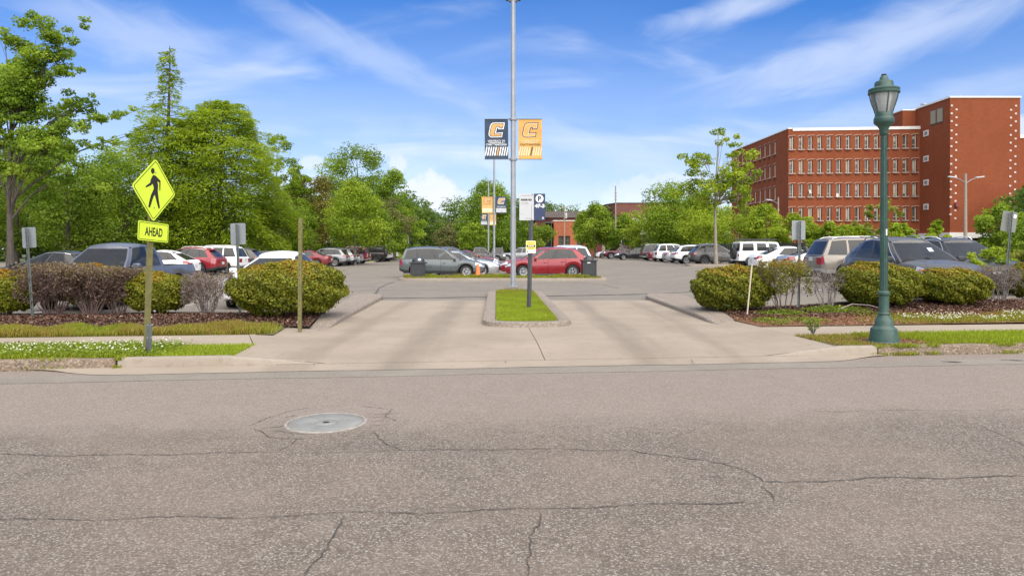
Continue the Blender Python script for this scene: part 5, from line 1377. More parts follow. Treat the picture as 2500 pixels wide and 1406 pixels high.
    def screen(u, bul, frame, nm, f0_, f1_, c_):
        g = PM(); cs = [-1, -c_, -.5, 0, .5, c_, 1]; fs2 = [0, f0_, .5, f1_, 1]; sg = 1 if u == 1 else -1
        def P_(c, f):
            e = SP(u, f, 1); z = e[2]
            if f == 0: z = max(e[2], topc(fb if u == 1 else rb) - .015 if abs(c) < 1 else e[2])
            if f == 1: z = e[2] + .05 * (1 - abs(c) ** 3.2) + .012 * (1 - abs(c))
            return (e[0] + sg * bul * (1 - c * c) * (1 - .5 * f), e[1] * c, z)
        for i in range(len(cs) - 1):
            for j in range(len(fs2) - 1):
                inn = 1 <= j <= 2 and 1 <= i <= 4
                (g if inn else frame).quad(P_(cs[i], fs2[j]), P_(cs[i + 1], fs2[j]), P_(cs[i + 1], fs2[j + 1]), P_(cs[i], fs2[j + 1]))
        return g.build(nm, M['glass'] if u == 1 else M[P.get('rearglass', 'dglass')], root)
    ws = screen(1, P.get('wbul', .10), body, 'windscreen', .03, .95, .93)
    rw = screen(0, P.get('rbul', .05), body, 'rear_window', P.get('rwf', (.12, .86))[0], P.get('rwf', (.12, .86))[1], .86)
    bo = body.build('body', BODY, root)
    cm_ = clad.build('bumper_and_sill', M[P['cladmat']] if P.get('cladmat') else BODY, root)
    if 'bonnet' in parts: parts['bonnet'].build('bonnet', BODY, root)
    doors = {}
    for di in range(len(P['doors'])):
        for s in (-1, 1):
            k = 'door%d%d' % (di, s)
            if k in parts:
                d = parts[k].build('door', BODY, root); doors[(di, s)] = d
                x0 = P['doors'][di][0]; z = belt(x0) - .16; y = s * (Wd * plan(x0) * wm[3] + .012)
                b = MB(); b.box((x0 + .16, y, z), (.17, .035, .032)); b.build('handle', BODY if not P.get('chromeh') else M['chrome'], d, 40, .008)
    for (wi, s), g in wp.items():
        d = doors.get((P['wdoor'][wi], s)); g.build('window', M['glass'] if P['wins'][wi][2] else M['dglass'], d or root)
    for s in (-1, 1):
        for k in [k for k in parts if k.startswith('pillar_trim%d_' % s)]: parts[k].build('pillar_trim', M['plastic'], root)
        if 'headlight%d' % s in parts:
            h = parts['headlight%d' % s].build('headlight', M['headl'], root)
        if 'taillight%d' % s in parts: parts['taillight%d' % s].build('taillight', M['tail'], root)
        # mirror
        xm = fb - .34 if 'mx' not in P else P['mx']; zm = belt(xm) + .09; ym = Wd * plan(xm) * wm[4]
        b = MB(); b.box((xm, s * (ym + .13), zm), (.13, .20, .14)); mo = b.build('mirror', BODY if not P.get('darkmirror') else M['plastic'], root, 40, .035)
        b = MB(); b.box((xm + .01, s * (ym + .02), zm - .06), (.07, .08, .04)); b.build('bracket', M['plastic'], mo)
        if P.get('rails'):
            pts = [SP(u, 1, s) for u in np.linspace(.06, .90, 9)]
            b = MB(); b.tube([(p[0], p[1] * .90, p[2] + (.085 if 0 < i < 8 else .03)) for i, p in enumerate(pts)], .017, 6); b.build('roof_rail', M[P['rails']], root, 50)
        if P.get('trim'):
            b = MB(); w0, w1 = wins[0][0] - .012, wins[-1][1] + .012
            top = [SP(u, f1 + .03, s) for u in np.linspace(w0, w1, 14)]; path = top + [SP(w1, .5, s), SP(w1 + .005, .04, s)]
            b.tube([(p[0], p[1] + s * .004, p[2]) for p in path], .011, 4); b.build('window_trim', M['chrome'], root, 50)
    if 'grille' in parts:
        gr = parts['grille'].build('grille', M['plastic'], root)
        zz = [sect(E, None, 1)[k][2] for k in (2, 3, 4, 5)]
        for k in range(P.get('bars', 2)):
            b = MB(); b.box((E + P.get('bulge', .05) * .93 + .012, 0, zz[1] - .05 + (zz[2] - zz[1] + .02) * (k + 1) / (P.get('bars', 2) + 1)), (.02, Wd * plan(E) * .95, .018)); b.build('bar', M[P.get('barmat', 'chrome')], gr)
    se = sect(-E, None, 1); zpl = se[3][2] + .05 if P.get('platez') is None else P['platez']
    b = MB(); b.box((-E - P.get('bulge', .05) - .006, 0, zpl), (.012, .31, .155)); b.build('licence_plate', M['plate'], root)
    # under body, wheel wells, cabin
    b = MB(); b.box((0, 0, .37), (L * .92, Wd * 1.1, .22)); b.box(((xr + xf) / 2, 0, .52), (xf - xr - 2 * AR, Wd * 1.72, .50))
    b.box(((xf + AR + E - .25) / 2, 0, .5), (max(.05, E - .25 - xf - AR), Wd * 1.35, .3)); b.box(((xr - AR - E + .2) / 2, 0, .5), (max(.05, E - .2 + xr - AR), Wd * 1.4, .34))
    for xc in (xr, xf):
        b.box((xc, 0, r + AR * .5), (AR * 2.0, Wd * 1.05, AR * .9))
    b.build('underbody', M['dark'], root)
    zf = .58; b = MB()
    for x0, x1 in ((rb + .06, fb - .25),):
        b.box(((x0 + x1) / 2, 0, belt((x0 + x1) / 2) - .34), (x1 - x0, Wd * 1.74, .12))
    dash = fb - .42; zd = min(belt(dash), topc(fb)) - .02; b.box((dash + .15, 0, zd - .10), (.55, Wd * 1.6, .18))
    cab = b.build('cabin', M['cabin'], root)
    b = MB(); fx = fb - 1.35
    rows_ = [fx] + ([fx - .92] if fx - .92 > rb + .35 else [])
    for x in rows_:
        for y in (-.38, .38):
            if x == fx or True:
                Mx = Matrix.Rotation(R(-14), 3, 'Y'); hz_ = roof(.5)
                b.box((x, y, belt(x) - .05), (.16, .46, .62), M=Mx); b.box((x - .10, y, belt(x) + .36), (.11, .26, .20), M=Mx)
    b.build('seats', M['seat'], root)
    tm, rm, dm = wheel_meshes(r, P.get('tw', .225), P.get('spokes', 5), M[P.get('rim', 'alloy')])
    for xc in (xr, xf):
        for s in (-1, 1):
            w = link('wheel', tm, root); w.location = (xc, s * (Wd - .14), r); w.rotation_euler = (R(-90 * s), 0, R(17 * (xc > 0)))
            link('rim', rm, w); link('dark_backing', dm, w)
    if P.get('fogs'):
        pass
    if 'bed' in P:
        x0, x1 = P['bed']; zt = belt((x0 + x1) / 2); yb = Wd * wm[4] - .06
        b = MB(); b.box(((x0 + x1) / 2, 0, .72), (x1 - x0, yb * 2, .04))
        for s in (-1, 1): b.box(((x0 + x1) / 2, s * yb, (zt + .7) / 2), (x1 - x0, .05, zt - .72))
        b.box((x0 + .03, 0, (zt + .7) / 2), (.06, yb * 2, zt - .72)); b.box((x1 - .03, 0, (zt + .7) / 2), (.06, yb * 2, zt - .72)); b.build('cargo_bed', M['plastic'], root)
    if 'post' in P: P['post'](root, SP, belt)
    return root

def spoiler(root, SP, belt):
    a, c = SP(0, 1, -1), SP(0, 1, 1); b = MB(); b.prism([(a[0] - .20, a[1] * .9), (a[0] + .12, a[1] * .97), (c[0] + .12, c[1] * .97), (c[0] - .20, c[1] * .9)], a[2] - .012, a[2] + .018); b.build('spoiler', BODY, root, 40, .01)
CROSS = dict(L=4.58, W=.92, r=.35, xr=-1.36, xf=1.35, belt=[(-2.29, .93), (-2.2, 1.02), (-1.6, 1.06), (0, 1.0), (.95, .96), (1.4, .93), (1.9, .84), (2.15, .76), (2.29, .66)],
    top=[(-2.29, .95), (-2.2, 1.04), (.9, 1.05), (1.3, 1.03), (1.8, .95), (2.1, .85), (2.29, .69)], low=[(-2.29, .44), (-2.15, .34), (-1.7, .27), (1.7, .24), (2.15, .25), (2.29, .32)],
    plan=[(-2.29, .84), (-2.2, .92), (-1.9, .98), (-1.4, 1), (1.3, 1), (1.75, .965), (2.05, .90), (2.2, .82), (2.29, .72)], rb=-2.2, fb=1.02, rt=-1.62, ft=.10, wr=.60, taper=.14,
    roof=[(0, 1.56), (.25, 1.65), (.55, 1.69), (.85, 1.67), (1, 1.60)], wins=[(.16, .29, 0), (.31, .57, 0), (.60, .91, 1)], wdoor=[-1, 0, 1], doors=[(-1.08 + .12, -.02), (.0, .96)],
    cladmat=None, clad=0, post=spoiler, hl=.42, tl=.30, hrow=(4, 4), trow=(4, 4), tcol=.3, barmat='plastic')
WAGON = dict(CROSS, belt=[(-2.29, .92), (-2.2, 1.0), (-1.6, 1.0), (0, .98), (.95, .95), (1.4, .92), (1.9, .85), (2.15, .77), (2.29, .66)], rt=-1.98, ft=.22, fb=1.06, wr=.63, taper=.05, roof=[(0, 1.61), (.25, 1.68), (.55, 1.70), (.85, 1.67), (1, 1.60)],
    wins=[(.05, .27, 0), (.30, .58, 0), (.61, .92, 1)], trow=(3, 4), tcol=.8, cladmat='plastic', clad=1, rails='plastic', post=None, tl=.16)
WAGON.pop('post')
RAV = dict(CROSS, cladmat='plastic', clad=1, rails='dgrey', rim='dalloy', spokes=5, wins=[(.12, .27, 0), (.30, .57, 0), (.60, .91, 1)], rt=-1.72, roof=[(0, 1.58), (.25, 1.66), (.55, 1.70), (.85, 1.67), (1, 1.60)])
OUT = dict(CROSS, L=4.8, cladmat='plastic', clad=1, rails='plastic', rt=-1.8, wins=[(.09, .27, 0), (.30, .57, 0), (.60, .91, 1)], roof=[(0, 1.55), (.25, 1.63), (.55, 1.66), (.85, 1.63), (1, 1.57)], rim='alloy', taper=.08)
for k in ('belt', 'top', 'low', 'plan'): OUT[k] = [(x * 1.048, z) for x, z in OUT[k]]
OUT.update(xr=-1.38, xf=1.38, rb=-2.28)
SUVN = dict(CROSS, L=4.70, W=.93, r=.36, rt=-1.72, ft=.02, fb=1.06, trim=1, rails='galv', darkmirror=1, spokes=5, rim='dalloy', cladmat='plastic', clad=1, roof=[(0, 1.58), (.25, 1.66), (.55, 1.70), (.85, 1.67), (1, 1.60)], wins=[(.11, .25, 0), (.28, .55, 0), (.60, .915, 1)], trow=(3, 4), tcol=.45, hl=.55)
for k in ('belt', 'top', 'low', 'plan'): SUVN[k] = [(x * 1.0263, z + (.02 if k in ('belt', 'top') else 0)) for x, z in SUVN[k]]
SUVN.update(rb=-2.26)
BOXY = dict(blackpillar=0, L=4.62, W=.93, r=.37, xr=-1.36, xf=1.36, belt=[(-2.31, .98), (-2.24, 1.06), (0, 1.05), (.9, 1.03), (1.5, 1.0), (2.1, .94), (2.25, .88), (2.31, .80)], top=[(-2.31, 1.0), (-2.24, 1.07), (.9, 1.09), (1.6, 1.06), (2.15, .99), (2.31, .83)],
    low=[(-2.31, .46), (-2.2, .38), (2.2, .36), (2.31, .42)], plan=[(-2.31, .90), (-2.2, .965), (-1.9, 1), (1.8, .99), (2.1, .95), (2.25, .89), (2.31, .82)], rb=-2.24, fb=.98, rt=-1.92, ft=.30, wr=.66, taper=.03,
    roof=[(0, 1.72), (.25, 1.77), (.6, 1.78), (.88, 1.76), (1, 1.70)], wins=[(.05, .29, 0), (.32, .59, 0), (.62, .93, 1)], wdoor=[-1, 0, 1], doors=[(-.95, -.02), (.0, .92)], cladmat='gtrim', clad=1, rails='plastic', hrow=(4, 4), trow=(3, 4), tcol=.62, tl=.12, hl=.2, rim='alloy', rwf=(.06, .92), platez=.92)
VAN = dict(BOXY, cladmat=None, clad=0, rails=None, roof=[(0, 1.74), (.25, 1.80), (.6, 1.80), (.88, 1.76), (1, 1.66)], ft=.15)
SEDAN = dict(L=4.75, W=.90, r=.33, xr=-1.38, xf=1.40, belt=[(-2.375, .84), (-2.28, .95), (-1.7, .98), (0, .93), (.95, .89), (1.4, .86), (1.95, .78), (2.2, .70), (2.375, .58)], top=[(-2.375, .88), (-2.28, 1.0), (-1.7, 1.05), (.95, .98), (1.4, .95), (1.95, .85), (2.2, .75), (2.375, .61)],
    low=[(-2.375, .40), (-2.25, .30), (-1.8, .24), (1.8, .20), (2.2, .21), (2.375, .28)], plan=[(-2.375, .78), (-2.28, .88), (-1.95, .97), (-1.4, 1), (1.35, 1), (1.8, .96), (2.1, .88), (2.28, .78), (2.375, .66)], rb=-1.92, fb=1.08, rt=-.98, ft=.08, wr=.55, taper=.1,
    roof=[(0, 1.40), (.3, 1.45), (.6, 1.46), (.85, 1.44), (1, 1.38)], wins=[(.22, .50, 0), (.53, .91, 1)], wdoor=[0, 1], doors=[(-.98, -.10), (-.08, .98)], cladmat=None, clad=0, hrow=(4, 4), trow=(4, 4), tcol=.45, tl=.34, hl=.45, rearglass='dglass', rwf=(.06, .94))
COUPE = dict(SEDAN, L=4.70, doors=[(-.55, .86)], wins=[(.20, .36, 0), (.40, .91, 1)], wdoor=[-1, 0], rb=-1.98, rt=-.80, tcol=.3, roof=[(0, 1.36), (.3, 1.40), (.6, 1.40), (.85, 1.38), (1, 1.33)])
for k in ('belt', 'top', 'low', 'plan'): COUPE[k] = [(x * .9895, z) for x, z in SEDAN[k]]
HATCH = dict(SEDAN, L=4.5, rb=-2.12, rt=-1.28, ft=.02, fb=1.12, roof=[(0, 1.42), (.25, 1.50), (.55, 1.53), (.85, 1.49), (1, 1.40)], wins=[(.12, .26, 0), (.29, .56, 0), (.59, .93, 1)], wdoor=[-1, 0, 1], trim=1)
for k in ('belt', 'top', 'low', 'plan'): HATCH[k] = [(x * .9474, z) for x, z in SEDAN[k]]
PICK = dict(blackpillar=0, L=5.6, W=.97, r=.39, xr=-1.62, xf=1.80, belt=[(-2.8, 1.10), (-2.7, 1.16), (-1.0, 1.16), (.5, 1.12), (1.2, 1.10), (1.9, 1.07), (2.5, 1.02), (2.72, .94), (2.8, .84)], top=[(-2.8, 1.11), (-2.7, 1.17), (1.15, 1.18), (1.7, 1.17), (2.5, 1.10), (2.72, .99), (2.8, .87)],
    low=[(-2.8, .52), (-2.65, .42), (2.6, .36), (2.8, .44)], plan=[(-2.8, .93), (-2.7, .97), (-2.4, 1), (2.1, .99), (2.5, .95), (2.7, .89), (2.8, .82)], rb=-.85, fb=1.22, rt=-.66, ft=.52, wr=.66, taper=.03,
    roof=[(0, 1.84), (.3, 1.88), (.6, 1.89), (.85, 1.86), (1, 1.80)], wins=[(.09, .42, 0), (.46, .91, 1)], wdoor=[0, 1], doors=[(-.78, .18), (.20, 1.22)], cladmat=None, clad=0, hrow=(4, 4), trow=(3, 4), tcol=.8, tl=.12, hl=.30, bed=(-2.68, -.90), grow=(2, 4), gcol=.66, bars=3, wbul=.06, rim='alloy', spokes=6, bulge=.03)
def jeep_extra(root, SP, belt):
    tm, rm, dm = wheel_meshes(.39, .25, 5, M['dalloy'])
    w = link('spare_wheel', tm, root); w.location = (-2.24, -.05, 1.02); w.rotation_euler = (0, R(-90), 0); link('rim', rm, w)
    b = MB(); z = 1.90
    for y in (-.62, .62): b.tube([(-1.95, y, z), (.35, y, z)], .02, 6)
    for x in np.linspace(-1.95, .35, 7): b.tube([(x, -.62, z), (x, .62, z)], .015, 6)
    for x in (-1.7, -.3, .2):
        for y in (-.6, .6): b.tube([(x, y, z), (x, y * 1.05, 1.76)], .014, 6)
    for y in (-.62, .62): b.box((-.8, y, z + .03), (2.3, .03, .07))
    b.build('roof_rack', M['plastic'], root)
    for s in (-1, 1):
        for xc in (-1.25, 1.25):
            b = MB(); n = 10; o_ = []
            for k in range(n + 1):
                a = math.pi * (.02 + .96 * k / n); o_.append((xc + .54 * math.cos(a), .42 + .47 * math.sin(a)))
            i_ = [(xc + (x - xc) * .88, .42 + (y - .42) * .88) for x, y in o_]
            for k in range(n): b.add([(o_[k][0], s * .86, o_[k][1]), (o_[k + 1][0], s * .86, o_[k + 1][1]), (o_[k + 1][0], s * .97, o_[k + 1][1] - .02), (o_[k][0], s * .97, o_[k][1] - .02), (i_[k][0], s * .97, i_[k][1] - .02), (i_[k + 1][0], s * .97, i_[k + 1][1] - .02)], [(0, 1, 2, 3), (3, 2, 5, 4)])
            b.build('fender_flare', M['plastic'], root)
JEEP = dict(blackpillar=0, L=4.3, W=.84, r=.40, xr=-1.25, xf=1.25, belt=[(-2.1, 1.12), (0, 1.12), (.6, 1.12), (2.0, 1.06), (2.1, 1.0)], top=[(-2.15, 1.13), (.6, 1.14), (2.0, 1.09), (2.15, 1.03)], low=[(-2.15, .55), (2.15, .52)], plan=[(-2.15, .98), (.7, 1), (1.0, .92), (2.15, .78)],
    rb=-2.08, fb=.62, rt=-2.02, ft=.40, wr=.74, taper=0, roof=[(0, 1.78), (.5, 1.80), (1, 1.77)], wins=[(.06, .34, 0), (.42, .66, 0), (.73, .95, 1)], wdoor=[-1, 0, 1], doors=[(-.82 + .15, -.12), (-.1, .56)], cladmat=None, clad=0, hrow=(4, 4), trow=(3, 3), tcol=.8, tl=.05, hl=.05, hcol=.5, wbul=.02, rbul=.02, rim='dalloy', bulge=.01, darkmirror=1, post=jeep_extra, rwf=(.12, .9), arch=1.2, wf=(.14, .88), mx=.5)
for k in ('belt', 'top'): PICK[k] = [(x, z * .935) for x, z in PICK[k]]
PICK['roof'] = [(a, z * .935) for a, z in PICK['roof']]
KINDS = dict(cross=(CROSS, 'crossover', 'car'), wagon=(WAGON, 'station_wagon', 'car'), rav=(RAV, 'crossover', 'car'), out=(OUT, 'station_wagon', 'car'), suv=(SUVN, 'crossover', 'car'), boxy=(BOXY, 'suv', 'car'), van=(VAN, 'suv', 'car'), sedan=(SEDAN, 'sedan', 'car'),
    coupe=(COUPE, 'coupe', 'car'), hatch=(HATCH, 'hatchback', 'car'), pick=(PICK, 'pickup_truck', 'pickup truck'), jeep=(JEEP, 'off_roader', 'car'))
PROTO = {}
def park(kind, col, x, y, heading, label, group, remap=None, z=None):
    """heading in degrees: 0 = nose to +x, -90 = nose towards the street"""
    if kind not in PROTO:
        P, nm, cat = KINDS[kind]; PROTO[kind] = [vehicle(P, nm, cat), False]
    root, used = PROTO[kind]
    mp = {BODY: PAINT[col]}
    if remap: mp.update(remap)
    if used: o = dup(root, None, mp)
    else:
        o = root; PROTO[kind][1] = True
        for ch in o.children_recursive:
            if ch.type == 'MESH':
                for s in ch.material_slots:
                    if s.material in mp: m = mp[s.material]; s.link = 'OBJECT'; s.material = m
    o.location = (x, y, (float(lotz(x, y)) if z is None else z) - .005); o.rotation_euler = (0, 0, R(heading))
    tag(o, label, None, group); o['category'] = KINDS[kind][2]
    return o
def dup_fix():
    pass
# NOTE copies are taken from the first car of a kind, so remember what its paint was
_park0 = park
def park(kind, col, x, y, heading, label, group, remap=None, z=None):
    if kind in PROTO and PROTO[kind][1]:
        first = PROTO[kind][2]; mp = {first: PAINT[col]}
        root = PROTO[kind][0]; o = dup(root, None, mp)
        if remap:
            for ch in o.children_recursive:
                if ch.type == 'MESH':
                    for s in ch.material_slots:
                        if s.material in remap: m = remap[s.material]; s.link = 'OBJECT'; s.material = m
        o.location = (x, y, (float(lotz(x, y)) if z is None else z) - .005); o.rotation_euler = (0, 0, R(heading)); tag(o, label, KINDS[kind][2], group)
        return o
    o = _park0(kind, col, x, y, heading, label, group, remap, z); PROTO[kind].append(PAINT[col]); return o

GF, GL, GR, GC = 'cars parked facing the street', 'cars parked along the left aisle', 'cars parked along the right aisle', 'cars parked in the middle block'
# front row, noses towards the street
park('pick', 'navy', -11.5, 20.0, -91, 'navy blue crew cab pickup truck behind the purplish hedge, nose to the street', GF)
park('hatch', 'white', -6.95, 20.15, -90, 'white car behind the largest clipped shrub, only windscreen and roof showing', GF)
sv = park('suv', 'dgrey', 11.38, 19.55, -90, 'dark grey SUV with chrome window trim behind the green lamp post, nose to the street', GF, {M['headl']: M['headl']})
park('suv', 'black', 14.35, 21.9, -90, 'black SUV with pale roof rails beyond the dark grey one', GF, {M['galv']: M['white']})
park('hatch', 'black', -17.9, 26.5, 178, 'long black car with bright window trim behind the left tree trunk', GL)
# left aisle, tails to the aisle, from near to far
park('hatch', 'white', -19.6, 37.4, 180, 'white hatchback mostly hidden behind the pickup bed, left of the red SUV', GL)
park('suv', 'red', -19.75, 41.0, 180, 'red SUV with silver roof line behind the pickup bed', GL, {M['plastic']: M['plastic'], M['galv']: M['white']})
park('boxy', 'white', -19.5, 43.9, 180, 'white boxy SUV with roof rails right of the red SUV', GL, {M['gtrim']: PAINT['silver'], M['plastic']: M['white']})
park('cross', 'dgrey', -19.4, 47.0, 180, 'dark grey crossover partly hidden behind a grey sign post', GL)
park('sedan', 'dgrey', -19.0, 51.5, 180, 'charcoal sedan roof just visible left of the white car', GL)
park('sedan', 'dred', -17.9, 58.6, 180, 'dark red sedan tail right of the white car', GL)
park('out', 'grey', -17.3, 62.2, 180, 'grey station wagon with black wheel arches, right of the dark red sedan', GL)
park('rav', 'silver', -17.3, 65.6, 180, 'silver crossover tail next to the grey station wagon', GL)
park('hatch', 'silver', -17.4, 69.0, 180, 'pale small hatchback tail just beyond the silver crossover', GL)
park('boxy', 'dred', -17.4, 72.4, 180, 'dark red SUV with tall taillights beyond the pale hatchback', GL)
park('jeep', 'black', -17.2, 81.0, 180, 'black off-roader with spare wheel beyond the small kerbed island', GL)
park('rav', 'white', -17.3, 85.5, 180, 'white crossover tail between the black off-roader and the white pickup', GL)
park('pick', 'white', -18.9, 96.0, 178, 'white pickup truck at the far end of the left row', GL)
# middle block
park('wagon', 'teal', -3.85, 37.95, 0, 'grey teal station wagon behind the grassy island, black bin in front of it', GC)
park('sedan', 'silver', -3.15, 40.9, 0, 'silver sedan second in the middle block, behind the grey teal wagon', GC, {M['plastic']: PAINT['black']})
park('rav', 'dgrey', -3.55, 43.7, 0, 'dark grey crossover roof showing above the silver sedan', GC)
park('sedan', 'black', -3.2, 47.0, 0, 'black sedan bonnet behind the dark grey crossover', GC)
park('sedan', 'dred', -3.4, 56.0, 0, 'dark red sedan in the middle of the block, left of the banner poles', GC)
park('cross', 'red', 1.95, 38.05, 180, 'bright red crossover side-on behind the light pole and parking sign', GC)
park('cross', 'red', 1.6, 41.0, 180, 'second red crossover hidden behind the bright red one', GC)
park('hatch', 'white', 1.75, 44.0, 180, 'white car nose left of the light pole, behind the red crossovers', GC)
park('boxy', 'lblue', 3.1, 46.6, 180, 'pale blue SUV tail above the rear of the red crossover', GC, {M['gtrim']: PAINT['lblue']})
park('hatch', 'lblue', 3.9, 53.5, 180, 'pale blue small car beyond the pale blue SUV', GC)
park('pick', 'dgrey', -3.5, 76.0, 0, 'dark grey pickup far back in the middle block', GC)
park('pick', 'grey', 1.2, 84.0, 180, 'grey pickup far back behind the light pole', GC)
park('boxy', 'black', -1.9, 92.0, 90, 'black SUV at the far end of the middle block', GC)
# right aisle
park('boxy', 'tan', 14.35, 27.4, 0, 'tan boxy SUV with grey bumper left of the dark grey SUV', GR)
park('coupe', 'silver', 15.3, 32.9, 0, 'silver coupe with wide barred red taillights', GR)
park('sedan', 'white', 15.95, 38.6, 0, 'white sedan with slim red taillights in front of the white off-roader', GR)
park('jeep', 'white', 16.7, 44.6, 0, 'white off-roader with black spare wheel and roof rack', GR)
park('rav', 'dgrey', 16.7, 55.2, 0, 'dark grey crossover behind the thin young tree', GR, {M['dgrey']: M['galv']})
park('out', 'white', 16.5, 60.0, 0, 'white crossover left of the dark grey crossover', GR)
park('sedan', 'silver', 16.5, 63.6, 0, 'pale sedan between the two white crossovers', GR)
park('van', 'white', 16.4, 67.6, 0, 'long roofed white SUV in the right row', GR)
park('sedan', 'dred', 16.6, 71.6, 0, 'dark sedan with red taillights in the right row', GR, {M['plastic']: PAINT['black']})
park('boxy', 'black', 16.5, 75.4, 0, 'black SUV tail next to the black sedan', GR, {M['gtrim']: M['plastic']})
park('sedan', 'black', 14.4, 80.3, 178, 'black sedan nose out in the right row', GR)
park('pick', 'maroon', 14.6, 89.0, 178, 'maroon pickup truck nose out at the far end of the right row', GR, {M['plastic']: M['chrome']})
park('hatch', 'white', 14.2, 97.5, 178, 'white car behind the maroon pickup by the shed', GR)
park('van', 'silver', 27.6, 38.0, 90, 'silver vehicle roof behind the weeds at the right', GR)
# ================================================================ buildings
def mat_brick(name, a, b_, mortar, sc=1.0):
    m, t, bs, o = new_mat(name); p = worldco(t)
    sp_ = t.nodes.new('ShaderNodeSeparateXYZ'); t.links.new(p, sp_.inputs[0])
    sm = t.nodes.new('ShaderNodeMath'); sm.operation = 'ADD'; t.links.new(sp_.outputs[0], sm.inputs[0]); t.links.new(sp_.outputs[1], sm.inputs[1])
    cb = t.nodes.new('ShaderNodeCombineXYZ'); t.links.new(sm.outputs[0], cb.inputs[0]); t.links.new(sp_.outputs[2], cb.inputs[1])
    br = t.nodes.new('ShaderNodeTexBrick'); br.inputs['Scale'].default_value = 1.0; br.inputs['Brick Width'].default_value = .40 * sc; br.inputs['Row Height'].default_value = .135 * sc; br.inputs['Mortar Size'].default_value = .010
    br.inputs['Color1'].default_value = (*a, 1); br.inputs['Color2'].default_value = (*b_, 1); br.inputs['Mortar'].default_value = (*mortar, 1); t.links.new(cb.outputs[0], br.inputs['Vector'])
    c = mixc(t, mrange(t, noise(t, p, .22, 5, .65), .4, .7, 0, .35), br.outputs['Color'], tuple(x * .72 for x in a))
    c = mixc(t, mrange(t, noise(t, scaled(t, p, (1, 1, .18)), 1.3, 4, .6), .52, .75, 0, .25), c, tuple(x * .55 for x in b_))
    t.links.new(c, bs.inputs['Base Color']); bs.inputs['Roughness'].default_value = .9; bs.inputs['Specular IOR Level'].default_value = .2
    bump(t, br.outputs['Fac'], bs, .3, -.01); return m
M['brick'] = mat_brick('red brick', (0.262, 0.066, 0.026), (0.228, 0.055, 0.021), (0.25, 0.105, 0.058))
M['brick2'] = mat_brick('orange brick', (0.42, 0.13, 0.065), (0.37, 0.105, 0.05), (0.36, 0.16, 0.10))
M['brick3'] = mat_brick('brown brick', (0.20, 0.078, 0.058), (0.165, 0.062, 0.048), (0.20, 0.11, 0.09))
M['coping'] = plain('white coping', (0.74, 0.71, 0.67), .7, 0, .08, 2)
M['block'] = plain('white glazed block', (0.58, 0.49, 0.45), .6, 0, .08, 5)
M['frame'] = plain('white window frame', (0.42, 0.37, 0.31), .6, 0, .06, 8)
M['hoodtan'] = plain('tan moulded hood', (0.40, 0.31, 0.25), .8, 0, .1, 6)
M['pane'] = glassy('building pane', (0.30, 0.32, 0.33), .80, .04, (0.09, 0.085, 0.075))
M['blind'] = plain('cream blind', (0.42, 0.37, 0.28), .8, 0, .15, 3)
M['beige'] = plain('beige render', (0.46, 0.42, 0.37), .85, 0, .1, 1)
M['droof'] = plain('dark roof', (0.075, 0.06, 0.055), .85, 0, .2, 2)
M['maroonp'] = plain('maroon painted door', (0.20, 0.045, 0.045), .7, 0, .12, 3)
M['tanp'] = plain('olive tan panel', (0.30, 0.26, 0.165), .6, 0, .1, 3)
M['fence'] = plain('dark fence slats', (0.035, 0.036, 0.034), .8, 0, .2, 4)

def wall_open(name, p0, p1, z0, z1, xs_, zs_, depth, mat, parent):
    """wall from p0 to p1 with openings (xs_ along it) x (zs_), each with reveals running back by depth"""
    p0, p1 = Vector((*p0, 0)), Vector((*p1, 0)); d = (p1 - p0); Ln = d.length; d.normalize(); nb = Vector((-d.y, d.x, 0))
    bx = sorted({0, Ln} | {q for a in xs_ for q in a}); bz = sorted({z0, z1} | {q for a in zs_ for q in a})
    vs, fs = [], []
    def P(x, z, k=0.0): q = p0 + d * x + nb * k; return (q.x, q.y, z)
    def quad(*q): b = len(vs); vs.extend(q); fs.append((b, b + 1, b + 2, b + 3))
    for i in range(len(bx) - 1):
        for j in range(len(bz) - 1):
            xm, zm = (bx[i] + bx[i + 1]) / 2, (bz[j] + bz[j + 1]) / 2; a, b, c, e = bx[i], bx[i + 1], bz[j], bz[j + 1]
            if any(q[0] < xm < q[1] for q in xs_) and any(q[0] < zm < q[1] for q in zs_):
                quad(P(a, c), P(a, e), P(a, e, depth), P(a, c, depth)); quad(P(b, e), P(b, c), P(b, c, depth), P(b, e, depth))
                quad(P(a, e), P(b, e), P(b, e, depth), P(a, e, depth)); quad(P(a, c, depth), P(b, c, depth), P(b, c), P(a, c))
            else: quad(P(a, c), P(b, c), P(b, e), P(a, e))
    me = bpy.data.meshes.new(name); me.from_pydata(vs, [], fs); me.materials.append(mat)
    return link(name, me, parent), d, nb, p0

B = empty('brick_building', (0, 0, 0), 0, 'large red brick dormitory block with rows of narrow windows and a blank taller tower', 'building')
FL, FR = (39.75, 98.2), (57.75, 96.6); BK = (39.1, 121.5)
ZR = 18.9
zrow = [(z, z + 1.78) for z in (2.25, 5.62, 9.0, 12.4, 15.82)]
w_ = .62; nW = 14
fx0 = [(.90 + i * 1.235, .90 + i * 1.235 + w_) for i in range(nW)]
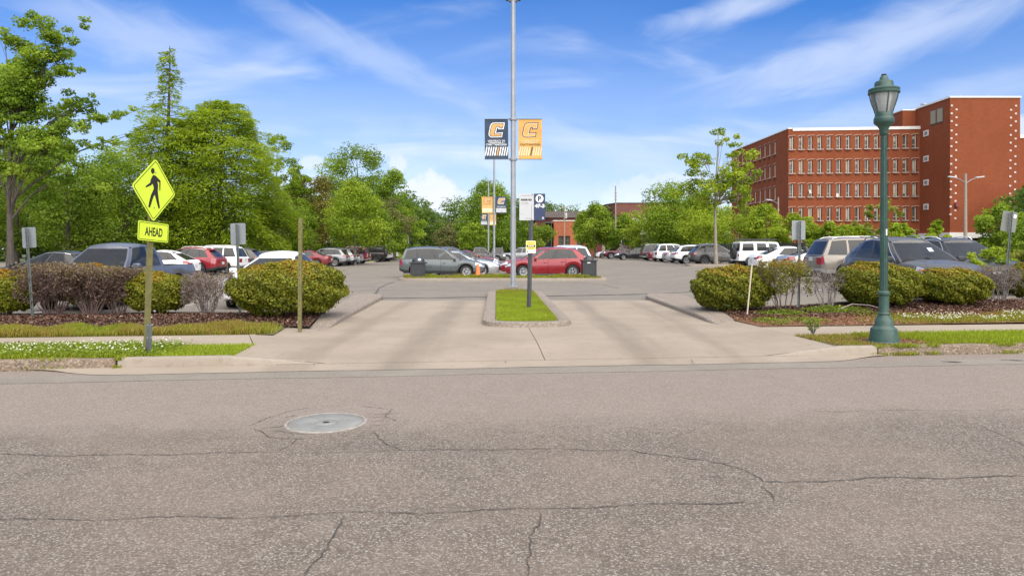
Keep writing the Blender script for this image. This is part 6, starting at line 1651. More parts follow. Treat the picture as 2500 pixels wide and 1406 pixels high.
# front columns follow the photo: first at px 1933, last at px 2233
fl, fr_ = 1933, 2233
Lf = (Vector(FR) - Vector(FL)).length
def along(px):
    k = (px - CPX) / FPX; dx_, dy_ = FR[0] - FL[0], FR[1] - FL[1]; s = (k * FL[1] - FL[0]) / (dx_ - k * dy_); return s * Lf
a0, a1 = along(fl), along(fr_)
fx0 = [(a0 + (a1 - a0) * i / (nW - 1) - w_ / 2, a0 + (a1 - a0) * i / (nW - 1) + w_ / 2) for i in range(nW)]
wall, dF, nF, pF = wall_open('wall', FL, FR, -.3, ZR - .42, fx0, zrow, .30, M['brick'], B)
sd = [(121.5 - y - w_ / 2, 121.5 - y + w_ / 2) for y in (102.9, 104.85, 106.7, 108.6, 110.6, 112.6, 114.5, 116.4, 118.4)]
wallS, dS, nS, pS = wall_open('wall', BK, FL, -.3, ZR - .12, sd, zrow, .30, M['brick'], B)
# shared window pieces in local space: x along wall, y outwards negative, z up from the sill
hgt = zrow[0][1] - zrow[0][0]
def win_meshes():
    b = MB(); b.box((0, .17, hgt / 2), (w_ - .01, .012, hgt - .02)); pane = b.mesh('window', M['pane'])
    b = MB(); b.box((w_ * .13, .06, hgt / 2), (.10, .20, hgt - .02)); b.box((-w_ * .20, .12, hgt * .27), (w_ * .55, .08, .10)); b.box((-w_ / 2 + .025, .12, hgt / 2), (.04, .06, hgt - .03)); frame = b.mesh('frame', M['frame'])
    b = MB(); b.box((-.01, -.10, -.05), (w_ + .34, .26, .10)); sill = b.mesh('sill', M['frame'])
    b = MB(); b.box((-.01, -.06, -.19), (w_ - .04, .14, .17)); corbel = b.mesh('corbel', M['brick'])
    b = MB(); b.tube([(-w_ / 2 - .20, -.05, hgt + .02), (-w_ / 2 - .06, -.05, hgt + .15), (0, -.05, hgt + .22), (w_ / 2 + .25, -.05, hgt + .22)], [.045, .05, .05, .05], 5); hood = b.mesh('hood', M['hoodtan'])
    return pane, frame, sill, corbel, hood
wm_ = win_meshes()
def put_win(d, nb, p0, xc, z, k):
    ang = math.atan2(d.y, d.x); q = p0 + d * xc
    o = link('window', wm_[0], B); o.location = (q.x, q.y, z); o.rotation_euler = (0, 0, ang)
    for nm, me in zip(('frame', 'sill', 'corbel', 'hood'), wm_[1:]): link(nm, me, o)
    rr_ = random.random()
    if rr_ < .55:
        b = MB(); hh = random.choice((.35, .45, .55, .8, 1.4)) if rr_ > .12 else 1.6; b.box((-.06, .155, hgt - hh / 2 - .02), (w_ * .66, .008, hh)); link('blind', b.mesh('blind', M['blind']), o)
    if k == 'open':
        b = MB(); b.box((-.10, -.22, hgt * .42), (.36, .02, .62), M=Matrix.Rotation(R(-28), 3, 'X')); link('open_sash', b.mesh('open_sash', M['frame']), o)
    if k == 'fan':
        b = MB(); b.box((-.10, .10, .24), (.42, .10, .42)); link('window_unit', b.mesh('window_unit', M['coping']), o)
for j, zz in enumerate(zrow):
    for i, xx in enumerate(fx0): put_win(dF, nF, pF, (xx[0] + xx[1]) / 2, zz[0], 'open' if (i, j) == (2, 2) else 'fan' if (i, j) == (5, 2) else None)
    for xx in sd: put_win(dS, nS, pS, (xx[0] + xx[1]) / 2, zz[0], None)
def boxw(name, x0, x1, y0, y1, z0, z1, mat, parent): b = MB(); b.box(((x0 + x1) / 2, (y0 + y1) / 2, (z0 + z1) / 2), (x1 - x0, y1 - y0, z1 - z0)); return b.build(name, mat, parent)
b = MB(); b.prism([(FL[0] + .6, FL[1] - .16), (FR[0], FR[1] - .10), (FR[0], FR[1] + .4), (FL[0] + .6, FL[1] + .4)], ZR - .42, ZR); b.build('coping', M['coping'], B)
b = MB(); b.prism([(FL[0] - .08, FL[1] - .05), (FL[0] + .6, FL[1] - .05), (FL[0] + .6, FL[1] + .4), (FL[0] + .3, FL[1] + .4), (BK[0] + .3, BK[1]), (BK[0] - .08, BK[1])], ZR - .12, ZR + .04); b.build('coping', M['coping'], B)
b = MB(); b.prism([(FL[0] + .3, FL[1] + .4), (FR[0], FR[1] + .4), (FR[0], 121), (BK[0] + .3, 121)], ZR - .5, ZR - .2); b.build('roof', M['droof'], B)
b = MB(); b.prism([FL, (FL[0] + .6, FL[1] + .02), (FL[0] + .6, FL[1] + .3), (FL[0], FL[1] + .3)], ZR - .42, ZR - .12); b.build('parapet', M['brick'], B)
boxw('wall', 39.3, 67, 121, 121.3, -.3, ZR - .2, M['brick'], B)
# string courses
for z in (zrow[1][1] + .20, zrow[2][1] + .20, zrow[3][1] + .20):
    b = MB(); q0, q1 = pF - nF * .02, Vector((*FR, 0)) - nF * .02; b.tube([(q0.x, q0.y, z), (q1.x, q1.y, z)], .03, 4); b.build('string_course', M['brick2'], B)
# tower and the setback block
TX0, TX1, TY0, TY1, TZ = 57.75, 67.0, 90.0, 104.0, 21.45
tw = boxw('tower', TX0, TX1, TY0, TY1, 3.72, TZ, M['brick'], B)
boxw('tower_base', TX0 + .5, TX1, TY0 + .6, TY1, -.3, 3.0, M['brick3'], B)
boxw('canopy', TX0 - .25, TX1 + 6, TY0 - .3, TY1, 3.0, 3.72, M['coping'], B)
boxw('coping', TX0 - .10, TX1 + .10, TY0 - .10, TY1, TZ, TZ + .22, M['coping'], B)
boxw('setback_block', 55.85, 57.74, 97.6, 104, ZR - .3, 21.3, M['brick'], B); boxw('coping', 55.78, 57.64, 97.5, 104, 21.3, 21.45, M['coping'], B)
boxw('right_wing', TX1 + .01, 82, 99, 116, -.3, 17.6, M['brick'], B); boxw('coping', TX1 + .11, 82.1, 98.9, 116, 17.6, 18.1, M['coping'], B)
for z in (5.62, 9.0, 12.4, 15.82):
    for x in (67.9, 69.4): boxw('sill', x, x + .9, 98.85, 99.0, z, z + .1, M['frame'], B)
def tower_px(px, py, Y): return gx(px, Y), EYE + (HPY - py) / FPX * Y
ys1 = [258, 277, 296, 319, 338, 357, 381, 400, 420, 443, 462, 481, 504, 523]
for px, y0 in ((2323.5, 258.5), (2335, 268), (2468, 269), (2480, 259)):
    for i, yy in enumerate(ys1):
        if px == 2335 and i == 10: pass
        X_, Z_ = tower_px(px - .12 * (yy - 258) / 10, yy + (y0 - 258), TY0)
        if Z_ < 4.2: continue
        boxw('white_block', X_ - .125, X_ + .125, TY0 - .05, TY0 + .03, Z_ - .115, Z_ + .115, M['block'], B)
X_, Z_ = tower_px(2334, 501, TY0); boxw('wall_lamp', X_ - .22, X_ + .22, TY0 - .35, TY0 - .001, Z_ - .25, Z_ + .25, M['maroonp'], B)
def side_px(px, py): # on the tower's left side, x = TX0
    Y = TX0 * FPX / (px - CPX); return Y, EYE + (HPY - py) / FPX * Y
for py in (326, 388, 446, 505):
    Y, Z_ = side_px(2261, py); v = boxw('vent', TX0 - .06, TX0 - .001, Y - .55, Y + .55, Z_ - .40, Z_ + .40, M['coping'], B)
    for k in range(6): boxw('louvre', TX0 - .085, TX0 - .06, Y - .42, Y + .30, Z_ - .24 + k * .085, Z_ - .20 + k * .085, M['signback'], v)
for pxa, pxb in ((2272, 2286), (2287.5, 2303)):
    Ya, Za = side_px(pxa, 272); Yb, Zb = side_px(pxb, 270); v = boxw('large_window', TX0 - .05, TX0 - .001, min(Ya, Yb), max(Ya, Yb), 18.55, 20.55, M['dgrey'], B)
    boxw('panel', TX0 - .075, TX0 - .05, min(Ya, Yb) + .1, max(Ya, Yb) - .1, 18.68, 20.45, M['tanp'], v)
b = MB(); b.lathe([(.1, 0), (.1, .3), (.42, .36), (.40, .5), (.1, .56)], (57.9 + .6, 97.0, TZ + .2), 12); b.build('roof_vent', M['galv'], B, 40)
boxw('roof_unit', 60.6, 61.9, 92, 93.2, TZ + .22, TZ + .55, M['galv'], B)

# small orange brick building in the far centre
C2 = empty('brick_building', (0, 0, 0), 0, 'small orange brick building with dark awning, half hidden by the wispy topped tree', 'building')
Y2 = 130.0; x0, x1 = gx(1352, Y2), gx(1432, Y2); zt = EYE + (HPY - 540) / FPX * Y2
wl, d2, n2, q2 = wall_open('wall', (x0, Y2), (x1, Y2), -.3, zt, [(.9, 3.1), (4.4, 5.6)], [(2.0, 4.0)], .3, M['brick2'], C2)
boxw('wall', x0 + .02, x0 + .3, Y2 + .02, Y2 + 12, -.3, zt - .02, M['brick2'], C2)
for a, b_ in ((.9, 3.1), (4.4, 5.6)):
    wv = boxw('window', x0 + a, x0 + b_, Y2 + .25, Y2 + .30, 2.0, 4.0, M['pane'], C2)
    for k in range(1, 3): boxw('mullion', x0 + a + (b_ - a) * k / 3 - .04, x0 + a + (b_ - a) * k / 3 + .04, Y2 + .2, Y2 + .25, 2.0, 4.0, M['dark'], wv)
    boxw('transom', x0 + a, x0 + b_, Y2 + .18, Y2 + .2, 3.0, 3.1, M['dgrey'], wv)
b = MB(); b.prism([(0, 0), (0, .15), (2.0, -.75), (2.0, -.95)], 0, x1 - x0 + .3, Matrix(((0, 0, 1, x0 - .1), (-1, 0, 0, Y2 - .01), (0, 1, 0, 1.75), (0, 0, 0, 1)))); b.build('awning', M['dgrey'], C2)
boxw('coping', x0 - .1, x1 + .1, Y2 - .1, Y2 + 12, zt, zt + .16, M['coping'], C2)
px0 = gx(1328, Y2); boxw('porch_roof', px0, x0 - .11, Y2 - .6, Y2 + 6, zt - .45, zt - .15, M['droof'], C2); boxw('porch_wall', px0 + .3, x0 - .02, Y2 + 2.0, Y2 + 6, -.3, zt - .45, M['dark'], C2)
for q in (.15, 1.4): b = MB(); b.tube([(px0 + q, Y2 - .4, -.3), (px0 + q, Y2 - .4, zt - .45)], .07, 6); b.build('porch_post', M['dgrey'], C2)
boxw('rear_hall', x0 - 3, x1 + 4, Y2 + 12.3, Y2 + 30, -.3, zt + 1.2, M['brick3'], C2)
b = MB(); b.prism([(-1, 0), (0, 1.3), (18, 1.3), (19, 0)], 0, x1 - x0 + 8, Matrix(((0, 0, 1, x0 - 3.5), (1, 0, 0, Y2 + 12), (0, 1, 0, zt + 1.2), (0, 0, 0, 1)))); b.build('rear_roof', M['droof'], C2)
# brown brick hall far right of it
C3 = empty('brick_hall', (0, 0, 0), 0, 'long brown brick hall on a pale lower storey, far behind the trees', 'building')
Y3 = 172.0; x0, x1 = gx(1505, Y3), gx(1700, Y3); zt = EYE + (HPY - 497) / FPX * Y3; zm = EYE + (HPY - 531) / FPX * Y3
b = MB(); b.prism([(x0, Y3), (x1, Y3), (x1, Y3 + 26), (x0 - 2.2, Y3 + 26), (x0 - 1.8, Y3 + 6)], zm, zt); b.build('upper_wall', M['brick3'], C3)
b = MB(); b.prism([(x0 - .1, Y3 - .1), (x1, Y3 - .1), (x1, Y3 + 26), (x0 - 2.3, Y3 + 26.0), (x0 - 1.9, Y3 + 6)], zt, zt + .22); b.build('roof_edge', M['droof'], C3)
boxw('lower_storey', gx(1535, Y3), x1 + 4, Y3 - 3, Y3 - .2, 5.2, zm - .3, M['beige'], C3); boxw('lower_storey', gx(1540, Y3), x1 + 4, Y3 - 2, Y3 - .2, -.3, 5.1, M['beige'], C3)
for k in range(5):
    xx = gx(1548 + k * 16, Y3); boxw('window', xx, xx + 1.3, Y3 - 2.05, Y3 - 2.001, 3.2, 4.9, M['pane'], C3)
# maroon shed
C4 = empty('shed', (0, 0, 0), 0, 'small maroon fronted shed with pale side by the far trees', 'shed')
Y4 = 104.0; x0, x1 = gx(1450, Y4), gx(1470, Y4); zt = EYE + (HPY - 590) / FPX * Y4
boxw('wall', x0 - .05, x1 + .45, Y4 + .03, Y4 + 2.2, 0, zt, M['beige'], C4); boxw('door', x0 + .05, x1 - .02, Y4 - .03, Y4 + .028, .05, zt - .15, M['maroonp'], C4); boxw('roof', x0 - .2, x1 + .6, Y4 - .2, Y4 + 2.4, zt, zt + .16, M['droof'], C4)
boxw('side_wall', gx(1441, Y4), x0 - .06, Y4 - .1, Y4 + .1, 0, zt - .3, M['brick2'], C4)
# dark slat fence behind the right rows
fe = empty('fence', (0, 0, 0), 0, 'dark slat fence behind the right parking row, under the bright shrubs', 'fence')
fp0, fp1 = Vector((21.5, 50, 0)), Vector((17.4, 96, 0)); fd = (fp1 - fp0); n_ = 24
for i in range(n_ + 1):
    q = fp0 + fd * i / n_; boxw('post', q.x - .05, q.x + .05, q.y - .05, q.y + .05, .1, 2.15, M['fence'], fe)
bm_ = {}
seg = fd / n_; b = MB(); b.box((0, 0, 0), (seg.length - .12, .03, .15)); sm_ = b.mesh('slat', M['fence'])
for i in range(n_):
    q = fp0 + fd * (i + .5) / n_
    for k in range(9):
        s = link('slat', sm_, fe); s.location = (q.x, q.y, .42 + k * .19); s.rotation_euler = (0, 0, math.atan2(fd.y, fd.x))
# ================================================================ street furniture and signs
# ---- pedestrian crossing sign
BZ = KT
sx0 = gx(364, 9.9)
ps = empty('crossing_sign', (sx0, 9.9, BZ - .02), 0, 'yellow green diamond pedestrian sign with AHEAD plate on a leaning steel post', 'road sign')
top = Vector((gx(376, 9.9) - sx0 + .0, 0, EYE + (HPY - 400) / FPX * 9.9 - BZ))
lean = Vector((gx(373, 9.9) - sx0, 0, EYE + (HPY - 590) / FPX * 9.9 - BZ))
def uchannel(b, p0, p1, w, dpt, th, rz):
    """hat channel post between two points"""
    prof = [(-w / 2, dpt), (-w / 2 + th, dpt), (-w / 4, 0), (w / 4, 0), (w / 2 - th, dpt), (w / 2, dpt), (w / 4 + th, -th), (-w / 4 - th, -th)]
    Rz = Matrix.Rotation(rz, 3, 'Z'); a = [Vector(p0) + Rz @ Vector((x, y, 0)) for x, y in prof]; c = [Vector(p1) + Rz @ Vector((x, y, 0)) for x, y in prof]; n = len(prof)
    b.add(a + c, [(i, (i + 1) % n, n + (i + 1) % n, n + i) for i in range(n)] + [(0, 1, 2, 7), (2, 3, 6, 7), (3, 4, 5, 6), (n, n + 7, n + 2, n + 1), (n + 2, n + 7, n + 6, n + 3), (n + 3, n + 6, n + 5, n + 4)])
b = MB(); ub = lean / lean.z; uchannel(b, (-.03, .0, 0), (ub.x * 2.55 - .03, .0, 2.55), .075, .035, .012, R(60)); pst = b.build('post', M['opost'], ps)
b = MB(); uchannel(b, (.012, -.02, 0), (ub.x * .46 + .012, -.02, .46), .062, .035, .012, R(60)); slv = b.build('base_sleeve', M['gpost'], ps)
for z in (.26, .44): b = MB(); b.box((ub.x * z, -.012, z), (.07, .05, .014), R(45)); b.build('bolt', M['galv'], slv)
YAW = R(80)
def plate(name, parent, loc, roll, poly, th, mat):
    e = MB(); Mx = Matrix.Rotation(YAW, 4, 'Z') @ Matrix.Rotation(roll, 4, 'Y')
    e.prism([(p[0], p[1]) for p in poly], 0, th, Mx @ XZ); o = e.build(name, mat, parent); o.location = loc; return o
def rrect(w, h, r, n=5):
    out = []
    for cx, cy, a0 in ((w / 2 - r, h / 2 - r, 0), (-w / 2 + r, h / 2 - r, 90), (-w / 2 + r, -h / 2 + r, 180), (w / 2 - r, -h / 2 + r, 270)):
        for k in range(n + 1): a = R(a0 + 90 * k / n); out.append((cx + r * math.cos(a), cy + r * math.sin(a)))
    return out
def rot2(poly, a): c, s = math.cos(a), math.sin(a); return [(x * c - y * s, x * s + y * c) for x, y in poly]
side = .655
cz = EYE + (HPY - 461) / FPX * 9.9 - BZ; cxo = gx(374, 9.9) - sx0
dia = plate('diamond_plate', ps, (cxo + .02, -.0, cz), R(3.5), rot2(rrect(side, side, .05), R(45)), .004, M['fyg'])
dia['label'] = 'fluorescent diamond with walking figure'
# figure, border: laid on the plate's face (local frame of the plate before yaw/roll)
Mface = Matrix.Rotation(YAW, 4, 'Z') @ Matrix.Rotation(R(3.5), 4, 'Y')
def on_face(parent, name, polys, mat, off, th=.0015, Mx=Mface):
    b = MB(); bm = bmesh.new()
    for p in polys: bm.faces.new([bm.verts.new((q[0], q[1], 0)) for q in p])
    bmesh.ops.triangulate(bm, faces=bm.faces[:]); r_ = bmesh.ops.extrude_face_region(bm, geom=bm.faces[:])
    for v in [e for e in r_['geom'] if isinstance(e, bmesh.types.BMVert)]: v.co.z = th
    for v in bm.verts: q = v.co.copy(); v.co = Mx @ Vector((q.x, -off - q.z, q.y))
    bmesh.ops.recalc_face_normals(bm, faces=bm.faces[:])
    me = bpy.data.meshes.new(name); bm.to_mesh(me); bm.free(); me.materials.append(mat); return link(name, me, parent)
def ring_polys(outer, inner):
    n = len(outer); return [[outer[i], outer[(i + 1) % n], inner[(i + 1) % n], inner[i]] for i in range(n)]
on_face(dia, 'border', ring_polys(rot2(rrect(side - .045, side - .045, .035), R(45)), rot2(rrect(side - .063, side - .063, .028), R(45))), M['black'], .001)
def zp(X, Y): return ((X - 440) / 5.86 * .00597 / .70, (540 + .247 * (X - 440) - Y) / 5.86 * .00597)
figure = [zp(*q) for q in ((415, 322), (440, 330), (482, 370), (520, 410), (522, 548), (509, 548), (502, 432), (474, 415), (488, 480), (486, 565), (500, 650), (528, 800), (509, 816), (478, 720), (445, 605), (425, 640), (408, 700), (385, 787), (359, 775), (372, 690), (390, 610), (427, 520), (420, 480), (405, 448), (385, 470), (318, 498), (306, 482), (372, 432), (378, 390), (398, 340))]
head = [(lambda c: (c[0] + .038 * math.cos(a), c[1] + .042 * math.sin(a)))(zp(402, 265)) for a in np.linspace(0, 2 * math.pi, 18)[:-1]]
on_face(dia, 'pedestrian_symbol', [figure, head], M['black'], .001)
pz = EYE + (HPY - 563) / FPX * 9.9 - BZ; pxo = gx(372, 9.9) - sx0
Mp = Matrix.Rotation(YAW, 4, 'Z') @ Matrix.Rotation(R(3.5), 4, 'Y')
pw, phh = .64, .275
pl = plate('ahead_plate', ps, (pxo + .02, -.0, pz), R(3.5), rrect(pw, phh, .03), .004, M['fyg'])
on_face(pl, 'border', ring_polys(rrect(pw - .03, phh - .03, .022), rrect(pw - .044, phh - .044, .016)), M['black'], .001)
tm_ = lettering('AHEAD', .2, M['black'], pl, (0, 0, 0), .37, .125, bold=.004)
tm_.matrix_parent_inverse = Matrix(); tm_.matrix_local = Mp @ Matrix.Translation((0, -.0018, 0)) @ Matrix.Rotation(R(90), 4, 'X')
for zz in (.16, -.16): b = MB(); b.lathe([(.010, 0), (.010, .006)], (0, 0, 0), 8); o = b.build('bolt', M['galv'], dia); o.matrix_local = Mface @ Matrix.Translation((.0, -.006, zz * 1.6)) @ Matrix.Rotation(R(90), 4, 'X')

# ---- bare olive post left of the driveway
b = MB(); Yq = 12.75; op = empty('sign_post', (gx(731, Yq), Yq, KT - .02), 0, 'bare olive steel post without a sign in front of the largest clipped shrub', 'post')
hh = EYE + (HPY - 530) / FPX * Yq - KT; uchannel(b, (0, 0, 0), (.016, 0, hh), .072, .034, .012, 0); pp = b.build('post', M['opost'], op)
b = MB()
for k in range(20): b.box((.0005 * k, -.0135, .2 + k * .095), (.012, .004, .012))
b.build('punched_holes', M['dark'], pp); bpy.data.objects['punched_holes']['kind'] = 'stuff'

# ---- grey parking sign backs
def sign_back(px, py, wpx, hpx, basepx, Y, label, mat, lean=0.0, notch=False):
    x = gx(px, Y); z0 = float(bedz(x, Y)) if x > 0 else KT
    t = empty('parking_sign', (x + gx(basepx, Y) - gx(px, Y), Y, z0), 0, label, 'sign', 'parking signs seen from behind'); dxx = gx(px, Y) - gx(basepx, Y)
    zc = EYE + (HPY - py) / FPX * Y - z0; w, h = wpx / FPX * Y, hpx / FPX * Y
    b = MB(); uchannel(b, (0, -.01, -.1), (dxx * (zc + h * .42) / zc, -.01, zc + h * .46), .060, -.03, .010, 0); b.build('post', M['gpost'], t)
    b = MB(); b.prism(rrect(w, h, .03), 0, .003, Matrix.Translation((dxx, .03, zc)) @ Matrix.Rotation(lean, 4, 'Y') @ XZ); o = b.build('plate', mat, t)
    for q in (-.3, .3): b = MB(); b.lathe([(.009, 0), (.009, .012)], (0, 0, 0), 8); c = b.build('bolt', M['galv'], t); c.location = (dxx + lean * h * q, -.03, zc + h * q); c.rotation_euler = (R(90), 0, 0)
    return t
sign_back(68.5, 580, 34, 50, 84, 14.6, 'grey parking sign back on a leaning post near the left edge', M['signback'], R(-3))
sign_back(580, 571, 37, 52, 588, 16.0, 'grey parking sign back on a post left of the largest clipped shrub', M['signback'], R(-1.5))
sign_back(1951, 562, 33, 47, 1948, 16.3, 'grey parking sign back on an upright post beside the half bare shrub', M['signback'])
s4 = sign_back(2466, 541, 37, 50, 2448, 17.0, 'tilted weathered grey sign back at the right edge', M['signback2'], R(9))
b = MB(); b.prism(rrect(.075, .09, .02), 0, .002, Matrix.Translation((.33, .026, 2.17)) @ Matrix.Rotation(R(20), 4, 'Y') @ XZ); b.build('sticker', M['white'], s4)

# ---- green lamp post
LY = 11.15; lx = gx(2158, LY); k_ = LY / FPX / .0069
lp = empty('lamp_post', (lx, LY, KT - .012), 0, 'dark green ornamental street lamp post with acorn lantern on the right verge', 'street lamp')
def kp(prof): return [(r * k_, z * k_) for r, z in prof]
b = MB(); b.lathe(kp([(.240, -.02), (.243, .012), (.236, .03), (.229, .036), (.205, .225), (.198, .245), (.150, .285), (.143, .30), (.137, .375), (.128, .39), (.094, .462), (.090, .475)]), n=24); b.build('base', M['green'], lp, 30)
b = MB(); b.lathe(kp([(.084, .474), (.097, .483), (.097, .498), (.086, .506), (.082, .515), (.080, .53), (.079, .79), (.085, .80), (.096, .815), (.097, .85), (.086, .866), (.062, .878)]), n=20); b.build('collar', M['green'], lp, 30)
b = MB(); b.lathe(kp([(.060, .87), (.052, 2.2), (.044, 3.50)]), n=16); sh = b.build('shaft', M['green'], lp, 40)
for a in range(12):
    an = a * math.pi / 6; b = MB(); b.tube([(math.cos(an) * .058 * k_, math.sin(an) * .058 * k_, .90 * k_), (math.cos(an) * .0435 * k_, math.sin(an) * .0435 * k_, 3.46 * k_)], .007, 4); b.build('flute', M['green'], sh)
b = MB(); b.box((.012, -.056 * k_, 1.86 * k_), (.022, .01, .10)); b.build('tag', M['white'], lp)
b = MB(); b.lathe(kp([(.046, 3.48), (.066, 3.50), (.069, 3.53), (.072, 3.60), (.100, 3.645), (.150, 3.69), (.157, 3.71), (.158, 3.765), (.150, 3.79), (.140, 3.80), (.136, 3.86), (.128, 3.875)]), n=24); b.build('lantern_holder', M['green'], lp, 40)
m, t, bs, o_ = new_mat('clear lantern acrylic'); t.nodes.remove(bs)
tr = t.nodes.new('ShaderNodeBsdfTransparent'); tr.inputs[0].default_value = (.93, .94, .93, 1); df = t.nodes.new('ShaderNodeBsdfTranslucent'); d2_ = t.nodes.new('ShaderNodeBsdfDiffuse')
nz = noise(t, objco(t), 7, 4); t.links.new(ramp(t, nz, [(.3, (.66, .67, .66)), (.7, (.80, .81, .80))]), d2_.inputs[0]); df.inputs[0].default_value = (.75, .76, .75, 1)
ma = t.nodes.new('ShaderNodeMixShader'); ma.inputs[0].default_value = .5; t.links.new(df.outputs[0], ma.inputs[1]); t.links.new(d2_.outputs[0], ma.inputs[2])
mb_ = t.nodes.new('ShaderNodeMixShader'); mb_.inputs[0].default_value = .45; t.links.new(tr.outputs[0], mb_.inputs[1]); t.links.new(ma.outputs[0], mb_.inputs[2])
gl = t.nodes.new('ShaderNodeBsdfGlossy'); gl.inputs['Roughness'].default_value = .08; fr2 = t.nodes.new('ShaderNodeFresnel'); fr2.inputs[0].default_value = 1.45
mc = t.nodes.new('ShaderNodeMixShader'); t.links.new(fr2.outputs[0], mc.inputs[0]); t.links.new(mb_.outputs[0], mc.inputs[1]); t.links.new(gl.outputs[0], mc.inputs[2]); t.links.new(mc.outputs[0], o_.inputs['Surface']); M['acrylic'] = m
gp = [(.128, 3.872), (.150, 3.95), (.178, 4.03), (.200, 4.11), (.214, 4.20)]
b = MB(); b.lathe(kp(gp), n=32, cap=False); gb = b.build('lantern_glass', M['acrylic'], lp, 60)
b = MB(); b.lathe(kp([(.075, 3.88), (.085, 3.98), (.12, 4.16), (.13, 4.20)]), n=24, cap=False); b.build('reflector', M['white'], lp, 60)
b = MB(); b.lathe(kp([(.03, 3.88), (.04, 3.98), (.038, 4.06), (.01, 4.09)]), n=14); b.build('bulb', M['white'], lp, 60)
for a in range(6):
    an = a * math.pi / 3 + .35; b = MB(); b.tube([(math.cos(an) * (r + .005) * k_, math.sin(an) * (r + .005) * k_, z * k_) for r, z in gp], .011, 5); b.build('lantern_rib', M['green'], lp, 50)
b = MB(); b.lathe(kp([(.215, 4.185), (.243, 4.19), (.246, 4.215), (.236, 4.225), (.240, 4.235), (.242, 4.262), (.230, 4.275), (.150, 4.305), (.146, 4.315), (.143, 4.37), (.130, 4.395), (.085, 4.41), (.072, 4.42), (.062, 4.46), (.044, 4.492)]), n=32); cp = b.build('lantern_cap', M['green'], lp, 32)
b = MB(); b.lathe(kp([(.030, 4.488), (.040, 4.498), (.043, 4.51), (.030, 4.522)]), n=16); b.build('finial', M['black'], lp, 40)

